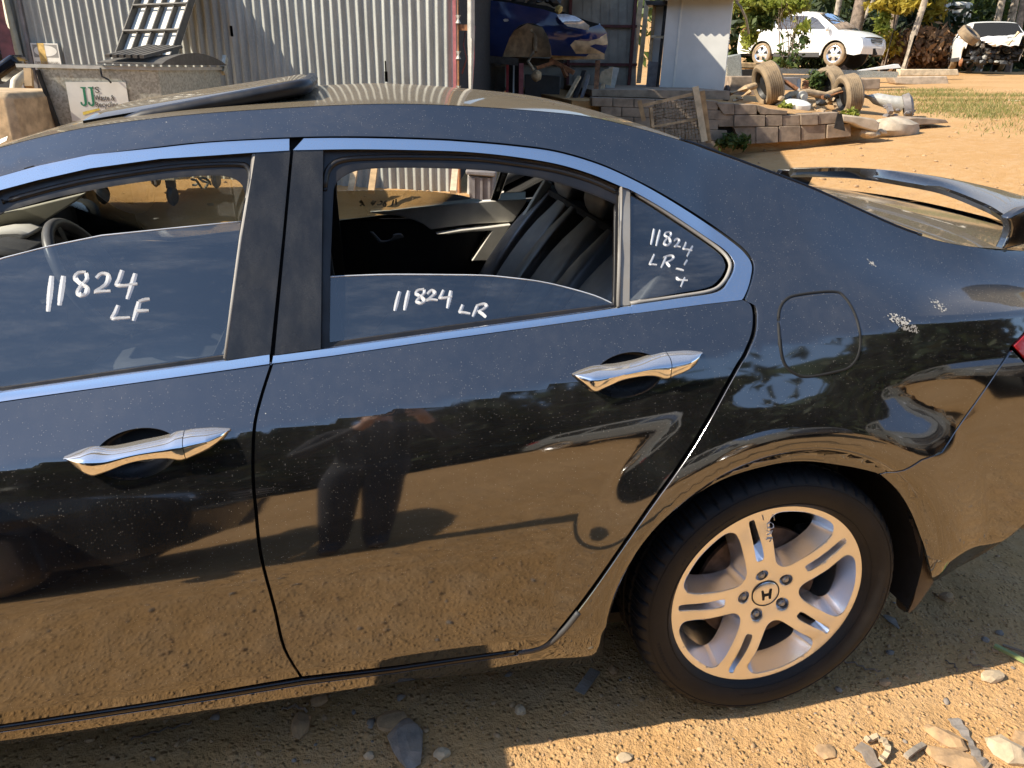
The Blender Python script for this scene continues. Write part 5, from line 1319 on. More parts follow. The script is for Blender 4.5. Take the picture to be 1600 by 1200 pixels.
# corner irons and pipes on the right end
def wbar(name, px, z0, z1, w_, dep, mat, off, parent=shed, r=None):
    p = onwall(px, 70, off); s_ = (p-WP)@WD
    if r: return MB().tube([lp(wpt(s_, z0, off)), lp(wpt(s_, z1, off))], r, 12).build(name, mat, parent, 60)
    return MB().box(lp(wpt(s_, (z0+z1)/2, off)), (w_, dep, z1-z0), WA).build(name, mat, parent)
wbar('corner_iron', 710.5, zb, ZTOP, .028, .03, 'pink_red', .0)
pp = onwall(716, 60, .03); ps = (pp-WP)@WD
conduit = wbar('conduit', 716, zb, ZTOP, 0, 0, 'rust', .03, r=.017)
for py in (30, 86, 140):
    q = onwall(715, py, .03); MB().tube([lp(wpt(ps, q[2]-.03, .03)), lp(wpt(ps, q[2]+.03, .03))], .024, 12).build('pipe_coupling', 'pale_steel', shed, 60)
q = onwall(726, 43, .03); MB().box(lp(wpt(ps+.06, q[2], .03)), (.11, .012, .045), WA).build('bracket', 'rust', shed)
MB().tube([lp(p) for p in [onwall(727, 50, .0), onwall(724, 70, .0), onwall(729, 92, .0), onwall(722, 115, .0)]], .006, 6).build('loose_cable', 'dark_red', shed, 180)
pole = MB().tube([onwall(734, 150, .05)-np.array([0, 0, .9]), onwall(736, 60, .05), onwall(736, 60, .05)*np.array([1, 1, 0])+np.array([0, 0, 3.2])], .030, 12).build('steel_post', 'pale_steel', None, 60)
tag(pole, 'plain grey steel post at the right end of the iron shed', 'post')
hose = MB().tube([onwall(741, 40, -.1), onwall(740, 90, -.1), onwall(737, 140, -.1), onwall(746, 148, -.12)], .009, 6).build('red_hose', 'pink_red', None, 180); tag(hose, 'thin red hose hanging behind the grey steel post', 'hose')
# downpipe on the left
dpz = onwall(30, 100, .06); dps = (dpz-WP)@WD
dp = MB().tube([wpt(dps, 3.2, .06), wpt(dps, onwall(38, 98, .06)[2], .06), onwall(40, 110, .08), onwall(25, 130, .2), onwall(24, 142, .22)], .045, 14)
dp = dp.build('downpipe', 'cream_pipe', None, 60); tag(dp, 'cream plastic downpipe with an elbow at the left end of the shed', 'pipe')
for sx in (46, 22):
    wbar('corner_iron', sx if sx != 22 else 24, zb, ZTOP, .03, .05, 'grey_plastic', .012)
# rust streaked warning sign
sg = [onwall(47, 67, .03), onwall(89.5, 67.5, .03), onwall(96, 112, .03), onwall(54, 112, .03)]
sw = np.linalg.norm(sg[1]-sg[0]); sz = sg[0][2]; s0 = (sg[0]-WP)@WD; s1 = (sg[1]-WP)@WD; zb2 = sg[2][2]-.06
sign = MB().box(wpt((s0+s1)/2, (sz+zb2)/2, .028), (s1-s0, .006, sz-zb2), WA).build('warning_sign', 'sign_white'); tag(sign, 'rust stained warning sign with a white oval screwed to the shed wall', 'sign')
loc = lambda s_, z, off: wpt(s0+(s1-s0)*s_, sz-(sz-zb2)*z, off)
MB().add([loc(.06, .04, .0315), loc(.96, .04, .0315), loc(.96, .40, .0315), loc(.06, .40, .0315)], [(0, 3, 2, 1)]).build('sign_field', 'sign_grey', sign)
MB().add([loc(.51+.42*math.cos(t), .215+.155*math.sin(t), .0325) for t in np.linspace(0, 6.283, 33)[:-1]], [tuple(range(32))]).build('sign_oval', 'sign_white', sign)
for (a, b) in ((.24, .50),): MB().add([loc(a, .0, .0333), loc(b, .0, .0333), loc(b+.02, .97, .0333), loc(a+.03, .97, .0333)], [(0, 1, 2, 3)]).build('rust_stain', 'rust_yellow', sign)
simple('sign_ink', (.07, .065, .06), .7, var=.1)
def text(name, body, size, org, xdir, zdir, mat, parent=None, off=.001, wx=1.0, width=None):
    cu = bpy.data.curves.new(name, 'FONT'); cu.body = body; cu.size = size; cu.extrude = .0006; cu.resolution_u = 2; o = bpy.data.objects.new(name, cu); COL.objects.link(o)
    bpy.context.view_layer.update(); me = bpy.data.meshes.new_from_object(o.evaluated_get(bpy.context.evaluated_depsgraph_get())); bpy.data.objects.remove(o)
    xd = np.array(xdir, float); xd /= np.linalg.norm(xd); zd = np.array(zdir, float); zd /= np.linalg.norm(zd); nn = np.cross(xd, zd)
    if width: wx = width/max(v.co.x for v in me.vertices)
    for v in me.vertices: c = v.co; v.co = Vector(np.array(org)+xd*c.x*wx+zd*c.y+nn*(off+c.z))
    if 0: pass
    me.materials.clear(); me.materials.append(MAT[mat]); t = bpy.data.objects.new(name, me); return link(t, parent)
text('lettering', 'EXPLOSIVE VAPOURS', .036, loc(.06, .60, .034), WD, (0, 0, 1), 'sign_dark', sign, wx=(s1-s0)/.40)

# -------------------------------------------------- the galvanised bin with its lids
bz = 5.35
def onbin(px, py, z_c): return at(px, py, z_c)
B0 = at(57, 104, 5.0); B1 = at(246, 105, 5.0)
bd = B1-B0; bd[2] = 0; bw = np.linalg.norm(bd); bd /= bw; bn = np.array([bd[1], -bd[0], 0]);
bt = B0[2]; depth = 1.15
binr = empty('rubbish_bin', (B0+B1)/2*np.array([1, 1, 0])+np.array([0, 0, .42]), 0, 'galvanised steel rubbish bin with a green lettered sign on its front', 'bin')
bl_ = np.array(binr.location)
bp = lambda s_, t_, z: B0+bd*s_-bn*t_+np.array([0, 0, z-B0[2]])-bl_    # along front, back from front, height
tp = .14
v = []
for (z, i0, fr_) in ((.66, tp*.8, .08), (bt, 0, 0)):
    v += [bp(i0, fr_, z), bp(bw-.035 if z < 1 else bw, fr_, z), bp(bw-.035 if z < 1 else bw, depth, z), bp(i0, depth, z)]
mb = MB().add(v, [(0, 1, 5, 4), (1, 2, 6, 5), (2, 3, 7, 6), (3, 0, 4, 7), (0, 3, 2, 1)]); mb.build('bin_body', 'galv', binr)
mb = MB()
for a, b in (((-.13, 0), (bw+.02, 0)), ((bw+.01, 0), (bw+.01, depth)), ((-.01, 0), (-.01, depth))): mb.bar(bp(*a, bt+.004), bp(*b, bt+.004), .022, .022)
mb.build('bin_rim', 'pale_steel', binr)
MB().bar(bp(.01, -.012, bt-.02), bp(tp*.8, .07, .5), .03, .02).build('corner_strip', 'dark_metal', binr)
MB().box(bp(.03, -.02, bt-.62), (.10, .05, .30), math.atan2(bd[1], bd[0])).build('lifting_pocket', 'galv', binr)
for a_, b_ in ((.20, .16), (bw-.10, .16), (.20, depth-.12), (bw-.10, depth-.12)):
    MB().lathe([(0, -.02), (.06, -.02), (.075, 0), (.06, .02), (0, .02)], bp(a_, b_, .54), tuple(bd), 16).build('castor', 'dark_metal', binr, 40)
    MB().box(bp(a_, b_, .635), (.06, .06, .08)).build('castor_fork', 'dark_metal', binr)
# closed half lid with a bowed end
n = 14; rows = []
for i in range(2):
    s_ = .43 if i == 0 else bw+.05; r = []
    for j in range(n+1):
        t = j/n; r.append(bp(s_, -.04+(depth+.05)*t, bt+.035+(.075 if i else .04)*math.sin(math.pi*min(1, t*1.0))**.8))
    rows.append(r)
v = rows[0]+rows[1]; k = n+1; f = [(j, j+1, k+j+1, k+j) for j in range(n)]
low = [p*1-np.array([0, 0, 1])*(p[2]-(bt+.028-bl_[2])) for p in rows[0]+rows[1]]; v = v+low
f += [(2*k+j, 3*k+j, 3*k+j+1, 2*k+j+1) for j in range(n)]+[(k+j, k+j+1, 3*k+j+1, 3*k+j) for j in range(n)]+[(j+1, j, 2*k+j, 2*k+j+1) for j in range(n)]+[(0, k, 3*k, 2*k), (n, 2*k+n, 3*k+n, k+n)]
MB().add(v, f).build('bin_lid', 'lid_black', binr, 35)
mb = MB()
for s_ in np.linspace(.5, bw-.08, 6): mb.bar(bp(s_, -.03, bt+.075), bp(s_+.02, depth*.5, bt+.15), .03, .02)
mb.build('lid_rib', 'lid_black', binr)
MB().bar(bp(bw+.02, depth, bt-.03), bp(bw+.02, depth+.10, bt+.09), .03, .05).build('lid_hinge', 'galv', binr)
MB().tube([bp(.44, -.03, bt), bp(.45, -.05, bt-.05), bp(.49, -.05, bt-.07), bp(.50, -.04, bt-.09)], .006, 6).build('lid_chain', 'dark_metal', binr, 180)
# open half lid, thrown back against the shed wall
l0, l1 = at(181, 95, 6.02), at(268, 95, 5.78); dirx = (l1-l0)/np.linalg.norm(l1-l0); t0_, t1_ = at(222, -10, 6.30), at(300, -10, 6.06)
upv = ((t0_-l0)+(t1_-l1))/2; L = np.linalg.norm(upv); upv /= L; nn = np.cross(dirx, upv); nn /= np.linalg.norm(nn); lw = np.linalg.norm(l1-l0)
if nn@(CC-l0) < 0: nn = -nn
lid = MB()
lid.box(l0+dirx*lw/2+upv*L*.85-nn*.030, (lw, L*1.7, .012), axes=(dirx, upv, nn))
o = lid.build('open_lid', 'sign_white', binr); o.data.transform(Matrix.Translation(-Vector(bl_)))
for i, s_ in enumerate(np.linspace(.0, 1, 5)):
    mb = MB().box(l0+dirx*lw*s_+upv*L*.85, (.012, L*1.7, .060 if i in (0, 4) else .040), axes=(dirx, upv, nn)); o = mb.build('lid_rib', 'lid_black', binr); o.data.transform(Matrix.Translation(-Vector(bl_)))
for t_ in (.40, .79):
    mb = MB().box(l0+dirx*lw/2+upv*L*t_+nn*.02, (lw, .016, .03), axes=(dirx, upv, nn)); o = mb.build('lid_batten', 'lid_black', binr); o.data.transform(Matrix.Translation(-Vector(bl_)))
# sign plate on the bin front
def onbf(px, py, off=.012):
    d = ray(px, py); slope = .10/(bt-.45); N = bn*1.0+np.array([0, 0, -slope*1.0]); N /= np.linalg.norm(N); p0 = B0+N*off; t = ((p0-CC)@N)/(d@N); return CC+t*d
Q = [onbf(102, 128), onbf(196, 128), onbf(204, 178), onbf(113, 190)]
sgn = MB().add([q for q in Q]+[q-bn*.004 for q in Q], [(0, 1, 2, 3), (7, 6, 5, 4), (0, 4, 5, 1), (1, 5, 6, 2), (2, 6, 7, 3), (3, 7, 4, 0)]).build('sign_plate', 'sign_white', binr); sgn.data.transform(Matrix.Translation(-Vector(bl_)))
fx_d = onbf(190, 150)-onbf(130, 150); fz_d = onbf(150, 135)-onbf(157, 175)
nrm_ = np.cross(fx_d, fz_d); nrm_ /= np.linalg.norm(nrm_)
def Jpoly(x0, y0, w_, h_):
    P = [(0.30, 0), (1, 0), (1, .06), (.86, .09), (.86, .74), (.80, .90), (.64, .99), (.38, 1.0), (.14, .94), (.04, .84), (.10, .76), (.24, .78), (.30, .90), (.44, .93), (.55, .84), (.57, .09), (.38, .06)]
    return [(x0+a*w_+b*h_*.16, y0+b*h_) for a, b in P]
mb = MB()
for x0 in (121.0, 133.0):
    P = [onbf(x, y, .0135) for x, y in Jpoly(x0, 136, 13, 30)]; k = len(P); mb.add(P, [tuple(range(k))])
o = mb.build('sign_letters', 'sign_green', sgn); o.data.transform(Matrix.Translation(-Vector(bl_))); o['kind'] = 'stuff'
pxm = np.linalg.norm(onbf(160, 150)-onbf(150, 150))/10
for body, (x, y), h, tw_ in (("'S", (145, 144.8), 9.5, 11), ('Waste &', (148.5, 157), 9.0, 31), ('Recycling', (149.5, 167.4), 9.0, 36)):
    o = text('sign_letters', body, h*pxm*1.32, onbf(x, y, .013), fx_d, fz_d, 'sign_ink', sgn, .001, width=tw_*pxm); o.data.transform(Matrix.Translation(-Vector(bl_))); o['kind'] = 'stuff'
P = [onbf(x, y, .0135) for x, y in [(129, 175), (155, 169), (156, 172), (130, 180)]]
o = MB().add(P, [(0, 1, 2, 3)]).build('sign_mark', 'sign_yellow', sgn); o.data.transform(Matrix.Translation(-Vector(bl_)))

# -------------------------------------------------- rusty tank and clutter at the left edge
tk = at(14, 170, 4.75); tc = np.array([tk[0], tk[1], 0])
tank = MB().box((tc[0]-.22, tc[1]+.45, .74), (.70, .8, 0.86), rad(-14)).build('rusty_tank', 'rust_pale', None, None, .04); tag(tank, 'rust streaked pale steel tank at the left edge beside the bin', 'tank')
zt_ = at(10, 141, 5.0)[2]; tank.location.z = zt_-(.74+.43)
rf = MB(); 
rf.bar(at(-6, 0, 6.5), at(16, 98, 6.5), .10, .05)
o = rf.build('red_frame', 'dark_red'); tag(o, 'dark red steel frame bar at the top left corner', 'frame')  # one bar of a dark red frame
rg = np.random.RandomState(8); mb = MB()
for i in range(9): mb.ico(at(-10+rg.uniform(-30, 22), rg.uniform(60, 100), 6.9+rg.uniform(0, .6)), rg.uniform(.06, .13), 1, (1, 1, .8), .3)
o = mb.build('scrap_heap', 'black_plastic'); tag(o, 'heap of dark scrap parts behind the rusty tank', 'scrap heap'); o['kind'] = 'stuff'
o = MB().bar(at(-15, 126, 6.3), at(34, 92, 6.3), .30, .10).build('wreck_bumper', 'black_gloss', None, None, .03); tag(o, 'black bumper cover lying slanted behind the downpipe', 'car part')
o = MB().box(at(12, 112, 7.4)+np.array([-.3, .5, -.2]), (2.2, .06, 1.6), rad(-18)).build('dark_sheet', 'black_plastic'); tag(o, 'dark sheet standing behind the scrap at the left edge', 'sheet')
o = MB().bar(at(44, 108, 5.55), at(46, 136, 5.55), .05, .04).build('timber_stub', 'wood'); tag(o, 'short timber stub standing behind the corner of the bin', 'timber')
# ================================================================== open bay right of the shed, with a wreck on a hoist
def pln(pxs, p0, ang):
    """pixels -> points on the vertical plane through p0 running along angle ang"""
    D = np.array([math.cos(ang), math.sin(ang), 0]); N = np.array([math.sin(ang), -math.cos(ang), 0]); out = []
    for x, y in pxs: d = ray(x, y); out.append(CC+((np.array(p0)-CC)@N)/(d@N)*d)
    return out, D, N
def px_prism(name, pxs, p0, ang, depth, mat, parent=None, bev=.0, org=None):
    P, D, N = pln(pxs, p0, ang); k = len(P); B = [q-N*depth for q in P]; V = P+B
    if org is not None: V = [v-np.array(org) for v in V]
    return MB().add(V, [tuple(range(k))[::-1], tuple(range(k, 2*k))]+[(i, (i+1) % k, k+(i+1) % k, k+i) for i in range(k)]).build(name, mat, parent, None, bev)
bayp = at(930, 140, 13.6); BA = rad(-13)
bay = empty('open_bay', bayp*np.array([1, 1, 0])+np.array([0, 0, .5]), 0, 'open fronted bay of dull vertical iron sheets with dark red framing', 'shed'); bo = np.array(bay.location)
for x0, x1 in zip(range(700, 985, 14), range(714, 999, 14)):
    px_prism('wall_sheet', [(x0, -60), (x1+1.2, -60), (x1+1.2-1.5*(x1 > 900), 142), (x0-1.5*(x1 > 900), 142)], bayp, BA, .03+.012*((x0//14) % 2), 'back_sheet', bay, 0, bo)
for y0 in (37, 97): px_prism('girt', [(735, y0-1), (996, y0+2), (995, y0+6.5), (735, y0+3)], bayp+np.array([0, -.07, 0]), BA, .05, 'dark_red', bay, 0, bo)
for x0 in (892, 996): px_prism('frame_post', [(x0, -60), (x0+5, -60), (x0-3.5-(x0 > 950)*8, 142), (x0-8-(x0 > 950)*8, 142)], bayp+np.array([0, -.10, 0]), BA, .08, 'dark_red', bay, 0, bo)
rp = [wpt(sR+.15, 3.15, .0), wpt(sR-.6, 3.15, -8.0), np.array([4.2, 11.8, 3.05]), np.array([2.95, 9.8, 3.2]), np.array([2.0, 8.5, 3.3])]  # unseen roof added to darken the bay; right edge shaped for the cabin shadow
MB().add([p-bo for p in rp]+[p-bo+np.array([0, 0, .05]) for p in rp], [(0, 1, 2, 3, 4), (9, 8, 7, 6, 5)]+[(i, 5+i, 5+(i+1) % 5, (i+1) % 5) for i in range(5)]).build('bay_shade_roof', 'zinc', bay)
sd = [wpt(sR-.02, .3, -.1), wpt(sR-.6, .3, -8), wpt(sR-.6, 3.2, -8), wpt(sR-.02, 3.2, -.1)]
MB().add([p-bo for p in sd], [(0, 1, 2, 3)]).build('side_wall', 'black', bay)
# wreck: front half of a blue hatchback
bcp = at(850, 88, 10.6); BCA = rad(-16)
def c5(L): return [(720+x/6.6667, y/6.6667) for x, y in L]
blue = empty('wrecked_car', bcp+np.array([0, .8, 0]), 0, 'dark blue wrecked car without wheels held up on a red hoist', 'car'); blo = np.array(blue.location)
def bulged(name, px, p0, ang, bulge, mat, parent, org, sp=.045, z_mid=None, plan=0.0):
    P, D, N = pln(px, p0, ang); p0 = np.array(p0); Q = np.array([((q-p0)@D, q[2]) for q in P]); lo, hi = Q.min(0), Q.max(0); zm = z_mid if z_mid is not None else (lo[1]+hi[1])/2
    L = resample(Q, sp); L = L if area2(L) > 0 else L[::-1]
    gx, gz_ = np.meshgrid(np.arange(lo[0], hi[0], sp), np.arange(lo[1], hi[1], sp)); G = np.stack([gx.ravel(), gz_.ravel()], 1); G = G[inside(G, L)]; G = G[segdist(G, L) > sp*.5] if len(G) else G
    V, F = cdt([L], G); hh = (hi[1]-lo[1])/2
    def pt(u, z): 
        o = bulge*(1-((z-zm)/hh)**2)-plan*max(0, (u-lo[0])/(hi[0]-lo[0])-.55)**2
        return p0+D*u+np.array([0, 0, z-p0[2]])+N*o-org
    v = [pt(*q) for q in V]; k = len(v); m = len(L); v += [pt(*q) for q in L]+[pt(*q)-N*.04 for q in L]
    f = list(F)+[(k+i, k+m+i, k+m+(i+1) % m, k+(i+1) % m) for i in range(m)]
    return mobj(name, v, f, mat, parent, 50)
bulged('body_side', c5([(100, 0), (300, 4), (500, 26), (700, 70), (860, 100), (1000, 145), (1180, 215), (1340, 285), (1450, 248), (1500, 290), (1535, 345), (1532, 480), (1490, 592), (945, 578), (935, 480), (905, 370), (850, 285), (760, 246), (690, 245), (620, 268), (560, 320), (510, 400), (470, 500), (430, 592), (250, 572), (100, 545)]), bcp, BCA, .10, 'blue_paint', blue, blo, plan=1.6)
bulged('headlamp', c5([(1000, 150), (1040, 146), (1100, 146), (1190, 168), (1270, 215), (1340, 268), (1332, 315), (1260, 302), (1180, 288), (1110, 275), (1060, 235), (1020, 190)]), bcp+np.array([.0, -.16, 0]), BCA, .06, 'lens', blue, blo, plan=.25)
px_prism('wheel_housing', c5([(440, 592), (480, 440), (560, 320), (690, 245), (850, 285), (930, 430), (940, 592)]), bcp+np.array([0, .30, 0]), BCA, .3, 'rust_pale', blue, 0, blo)
px_prism('body_shell', c5([(100, -40), (480, 0), (900, 60), (1330, 220), (1450, 250), (1470, 560), (950, 560), (430, 575), (100, 540)]), bcp+np.array([0, .55, 0]), BCA, 1.0, 'black', blue, 0, blo)
bx = lambda px, z=10.75: at(px[0], px[1], z)-blo
c1 = lambda x, y, z=10.7: bx((720+x/6.6667, y/6.6667), z)
MB().tube([c1(740, 320, 10.8), c1(770, 360, 10.8), c1(775, 540, 10.8)], [.07, .045, .03], 10).build('strut', 'rust_pale', blue, 50)
MB().ico(c1(790, 790), .075, 2, (1, .7, 1.1), .2, seed=3).build('hub_carrier', 'rust_pale', blue, 40)
MB().tube([c1(760, 540), c1(700, 640), c1(760, 730)], .022, 8).build('brake_hose', 'rock_pale', blue, 180)
MB().bar(c1(790, 710), c1(960, 655), .05, .05).build('control_arm', 'rust', blue)
MB().bar(c1(930, 620), c1(1180, 760), .07, .06).bar(c1(1060, 700), c1(1100, 800), .05, .05).build('subframe', 'rust', blue)
MB().bar(c1(945, 595), c1(1495, 590), .05, .07).build('cross_member', 'rust_pale', blue)
MB().bar(c1(150, 600), c1(600, 645), .06, .10).build('sill_rail', 'dark_metal', blue)
bulged('bumper_remnant', c5([(1140, 470), (1190, 420), (1330, 430), (1440, 400), (1520, 345), (1535, 460), (1480, 470), (1400, 460), (1340, 480), (1500, 560), (1200, 560)]), bcp+np.array([.0, -.19, 0]), BCA, .05, 'rust_pale', blue, blo, plan=.5)
MB().ico(c1(1480, 410, 10.5), .05, 1, (1.2, .8, 1), .3, seed=2).build('torn_foam', 'rock_pale', blue)
MB().tube([c1(1440, 250), c1(1490, 330), c1(1470, 420)], .012, 6).build('torn_strip', 'lens', blue, 180)
rg = np.random.RandomState(3); mb = MB()
for i in range(16): mb.ico(c1(rg.uniform(480, 980), rg.uniform(-40, 45), 11.0), rg.uniform(.04, .09), 1, (1.3, .8, .7), .3)
o = mb.build('engine_scrap', 'dark_metal', blue); o['kind'] = 'stuff'
MB().ico(c1(1020, 95, 10.7), .06, 1, (1, .7, 1), .2, seed=4).build('brake_reservoir', 'rust_yellow', blue, 40)
MB().ico(c1(310, -5, 10.9), .12, 1, (1.6, .7, .6), .2, seed=5).build('torn_lining', 'wood_pale', blue)
px_prism('badge', c5([(440, 205), (460, 195), (490, 197), (500, 212), (485, 225), (455, 225)]), bcp+np.array([0, -.11, 0]), BCA, .01, 'lens', blue, 0, blo)
hoist = empty('car_hoist', at(805, 150, 11)*np.array([1, 1, 0])+np.array([0, 0, .5]), 0, 'red two post hoist with dark column under the blue wreck', 'hoist'); ho = np.array(hoist.location)
for a, b, mt in ((791, 795, 'red_steel'), (811, 818, 'pink_red')): px_prism('hoist_post', [(a, 99), (b, 99), (b-.6, 165), (a-.6, 165)], at(805, 140, 11), BA, .15, mt, hoist, 0, ho)
px_prism('hoist_column', [(795, 99), (811, 99), (810.4, 165), (794.4, 165)], at(805, 140, 11)+np.array([0, .06, 0]), BA, .1, 'black', hoist, 0, ho)
MB().tube([at(803, 98, 10.9)-ho, at(802, 165, 10.9)-ho], .012, 8).build('hoist_rod', 'pale_steel', hoist, 60)
MB().bar(at(735, 92, 11.2)-ho, at(880, 98, 11.2)-ho, .12, .10).build('hoist_arm', 'dark_metal', hoist)
o = px_prism('steel_cabinet', [(820, 116), (876, 119), (873, 175), (819, 175)], at(850, 150, 11.3), BA, .5, 'grey_trim_dark', None, .01); tag(o, 'dark grey steel cabinet standing under the front of the blue wreck', 'cabinet')
o = px_prism('grey_panel', [(742, 103), (789, 104), (788, 160), (742, 160)], at(765, 150, 11.9), BA, .05, 'grey_plastic'); tag(o, 'dull grey sheet standing at the back of the bay left of the hoist', 'panel')  # a plain grey panel
for i, (a, b, wd, mt, lb) in enumerate((((905, 120), (880, 165), .05, 'rust_pale', 'rusty beam leaning beside the dark cabinet, first of the stack'), ((913, 112), (892, 170), .06, 'dark_metal', 'dark steel beam leaning behind the rusty beam'), ((920, 118), (903, 172), .045, 'grey_plastic', 'grey bar leaning under the nose of the blue wreck'), ((934, 96), (930, 165), .07, 'rust', 'rust brown exhaust pipe hanging under the blue wreck'), ((948, 110), (936, 160), .05, 'rust_pale', 'pale rusty strut leaning at the right of the exhaust pipe'))):
    o = MB().bar(at(*a, 10.6+.12*i), at(*b, 10.3+.12*i), wd, wd*.7).build(('rusty_beam', 'steel_beam', 'grey_bar', 'exhaust_pipe', 'rusty_strut')[i], mt); tag(o, lb, 'scrap')
o = px_prism('leaning_board', [(940, 112), (958, 104), (954, 134), (934, 128)], at(945, 120, 10.9), rad(-30), .02, 'wood_pale'); tag(o, 'small pale board with a rusty top leaning under the blue nose', 'board')
o = px_prism('leaning_sheet', [(952, 104), (968, 106), (958, 146), (944, 146)], at(955, 130, 11.5), rad(-13), .02, 'pale_steel'); tag(o, 'pale steel sheet leaning against the back wall of the bay', 'sheet')

# ================================================================== slab, slatted gap and white cabin
KA = rad(-27)
kp = at(1085, 143, 12.2)
cab = empty('white_cabin', kp+np.array([0, .9, 0]), 0, 'white panelled site cabin half in shadow with a small flat roof', 'cabin'); ko = np.array(cab.location)
px_prism('wall_panel', [(1044.5, -12), (1066, -12), (1051, 143), (1030, 141)], kp, KA, .06, 'white_wall', cab, 0, ko)
px_prism('wall_panel', [(1067, -12), (1146.5, -12), (1129.5, 147), (1052, 143)], kp, KA, .06, 'white_wall', cab, 0, ko)
px_prism('cover_strip', [(1065.6, -12), (1068.4, -12), (1052.6, 143), (1050, 143)], kp+np.array([.0, -.012, 0]), KA, .02, 'sign_white', cab, 0, ko)
P, D, N = pln([(1146.5, -12), (1129.5, 147)], kp, KA); bk = -N*1.15
MB().add([P[0]-ko, P[0]+bk-ko, P[1]+bk-ko, P[1]-ko]+[P[0]-D*.05-ko, P[0]+bk-D*.05-ko, P[1]+bk-D*.05-ko, P[1]-D*.05-ko], [(0, 1, 2, 3), (7, 6, 5, 4), (0, 4, 5, 1), (2, 6, 7, 3)]).build('end_wall', 'white_wall', cab)
q0 = pln([(1146.5, 0), (1144, 22), (1138, 62), (1129.5, 147)], kp, KA)[0]
for z in (q0[2],): MB().bar(z+N*.0-ko+D*.01, z+bk-ko+D*.01, .012, .015).build('cover_strip', 'sign_white', cab)
Pr = pln([(1040, -3), (1150, -4)], kp, KA)[0]; 
v = []; nn_ = 90
for j in range(nn_+1):
    for e, dz in ((.30, -.03), (-1.3, .05)):
        p = Pr[0]+(Pr[1]-Pr[0])*(j/nn_*1.1-.05); v.append(p+N*e+np.array([0, 0, dz+.02*math.sin(j/nn_*2*math.pi*9)])-ko)
mobj('cabin_roof', v, [(2*j, 2*j+1, 2*j+3, 2*j+2) for j in range(nn_)], 'zinc', cab, 180)
MB().tube([at(1068, 0, 11.9)-ko, at(1063, 10, 11.9)-ko, at(1059, 19, 12.0)-ko], .008, 6).build('roof_wire', 'dark_metal', cab, 180)
# outline of an added shading gable, traced back along the sun; left unbuilt
sv = np.array(SUNV); g1 = pln([(1053, 11)], kp, KA)[0][0]; g2 = pln([(1129.5, 114)], kp, KA)[0][0]
e1, e2 = g1+sv*1.25, g2+sv*2.05
ext = (e1-e2); e0 = e1+ext*1.2; e3 = e2-ext*.55
pl_ = [e0, e1, e2, e3, e3*np.array([1, 1, 0])+np.array([0, 0, .6]), e0*np.array([1, 1, 0])+np.array([0, 0, .6])]
# bins and posts between the bay and the cabin
slab = empty('concrete_slab', kp*np.array([1, 1, 0])+np.array([0, 0, 1.0]), 0); slab['kind'] = 'structure'
def yz(px, z): return atZ(px[0], px[1], z)
for nme, x0, x1, mt, zc, lab in (('timber_post', 984, 991, 'wood_pale', 12.6, 'left one of two sunlit pale slats in the gap beside the cabin'), ('timber_post', 994, 1001, 'wood_pale', 12.7, 'right one of two sunlit pale slats in the gap beside the cabin')):
    o = px_prism(nme, [(x0+14, -5), (x1+14, -5), (x1, 130), (x0, 130)], at(x0, 120, 13.6), KA, .04, mt); tag(o, lab, 'slat')
door = empty('open_doorway', at(1020, 140, 12.6), 0, 'dark doorway frame with a sunlit panel left of the white cabin', 'doorway'); do = np.array(door.location)
px_prism('frame_post', [(1020, 8), (1025, 8), (1014, 140), (1009, 140)], at(1020, 140, 12.6), KA, .05, 'rust_pale', door, 0, do)
px_prism('frame_post', [(1038, 4), (1043, 4), (1029, 140), (1024, 140)], at(1020, 140, 12.6), KA, .05, 'dark_metal', door, 0, do)
px_prism('door_panel', [(1024, 10), (1039, 10), (1026, 138), (1012, 138)], at(1020, 140, 12.75), KA, .03, 'white_wall', door, 0, do)
px_prism('door_rail', [(1018, 55), (1037, 56), (1036, 60), (1017, 59)], at(1020, 140, 12.55), KA, .03, 'wood_pale', door, 0, do)
px_prism('lower_panel', [(1013, 96), (1029, 97), (1024, 138), (1009, 138)], at(1020, 140, 12.58), KA, .03, 'grey_plastic', door, 0, do)
px_prism('awning', [(1008, 1), (1046, 0), (1046, 7), (1010, 8)], at(1020, 140, 12.4), KA, .5, 'dark_metal', door, 0, do)

# ================================================================== retaining wall of concrete blocks, terrace
WL0 = np.array([4.35, 7.5, .43]); WRa = math.atan2(-.20, 1.55)
retw = empty('block_wall', WL0, 0, 'low retaining wall of dusty concrete blocks, left end in shadow', 'wall'); ro = np.array(retw.location)
def cW(L): return [(1090+x/4.444, 80+y/4.444) for x, y in L]
blocks = [[(132, 360), (255, 362), (257, 440), (180, 440)], [(259, 368), (412, 372), (412, 440), (259, 440)],
          [(110, 442), (252, 442), (252, 525), (150, 525)], [(255, 444), (470, 446), (470, 522), (255, 525)], [(475, 446), (590, 446), (590, 520), (475, 520)], [(593, 446), (710, 443), (712, 518), (593, 520)], [(717, 438), (836, 436), (838, 512), (720, 514)], [(839, 432), (980, 424), (978, 502), (840, 508)],
          [(250, 527), (405, 526), (405, 642), (300, 646)], [(408, 526), (560, 526), (560, 634), (408, 642)], [(566, 522), (715, 520), (716, 626), (566, 632)], [(722, 516), (890, 510), (888, 608), (722, 622)], [(903, 512), (1064, 500), (1066, 592), (900, 606)],
          [(415, 372), (500, 400), (625, 415), (620, 440), (440, 440), (418, 412)]]
for i, b in enumerate(blocks): px_prism('block', cW(b), WL0+np.array([0, .012*(i % 3), 0]), WRa, .20, 'concrete', retw, .006, ro)
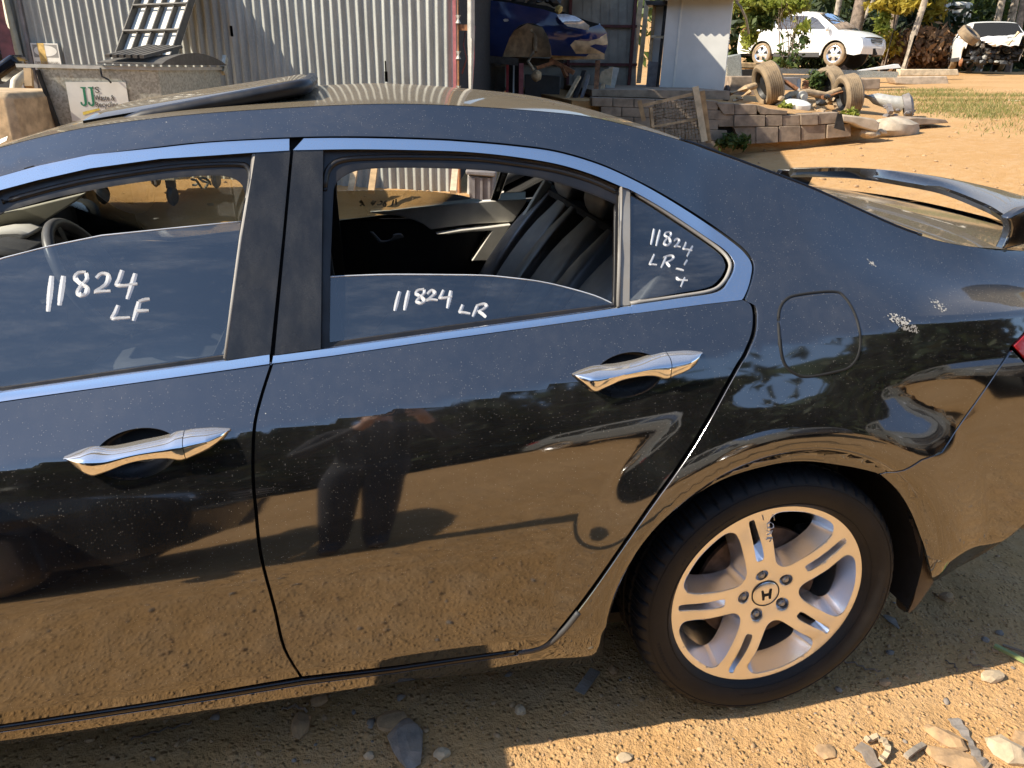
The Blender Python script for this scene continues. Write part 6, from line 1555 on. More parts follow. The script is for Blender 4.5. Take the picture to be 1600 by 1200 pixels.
# shaded run of the wall further left
for r_, (ya, yb) in enumerate(((152, 166), (166.5, 181), (181.5, 197), (197.5, 214), (214.5, 232))):
    for k in range(6):
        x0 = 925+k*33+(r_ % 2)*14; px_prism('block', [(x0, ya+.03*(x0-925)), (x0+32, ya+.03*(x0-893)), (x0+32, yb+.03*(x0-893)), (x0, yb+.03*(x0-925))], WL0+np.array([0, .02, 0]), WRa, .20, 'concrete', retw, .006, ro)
px_prism('wall_core', cW([(-60, 350), (132, 366), (420, 376), (440, 415), (700, 440), (975, 430), (1060, 500), (1060, 590), (300, 640), (-100, 560)]), WL0+np.array([0, .10, 0]), WRa, .3, 'black', retw, 0, ro)
o = px_prism('broken_slab', cW([(1003, 440), (1120, 452), (1232, 470), (1268, 500), (1255, 560), (1205, 552), (1135, 532), (1085, 506), (1008, 492)]), WL0+np.array([0, -.10, 0]), WRa, .4, 'concrete_pale', None, .02); tag(o, 'broken concrete slab slumping off the right end of the block wall', 'slab')
o = MB().ico(at(1393, 202, 10.6), .27, 2, (1.6, 1, .6), .10, seed=5).build('boulder', 'concrete_pale', None, 40); tag(o, 'sandy boulder beyond the slumping slab at the end of the block wall', 'boulder')
o = px_prism('concrete_plate', [(1412, 187), (1432, 184), (1478, 187), (1483, 192), (1440, 195), (1405, 204)], at(1440, 195, 10.9), rad(-8), .5, 'concrete', None, .01); tag(o, 'thin concrete plate lying tilted with a dark gap under it', 'slab')
o = px_prism('steel_plate', cW([(975, 430), (1002, 432), (1026, 555), (950, 536)]), WL0+np.array([0, -.16, 0]), WRa, .02, 'dark_metal'); tag(o, 'dark triangular steel plate hanging over the block wall', 'plate')
for k, (x, y, r) in enumerate(((1357, 208, .10), (1366, 210, .07), (1200, 220, .05), (1378, 206, .06))):
    o = MB().ico(at(x, y, 10.1), r, 2, (1.2, 1, .7), .15, seed=20+k).build('stone', 'rock_pale', None, 40); tag(o, ('sandy stone at the foot of the gap beside the last block', 'smaller sandy stone right of the one beside the last block', 'small pale stone lying against the foot of the block wall', 'sandy stone leaning on the boulder')[k], 'stone')
# terrace behind the wall
tv = [(2.0, 7.95, 1.08), (4.3, 7.66, 1.03), (5.4, 7.52, .93), (6.4, 7.6, .86), (7.6, 8.2, .78), (9.5, 9.6, .80), (11.5, 12.5, 1.02), (11.5, 15.5, 1.10), (2.0, 16.0, 1.2)]
k = len(tv); cen = (5.6, 10.6, 1.06)
tm = MB().add([np.array(q) for q in tv]+[np.array(cen)]+[np.array((x, y, z-1.2)) for x, y, z in tv], [(i, (i+1) % k, k) for i in range(k)]+[(i, k+1+i, k+1+(i+1) % k, (i+1) % k) for i in range(k)]).build('terrace', 'dirt'); tm['kind'] = 'structure'
o = px_prism('concrete_slab', [(925, 140), (1140, 142), (1140, 156), (925, 150)], at(1000, 148, 10.5), rad(-9), 4.0, 'concrete', slab, 0, np.array(slab.location))

# mesh crate leaning on the shaded wall
cp = at(1050, 222, 8.9); CA = rad(-20)
crate = empty('mesh_crate', cp, 0, 'rusty wire mesh crate side leaning in the shade before the block wall', 'crate'); co_ = np.array(crate.location)
def cx(x, y): return (980+x/3.81, y/3.81)
cb = lambda a, b, w_, mt, nm, dd=0: MB().bar(pln([cx(*a)], cp+np.array([0, dd, 0]), CA)[0][0]-co_, pln([cx(*b)], cp+np.array([0, dd, 0]), CA)[0][0]-co_, w_, w_).build(nm, mt, crate)
cb((72, 598), (100, 720), .05, 'wood', 'crate_post'); cb((85, 630), (420, 553), .035, 'rust_pale', 'crate_rail'); cb((140, 640), (150, 760), .035, 'rust_pale', 'crate_rail'); cb((405, 515), (460, 840), .07, 'wood_pale', 'crate_post', -.05); cb((445, 540), (485, 850), .06, 'wood', 'crate_post', .05)
cb((150, 755), (430, 705), .025, 'rust_pale', 'crate_rail')
mb = MB()
for i in range(15):
    x = 140+i*20; mb.tube([pln([cx(x, 645-x*.17)], cp, CA)[0][0]-co_, pln([cx(x+28, 860-x*.1)], cp, CA)[0][0]-co_], .004, 4)
for i in range(12):
    y = 640+i*19; mb.tube([pln([cx(140+i*2, y)], cp, CA)[0][0]-co_, pln([cx(425+i*3, y-60)], cp, CA)[0][0]-co_], .004, 4)
o = mb.build('crate_mesh', 'rust_pale', crate, 180); o['kind'] = 'stuff'

# ================================================================== heap of axles and wheels
def old_wheel(name, px, zc, rad_, wd, axis_, label, rim='dark_metal', mat='old_tyre'):
    c = at(*px, zc); e = empty(name, c, 0, label, 'tyre', None); a, b, d = frame(axis_, (0, 0, 1))
    prof = [(rad_*.62, -wd*.42), (rad_*.72, -wd*.52), (rad_*.88, -wd*.54), (rad_*.96, -wd*.46), (rad_*.99, -wd*.40)]
    tr = []
    for q in np.linspace(-.36, .36, 7): tr += [(rad_, q*wd-.035*wd), (rad_, q*wd+.035*wd), (rad_*.975, q*wd+.04*wd), (rad_*.975, q*wd+.075*wd)]
    prof = prof+tr[:-2]+[(r_, -y_) for r_, y_ in prof[::-1]]
    MB().lathe(prof, (0, 0, 0), axis_, 40).build('tyre', mat, e, 40)
    MB().lathe([(0, -wd*.30), (rad_*.30, -wd*.34), (rad_*.52, -wd*.20), (rad_*.60, -wd*.42), (rad_*.64, -wd*.44), (rad_*.64, wd*.44), (rad_*.5, wd*.3), (0, wd*.2)], (0, 0, 0), axis_, 32).build('rim', rim, e, 40)
    return e
old_wheel('loose_wheel', (1200, 131), 11.9, .33, .26, (.93, -.10, .34), 'dusty tyre standing tilted at the left of the axle heap')
old_wheel('loose_wheel', (1295, 134), 13.2, .32, .24, (.96, .10, .22), 'dusty tyre with worn tread at the back of the axle heap')
old_wheel('loose_wheel', (1325, 149), 12.3, .33, .25, (.97, -.16, .20), 'dusty tyre on its rim at the right of the axle heap')
ax0 = empty('rusty_axle', at(1250, 155, 12), 0, 'dusty rear axle beam with a hub lying across the heap', 'axle'); ao = np.array(ax0.location)
MB().tube([at(1208, 160, 12)-ao, at(1235, 150, 12)-ao, at(1262, 144, 12.1)-ao, at(1290, 150, 12.2)-ao, at(1312, 141, 12.3)-ao], [.05, .07, .055, .06, .05], 10).build('beam', 'rust_pale', ax0, 50)
MB().tube([at(1285, 152, 12.1)-ao, at(1316, 143, 12.3)-ao], .03, 8).build('arm', 'rust', ax0, 50)
MB().lathe([(0, -.02), (.045, -.02), (.05, .03), (.09, .03), (.09, .07), (0, .07)], at(1256, 152, 11.8)-ao, (0, 1, 0), 20).build('hub', 'pale_steel', ax0, 40)
ax1 = empty('suspension_arm', at(1165, 148, 11.7), 0, 'dusty suspension arm and brake disc at the far left of the heap', 'car part'); ao = np.array(ax1.location)
MB().tube([at(1140, 146, 11.7)-ao, at(1165, 138, 11.7)-ao, at(1180, 134, 11.8)-ao], [.04, .05, .05], 8).build('arm', 'rust_pale', ax1, 50)
MB().tube([at(1152, 155, 11.6)-ao, at(1172, 143, 11.6)-ao], .035, 8).build('link', 'wood', ax1, 50)
MB().lathe([(0, -.02), (.13, -.02), (.13, .02), (0, .02)], at(1135, 147, 11.7)-ao, (1, -.2, 0), 24).build('brake_disc', 'rusty_disc', ax1, 40)
MB().tube([at(1145, 158, 11.6)-ao, at(1160, 154, 11.6)-ao], .03, 8).build('rod', 'rock_pale', ax1, 50)
sp_ = empty('coil_strut', at(1258, 130, 12.2), 0, 'rusty coil spring strut standing upright in the middle of the heap', 'car part'); ao = np.array(sp_.location)
MB().tube([at(1249, 124, 12.2)-ao, at(1247, 146, 12.2)-ao], .03, 8).build('damper', 'pale_steel', sp_, 50)
MB().tube([at(1259+4.5*math.cos(t*6.283*5), 126+16*t, 12.2+.05*math.sin(t*6.283*5))-ao for t in np.linspace(0, 1, 60)], .011, 6).build('coil_spring', 'rust', sp_, 180)
o = MB().tube([at(1212, 118, 12.1), at(1228, 128, 12.1), at(1246, 140, 12.1)], .035, 8).build('steel_tube', 'rust', None, 50); tag(o, 'rust brown tube sloping down from the left tyre of the heap', 'scrap')
o = MB().lathe([(0, .0), (.19, .0), (.21, .05), (.20, .11), (.16, .13), (0, .13)], at(1243, 172, 11.6), (0, -.2, 1), 24).build('wheel_rim', 'sign_white', None, 40); tag(o, 'white steel wheel rim lying flat under the hub of the axle', 'rim')
gb_ = empty('gearbox', at(1390, 160, 12.2), 0, 'grey gearbox casting lying in the grass right of the heap', 'car part'); ao = np.array(gb_.location)
MB().tube([at(1345, 148, 12.3)-ao, at(1368, 154, 12.3)-ao, at(1392, 160, 12.2)-ao, at(1408, 164, 12.2)-ao], [.05, .09, .11, .14], 10).build('housing', 'pale_steel', gb_, 40)
MB().lathe([(.10, -.05), (.19, -.05), (.20, .05), (.12, .09)], at(1417, 166, 12.1)-ao, (.8, -.5, .3), 20).build('bell', 'grey_plastic', gb_, 40)
MB().bar(at(1388, 164, 12)-ao, at(1392, 176, 11.9)-ao, .07, .06).build('bracket', 'grey_plastic', gb_)
rg = np.random.RandomState(17); mb = MB(); mb2 = MB()
for i in range(34):
    p = (rg.uniform(1205, 1310), rg.uniform(150, 176)); (mb if i % 2 else mb2).ico(at(*p, rg.uniform(11.6, 12.4)), rg.uniform(.03, .075), 1, (1.4, .8, .7), .3, rg.uniform(0, 3))
for m_, mt in ((mb, 'rust_pale'), (mb2, 'dark_metal')): o = m_.build('scrap_parts', mt); o['kind'] = 'stuff'; tag(o, 'small rusty parts heaped between the tyres' if mt == 'rust_pale' else 'small dark parts heaped between the tyres', 'scrap')
mb = MB()
for i in range(14): mb.ico(at(rg.uniform(1372, 1425), rg.uniform(165, 182), rg.uniform(11.9, 12.2)), rg.uniform(.03, .06), 1, (1.3, .9, .7), .3)
o = mb.build('scrap_parts', 'grey_plastic'); o['kind'] = 'stuff'; tag(o, 'grey bolts and castings scattered round the gearbox', 'scrap')

# ================================================================== simple whole cars for the yard
def yard_car(label, loc, rz, paint, ds=None, wreck=False, name='parked_car'):
    """local frame: nose towards +X, wheels on z = 0"""
    car_ = empty(name, loc, rz, label, 'car'); f = lambda L: [(2.33-a, b) for a, b in L]
    wfx, wrx, wr, ar = 2.33-.92, 2.33-3.62, .365, .43
    W = lambda X, Z: (.935-.05*np.maximum(.75-Z, 0)**2*2-.42*np.maximum(Z-1.02, 0)**1.15-.05*np.maximum(Z-.80, 0)-.35*np.maximum(np.abs(X)-1.75, 0)**2.3)
    out = f([(.9, 1.09), (1.80, 1.63), (2.2, 1.69), (3.0, 1.72), (3.9, 1.67), (4.32, 1.58), (4.50, 1.22), (4.64, 1.02), (4.66, .55), (4.60, .38)])
    out += [(wrx+ar*math.cos(t), wr+ar*math.sin(t)) for t in np.linspace(math.pi-.05, .05, 16)]+[(wfx-ar-.02, .33)]
    if not wreck: out += [(wfx+ar*math.cos(t), wr+ar*math.sin(t)) for t in np.linspace(math.pi-.05, .05, 16)]+f([(.25, .34), (.05, .38), (.0, .60), (.06, .80), (.22, .93), (.5, 1.03)])
    else: out += [(wfx+ar*math.cos(t), wr+ar*math.sin(t)) for t in np.linspace(math.pi-.05, .9, 12)]+f([(.62, .86), (.70, 1.0)])
    win = [f([(1.30, 1.12), (1.78, 1.46), (2.02, 1.545), (2.10, 1.13)]), f([(2.20, 1.13), (2.14, 1.555), (2.9, 1.59), (3.10, 1.58), (3.16, 1.16)]), f([(3.28, 1.17), (3.24, 1.575), (3.85, 1.53), (4.12, 1.44), (4.02, 1.22)])]
    for sd_ in (-1, 1):
        panel('body_side', out, paint, car_, sd_, sp=.07, lip=.004, ret=.03, surf=W, holes=win)
        for w_ in win: panel('side_window', w_, 'glass_plain', car_, sd_, off=-.012, sp=.2, lip=.002, ret=.01, surf=W)
        panel('sill_cladding', f([(1.42, .42), (3.1, .42), (3.12, .28), (1.40, .28)]), 'grey_trim_dark', car_, sd_, off=.012, sp=.2, surf=W)
        for wx_ in (wfx, wrx):
            if wreck and wx_ == wfx: continue
            MB().lathe([(ar+.005, -.02), (ar+.02, .0), (ar+.012, .014)], (wx_, sd_*(.925), wr), (0, sd_, 0), 24, a0=-.1, a1=math.pi+.1).build('arch_trim', 'grey_trim_dark', car_, 40)
            wl_ = MB().lathe([(0, .02), (.06, .035), (.20, .0), (.25, .035), (.262, .03), (.262, -.18)], (wx_, sd_*.86, wr), (0, sd_, 0), 30).build('wheel', 'alloy', car_, 40)
            MB().lathe([(.258, .03), (.29, .045), (.335, .042), (.36, .02), (.366, -.02), (.366, -.15), (.34, -.18)], (wx_, sd_*.86, wr), (0, sd_, 0), 36).build('tyre', 'old_tyre', wl_, 40)
            for k in range(5):
                t = k*1.2566+.3; u = np.array([math.cos(t), 0, math.sin(t)]); cc = np.array([wx_, sd_*.888, wr]); s_ = np.array([-math.sin(t), 0, math.cos(t)])
                MB().add([cc+u*.10-s_*.012, cc+u*.10+s_*.012, cc+u*.215+s_*.062, cc+u*.225, cc+u*.215-s_*.062], [(0, 1, 2, 3, 4) if sd_ < 0 else (4, 3, 2, 1, 0)]).build('wheel_slot', 'black', wl_)
            MB().lathe([(0, 0), (ar+.0, 0)], (wx_, sd_*.62, wr), (0, 1, 0), 24).build('wheel_housing', 'black', car_)
    hw = lambda x, z: float(W(np.array([x]), np.array([z]))[0])
    def strip(nm, L, mat, cr=.03, n=13):
        v = []
        P = resample(f(L), .10, False)
        for x, z in P:
            for u in np.linspace(-1, 1, n): v.append((x+.10*(1-u*u)*(1 if x > 1.6 else (-.5 if x < -1.9 else 0)), u*hw(x, z), z+cr*(1-abs(u)**2.4)))
        k = len(P); return mobj(nm, v, [(i*n+j, i*n+j+1, (i+1)*n+j+1, (i+1)*n+j) for i in range(k-1) for j in range(n-1)], mat, car_, 180)
    strip('roof', [(1.80, 1.63), (2.2, 1.69), (3.0, 1.72), (3.9, 1.67), (4.32, 1.58)], paint)
    strip('windscreen', [(1.80, 1.63), (.92, 1.095)], 'black' if wreck else 'glass_plain')
    strip('tailgate', [(4.32, 1.58), (4.50, 1.22), (4.64, 1.02), (4.66, .55), (4.60, .38)], paint, .0)
    MB().box((-.5, 0, .34), (3.2, 1.6, .05)).build('floor_pan', 'black', car_)
    MB().box((-.35, 0, .85), (2.9, 1.5, .8)).build('cabin_interior', 'black', car_)
    for sd_ in (-1, 1):
        panel('tail_lamp', f([(4.48, 1.24), (4.30, 1.20), (4.38, 1.02), (4.62, 1.02)]), 'lamp_red', car_, sd_, off=.006, sp=.1, surf=W)
    for x_, c_ in ((2.33-1.16, 1.10),):
        for sd_ in (-1, 1):
            MB().ico((x_-.05, sd_*1.03, 1.13), .11, 2, (.6, 1.1, .75)).build('door_mirror', paint, car_, 60)
    if not wreck:
        strip('bonnet', [(.92, 1.095), (.5, 1.03), (.22, .93), (.10, .86)], paint, .04)
        strip('front_bumper', [(.10, .86), (.06, .80), (.0, .60), (.05, .38)], paint, .0)
        yb = 2.33+.10
        MB().add([(yb-.075, -.42, .84), (yb-.03, 0, .86), (yb-.075, .42, .84), (yb-.05, .38, .66), (yb+.01, 0, .64), (yb-.05, -.38, .66)], [(0, 1, 2, 3, 4, 5)]).build('grille', 'grey_trim_dark', car_)
        for z in (.70, .755, .81): MB().bar((yb-.045, -.38, z), (yb+.015, 0, z), .02, .012).bar((yb+.015, 0, z), (yb-.045, .38, z), .02, .012).build('grille_bar', 'silver_plastic', car_)
        MB().add([(yb-.12, -.62, .52), (yb-.0, -.2, .56), (yb-.0, .2, .56), (yb-.12, .62, .52), (yb-.15, .55, .38), (yb-.02, 0, .36), (yb-.15, -.55, .38)], [(0, 1, 2, 3, 4, 5, 6)]).build('lower_grille', 'black', car_)
        for sd_ in (-1, 1):
            MB().ico((2.33-.22, sd_*.70, .83), .10, 2, (1.9, 1.5, .85)).build('headlamp', 'lens', car_, 60)
            for k in range(3): MB().ico((2.33-.12-.1*k, sd_*(.66+.055*k), .825), .055, 2, (.9, .9, .9)).build('lamp_bowl', 'grey_trim_dark' if k != 1 else 'lens', car_, 60)
            MB().ico((2.33-.10, sd_*.70, .52), .07, 2, (.8, 1.2, .8)).build('fog_lamp', 'grey_trim_dark', car_, 60)
        MB().box((2.33+.02, 0, .46), (.02, .36, .10)).build('number_plate', 'sign_white', car_)
    return car_
th = rad(-60)
suv = yard_car('clean white four wheel drive wagon parked behind the leafy bush', (0, 0, 0), th, 'white_paint')
base = at(1300, 103.5, 25.0); fwv = np.array([math.cos(th), math.sin(th), 0]); lat = np.array([math.sin(th), -math.cos(th), 0])
suv.location = Vector(base-fwv*1.41-lat*.86)
# crushed white wreck
th2 = rad(-122)
wk = yard_car('crushed white wagon with its front torn open and a tyre on the bonnet', (0, 0, 0), th2, 'white_wreck', wreck=True, name='wrecked_car')
fw2 = np.array([math.cos(th2), math.sin(th2), 0]); la2 = np.array([math.sin(th2), -math.cos(th2), 0]); b2 = at(1500, 108, 24.5); wk.scale = (.94, .94, .86); wk.location = Vector(b2-fw2*1.41-la2*.86)
rg = np.random.RandomState(9)
def crumple(nm, P4, mat, par, amp, n=10, seed=1):
    r_ = np.random.RandomState(seed); a, b, c, d = [np.array(q, float) for q in P4]; v = []
    nr = np.cross(b-a, d-a); nr /= np.linalg.norm(nr)
    for i in range(n+1):
        for j in range(n+1):
            s_, t = i/n, j/n; v.append((a*(1-t)+b*t)*(1-s_)+(d*(1-t)+c*t)*s_+nr*r_.uniform(-amp, amp)*(1+.6*(i % 3 == 0)))
    m = n+1; return mobj(nm, v, [(i*m+j, i*m+j+1, (i+1)*m+j+1, (i+1)*m+j) for i in range(n) for j in range(n)], mat, par, 22)
crumple('bonnet', [(1.35, -.75, 1.08), (1.35, .80, 1.22), (2.10, .85, 1.18), (2.0, -.55, .98)], 'white_wreck', wk, .05, 7, 3)
crumple('front_wing', [(1.5, .88, 1.1), (2.25, .95, 1.0), (2.3, 1.0, .30), (1.6, .92, .35)], 'white_wreck', wk, .05, 7, 4)
crumple('bonnet_fold', [(1.95, -.55, .98), (2.05, .6, 1.15), (2.16, .55, .82), (2.08, -.2, .80)], 'white_wreck', wk, .05, 6, 5)
for nm, mt, cnt, sd_ in (('engine_parts', 'dark_metal', 40, 1), ('engine_parts', 'pale_steel', 18, 2), ('engine_parts', 'black', 22, 3), ('torn_wiring', 'rust', 5, 4)):
    r_ = np.random.RandomState(sd_); mb = MB()
    for _ in range(cnt): mb.ico((r_.uniform(1.2, 1.75), r_.uniform(-.7, .75), r_.uniform(.22, .88)), r_.uniform(.05, .14)*(1 if cnt > 15 else .7), 1, (r_.uniform(.6, 1.4), r_.uniform(.6, 1.4), r_.uniform(.6, 1.2)), .3)
    o = mb.build(nm, mt, wk); o['kind'] = 'stuff'
MB().lathe([(0, -.03), (.08, -.05), (.14, -.02), (.15, .03), (0, .04)], (1.41, -.93, .24), (0, 1, 0), 20).build('brake_drum', 'rust', wk, 40)
tw = old_wheel('loose_wheel', (1514, 55), 22.7, .33, .24, (.30, -.55, .78), 'dusty tyre lying on the bonnet of the crushed white wagon')

# ================================================================== timber, panels and ground litter near the cars
o = px_prism('timber_sleeper', [(1406, 108), (1497, 108), (1499, 118), (1406, 119)], at(1450, 118, 21.0), rad(-14), .25, 'wood_pale', None, .02); tag(o, 'long grey timber sleeper lying before the crushed white wagon', 'timber')
o = px_prism('concrete_kerb', [(1395, 120), (1480, 119), (1484, 136), (1400, 131)], at(1440, 132, 19.5), rad(-14), .5, 'concrete_pale', None, .02); tag(o, 'pale concrete kerb below the long timber sleeper', 'kerb')
o = px_prism('white_panel', [(1272, 112), (1345, 110), (1404, 100), (1408, 106), (1330, 112), (1275, 114)], at(1340, 110, 20.0), rad(-14), .3, 'white_wreck'); tag(o, 'long white panel lying at a slant before the white wagon', 'panel')  # a long loose white panel
o = px_prism('steel_channel', [(1218, 106), (1404, 112), (1404, 118), (1218, 115)], at(1310, 114, 18.5), rad(-14), .3, 'galv'); tag(o, 'upper of two long steel channels before the white wagon', 'channel')
o = px_prism('steel_channel', [(1222, 117), (1402, 117), (1402, 121), (1225, 123)], at(1310, 119, 17.5), rad(-14), .25, 'galv'); tag(o, 'lower of two long steel channels before the white wagon', 'channel')
o = px_prism('timber_deck', [(1155, 97), (1218, 100), (1216, 108), (1155, 106)], at(1185, 104, 18.5), rad(-14), 2.5, 'wood', None, .02); tag(o, 'orange brown timber deck beside the rear wheel of the white wagon', 'deck')
o = px_prism('dark_crate', [(1146, 110), (1190, 108), (1190, 118), (1146, 119)], at(1170, 116, 18), rad(-14), 1.2, 'black'); tag(o, 'dark hollow box under the orange brown timber deck', 'box')
o = px_prism('brown_crate', [(1142, 119), (1192, 119), (1188, 150), (1140, 150)], at(1165, 140, 14.2), rad(-14), .8, 'concrete', None, .02); tag(o, 'brown block behind the left end of the axle heap', 'block')
o = px_prism('grey_box', [(1214, 121), (1250, 121), (1246, 141), (1212, 141)], at(1230, 138, 14.0), rad(-14), .5, 'grey_plastic', None, .01); tag(o, 'grey plastic box behind the middle of the axle heap', 'box')
o = px_prism('concrete_block', [(1340, 123), (1376, 123), (1375, 140), (1338, 140)], at(1355, 138, 15), rad(-14), .6, 'concrete', None, .02); tag(o, 'brown concrete block behind the right tyre of the heap', 'block')
o = px_prism('grey_drum', [(1134, 88), (1158, 84), (1160, 120), (1136, 124)], at(1150, 110, 14.5), rad(-14), .4, 'galv', None, .02); tag(o, 'grey metal box at the foot of the cabin corner', 'box')
pl1 = MB().lathe([(.0, 0), (.19, 0), (.21, .04), (.17, .07), (0, .05)], at(1590, 163, 14.0), (0, 0, 1), 20).build('steel_rim', 'sign_white', None, 40); tag(pl1, 'pale round steel rim lying in the grass at the right edge', 'rim')  # a pale steel wheel rim
o = MB().tube([at(1575, 70, 23), at(1592, 50, 22.8)], .05, 8).build('timber_prop', 'wood_pale', None, 40); tag(o, 'pale timber prop leaning at the right of the crushed wagon', 'timber')
hz = MB().tube([at(1150, 2, 12.0), at(1158, 12, 12.2), at(1166, 30, 12.6), at(1170, 52, 13)], .018, 8).build('blue_hose', 'silver_plastic', None, 60); tag(hz, 'grey blue hose hanging off the corner of the cabin', 'hose')
# grey bin seen through the far window
bb = empty('plastic_bin', atZ(765, 325, .42), 0, 'grey plastic crate bin seen through the rear side windows', 'bin'); bbo = np.array(bb.location); d_ = 6.15
px_prism('bin_body', [(731, 274), (771, 278), (767, 330), (735, 330)], at(750, 310, d_), rad(-14), .5, 'grey_plastic', bb, .01, bbo)
px_prism('bin_rim', [(727, 266), (775, 269), (774, 277), (728, 273)], at(750, 310, d_)+np.array([0, -.04, 0]), rad(-14), .58, 'grey_plastic', bb, .01, bbo)
for x in (738, 750, 762): px_prism('bin_rib', [(x, 278), (x+4, 278), (x+4, 326), (x, 326)], at(750, 310, d_)+np.array([0, -.02, 0]), rad(-14), .03, 'grey_plastic', bb, 0, bbo)
# timber offcuts leaning along the foot of the shed wall
for i, (x0, x1, mt) in enumerate(((548, 560, 'rust_pale'), (580, 590, 'wood'), (708, 716, 'wood_pale'))):
    o = MB().bar(at(x0, 300, 6.0), at(x1-4, 255, 6.3), .05, .03).build('timber_offcut', mt); tag(o, ('rusty strip leaning on the shed seen through the rear window by the front seat', 'brown offcut leaning on the shed seen through the middle of the rear window', 'pale offcut leaning on the shed beside the grey bin')[i], 'timber')

# ================================================================== plants
def leaves(name, cen, rads, n, size, mat, seed, parent=None, kind=None, clumps=24, flat=.6, ground_z=None, aspect=2.2):
    rg = np.random.RandomState(seed); cen = np.array(cen, float); rads = np.array(rads, float)
    cc = rg.normal(size=(clumps, 3)); cc /= np.linalg.norm(cc, axis=1, keepdims=True); cc *= (rg.rand(clumps, 1)**.45)*.82; k = rg.randint(0, clumps, n)
    cr = .20+.22*rg.rand(clumps)
    p = cc[k]+rg.normal(size=(n, 3))*cr[k][:, None]*.6; P = cen+p*rads
    if ground_z is not None: P = P[P[:, 2] > ground_z]; n = len(P)
    a = rg.normal(size=(n, 3)); a /= np.linalg.norm(a, axis=1, keepdims=True); b = rg.normal(size=(n, 3)); b[:, 2] *= flat; b -= a*(a*b).sum(1, keepdims=True); b /= np.linalg.norm(b, axis=1, keepdims=True)
    s = size*(.55+.9*rg.rand(n, 1)); A = a*s*aspect*.5; B = b*s*.5
    V = np.stack([P-A, P+B*.9, P+A, P-B*.9], 1).reshape(-1, 3); F = np.arange(4*n).reshape(-1, 4)
    o = bulk(name, V-(np.array(parent.location) if parent else 0), F, mat, kind)
    if parent: o.parent = parent
    return o
def limb(rg, p, d, L, r, depth, mb):
    pts = [p]; rr = [r]; n = 5
    for i in range(n): d = d+rg.normal(size=3)*.10; d /= np.linalg.norm(d); p = p+d*L/n; pts.append(p); rr.append(r*(1-.55*(i+1)/n))
    mb.tube(pts, rr, 7)
    if depth:
        for _ in range(3): d2 = d+rg.normal(size=3)*.55; d2[2] = abs(d2[2])*.6+.15; limb(rg, pts[rg.randint(2, n)], d2/np.linalg.norm(d2), L*.55, r*.45, depth-1, mb)
def tree(name, base, h, r, lean, label, mat_b, crown, seed, cat='tree', group=None):
    t = empty(name, base, 0, label, cat, group); rg = np.random.RandomState(seed); mb = MB(); limb(rg, np.array([0, 0, -.2]), np.array([lean[0], lean[1], 1.0])/np.linalg.norm([*lean, 1]), h, r, 2, mb); mb.build('trunk', mat_b, t, 60)
    for (c, rd, n, sz, mt) in crown:
        leaves('crown', np.array(base)+np.array(c), rd, n, sz, mt, seed+n, t)
    return t
# bright bush in front of the white wagon
bs_ = at(1232, 100, 17.5); bush = empty('leafy_bush', bs_, 0, 'bright green drooping shrub in front of the white wagon', 'shrub'); rg = np.random.RandomState(2); mb = MB()
for i in range(9): limb(rg, np.array([rg.uniform(-.15, .15), rg.uniform(-.1, .1), -.1]), np.array([rg.uniform(-.5, .5), rg.uniform(-.2, .2), 1.0]), rg.uniform(.9, 1.5), .014, 1, mb)
mb.build('stem', 'bark', bush, 60)
for (x, y, z, rd, n, sz, mt) in ((1203, 4, 17.5, (.90, .5, .36), 4200, .065, 'leaf_bright'), (1245, 6, 17.2, (.50, .4, .24), 1100, .065, 'leaf_bright'), (1190, 30, 17.4, (.35, .3, .35), 350, .085, 'leaf_mid'), (1170, 45, 17.9, (.22, .3, .65), 500, .085, 'leaf_bright'), (1255, 42, 17.0, (.22, .3, .2), 90, .085, 'leaf_bright'), (1240, 74, 17.3, (.45, .3, .45), 130, .08, 'leaf_mid'), (1225, 98, 17.2, (.5, .3, .15), 120, .07, 'leaf_mid')):
    leaves('foliage', at(x, y, z), rd, n, sz, mt, n, bush, clumps=16)
yt = at(1420, 90, 28)
trees = [((1327, 78), 27, 7, .27, (.02, 0), 'thick brown trunked tree right behind the white wagon', 'bark', 5), ((1303, 60), 28, 7, .13, (.03, 0), 'thin pale trunk leaning between the wagon and the thick tree', 'bark_pale', 6), ((1318, 60), 29, 7, .10, (.12, 0), 'very thin pale leaning trunk beside the thick brown tree', 'bark_pale', 7),
         ((1386, 72), 27.5, 7, .17, (.10, 0), 'brown forked trunk under the yellow leaves', 'bark', 8), ((1412, 100), 26.5, 7, .13, (.08, 0), 'slim grey trunk left of the brown undergrowth', 'bark_pale', 9), ((1455, 60), 31, 8, .12, (.02, 0), 'slim dark trunk behind the white van body', 'bark', 10),
         ((1545, 35), 30, 8, .16, (.04, 0), 'grey trunk above the roof of the crushed wagon', 'bark_pale', 11), ((1568, 40), 31, 8, .18, (.10, 0), 'grey leaning trunk right of the crushed wagon roof', 'bark_pale', 12), ((1588, 60), 28, 8, .15, (.14, 0), 'leaning brown trunk at the right edge of the photo', 'bark', 13)]
for (px, zc, h, r, ln, lb, mt, sd_) in trees:
    b_ = at(*px, zc); b_[2] = min(b_[2], float(terrain(b_[0], b_[1])))
    tree('tree', b_, h, r, ln, lb, mt, [((ln[0]*5, 0, 5.6), (1.9, 1.9, 1.6), 1300, .16, 'leaf_mid' if sd_ % 2 else 'leaf_dark')], sd_, group='trees at the back of the yard')
yl = at(1400, 8, 26.0); ylw = empty('yellow_shrub', yl*np.array([1, 1, 0])+np.array([0, 0, yl[2]-1.4]), 0, 'yellow leaved branches hanging in front of the brown trunk', 'shrub')
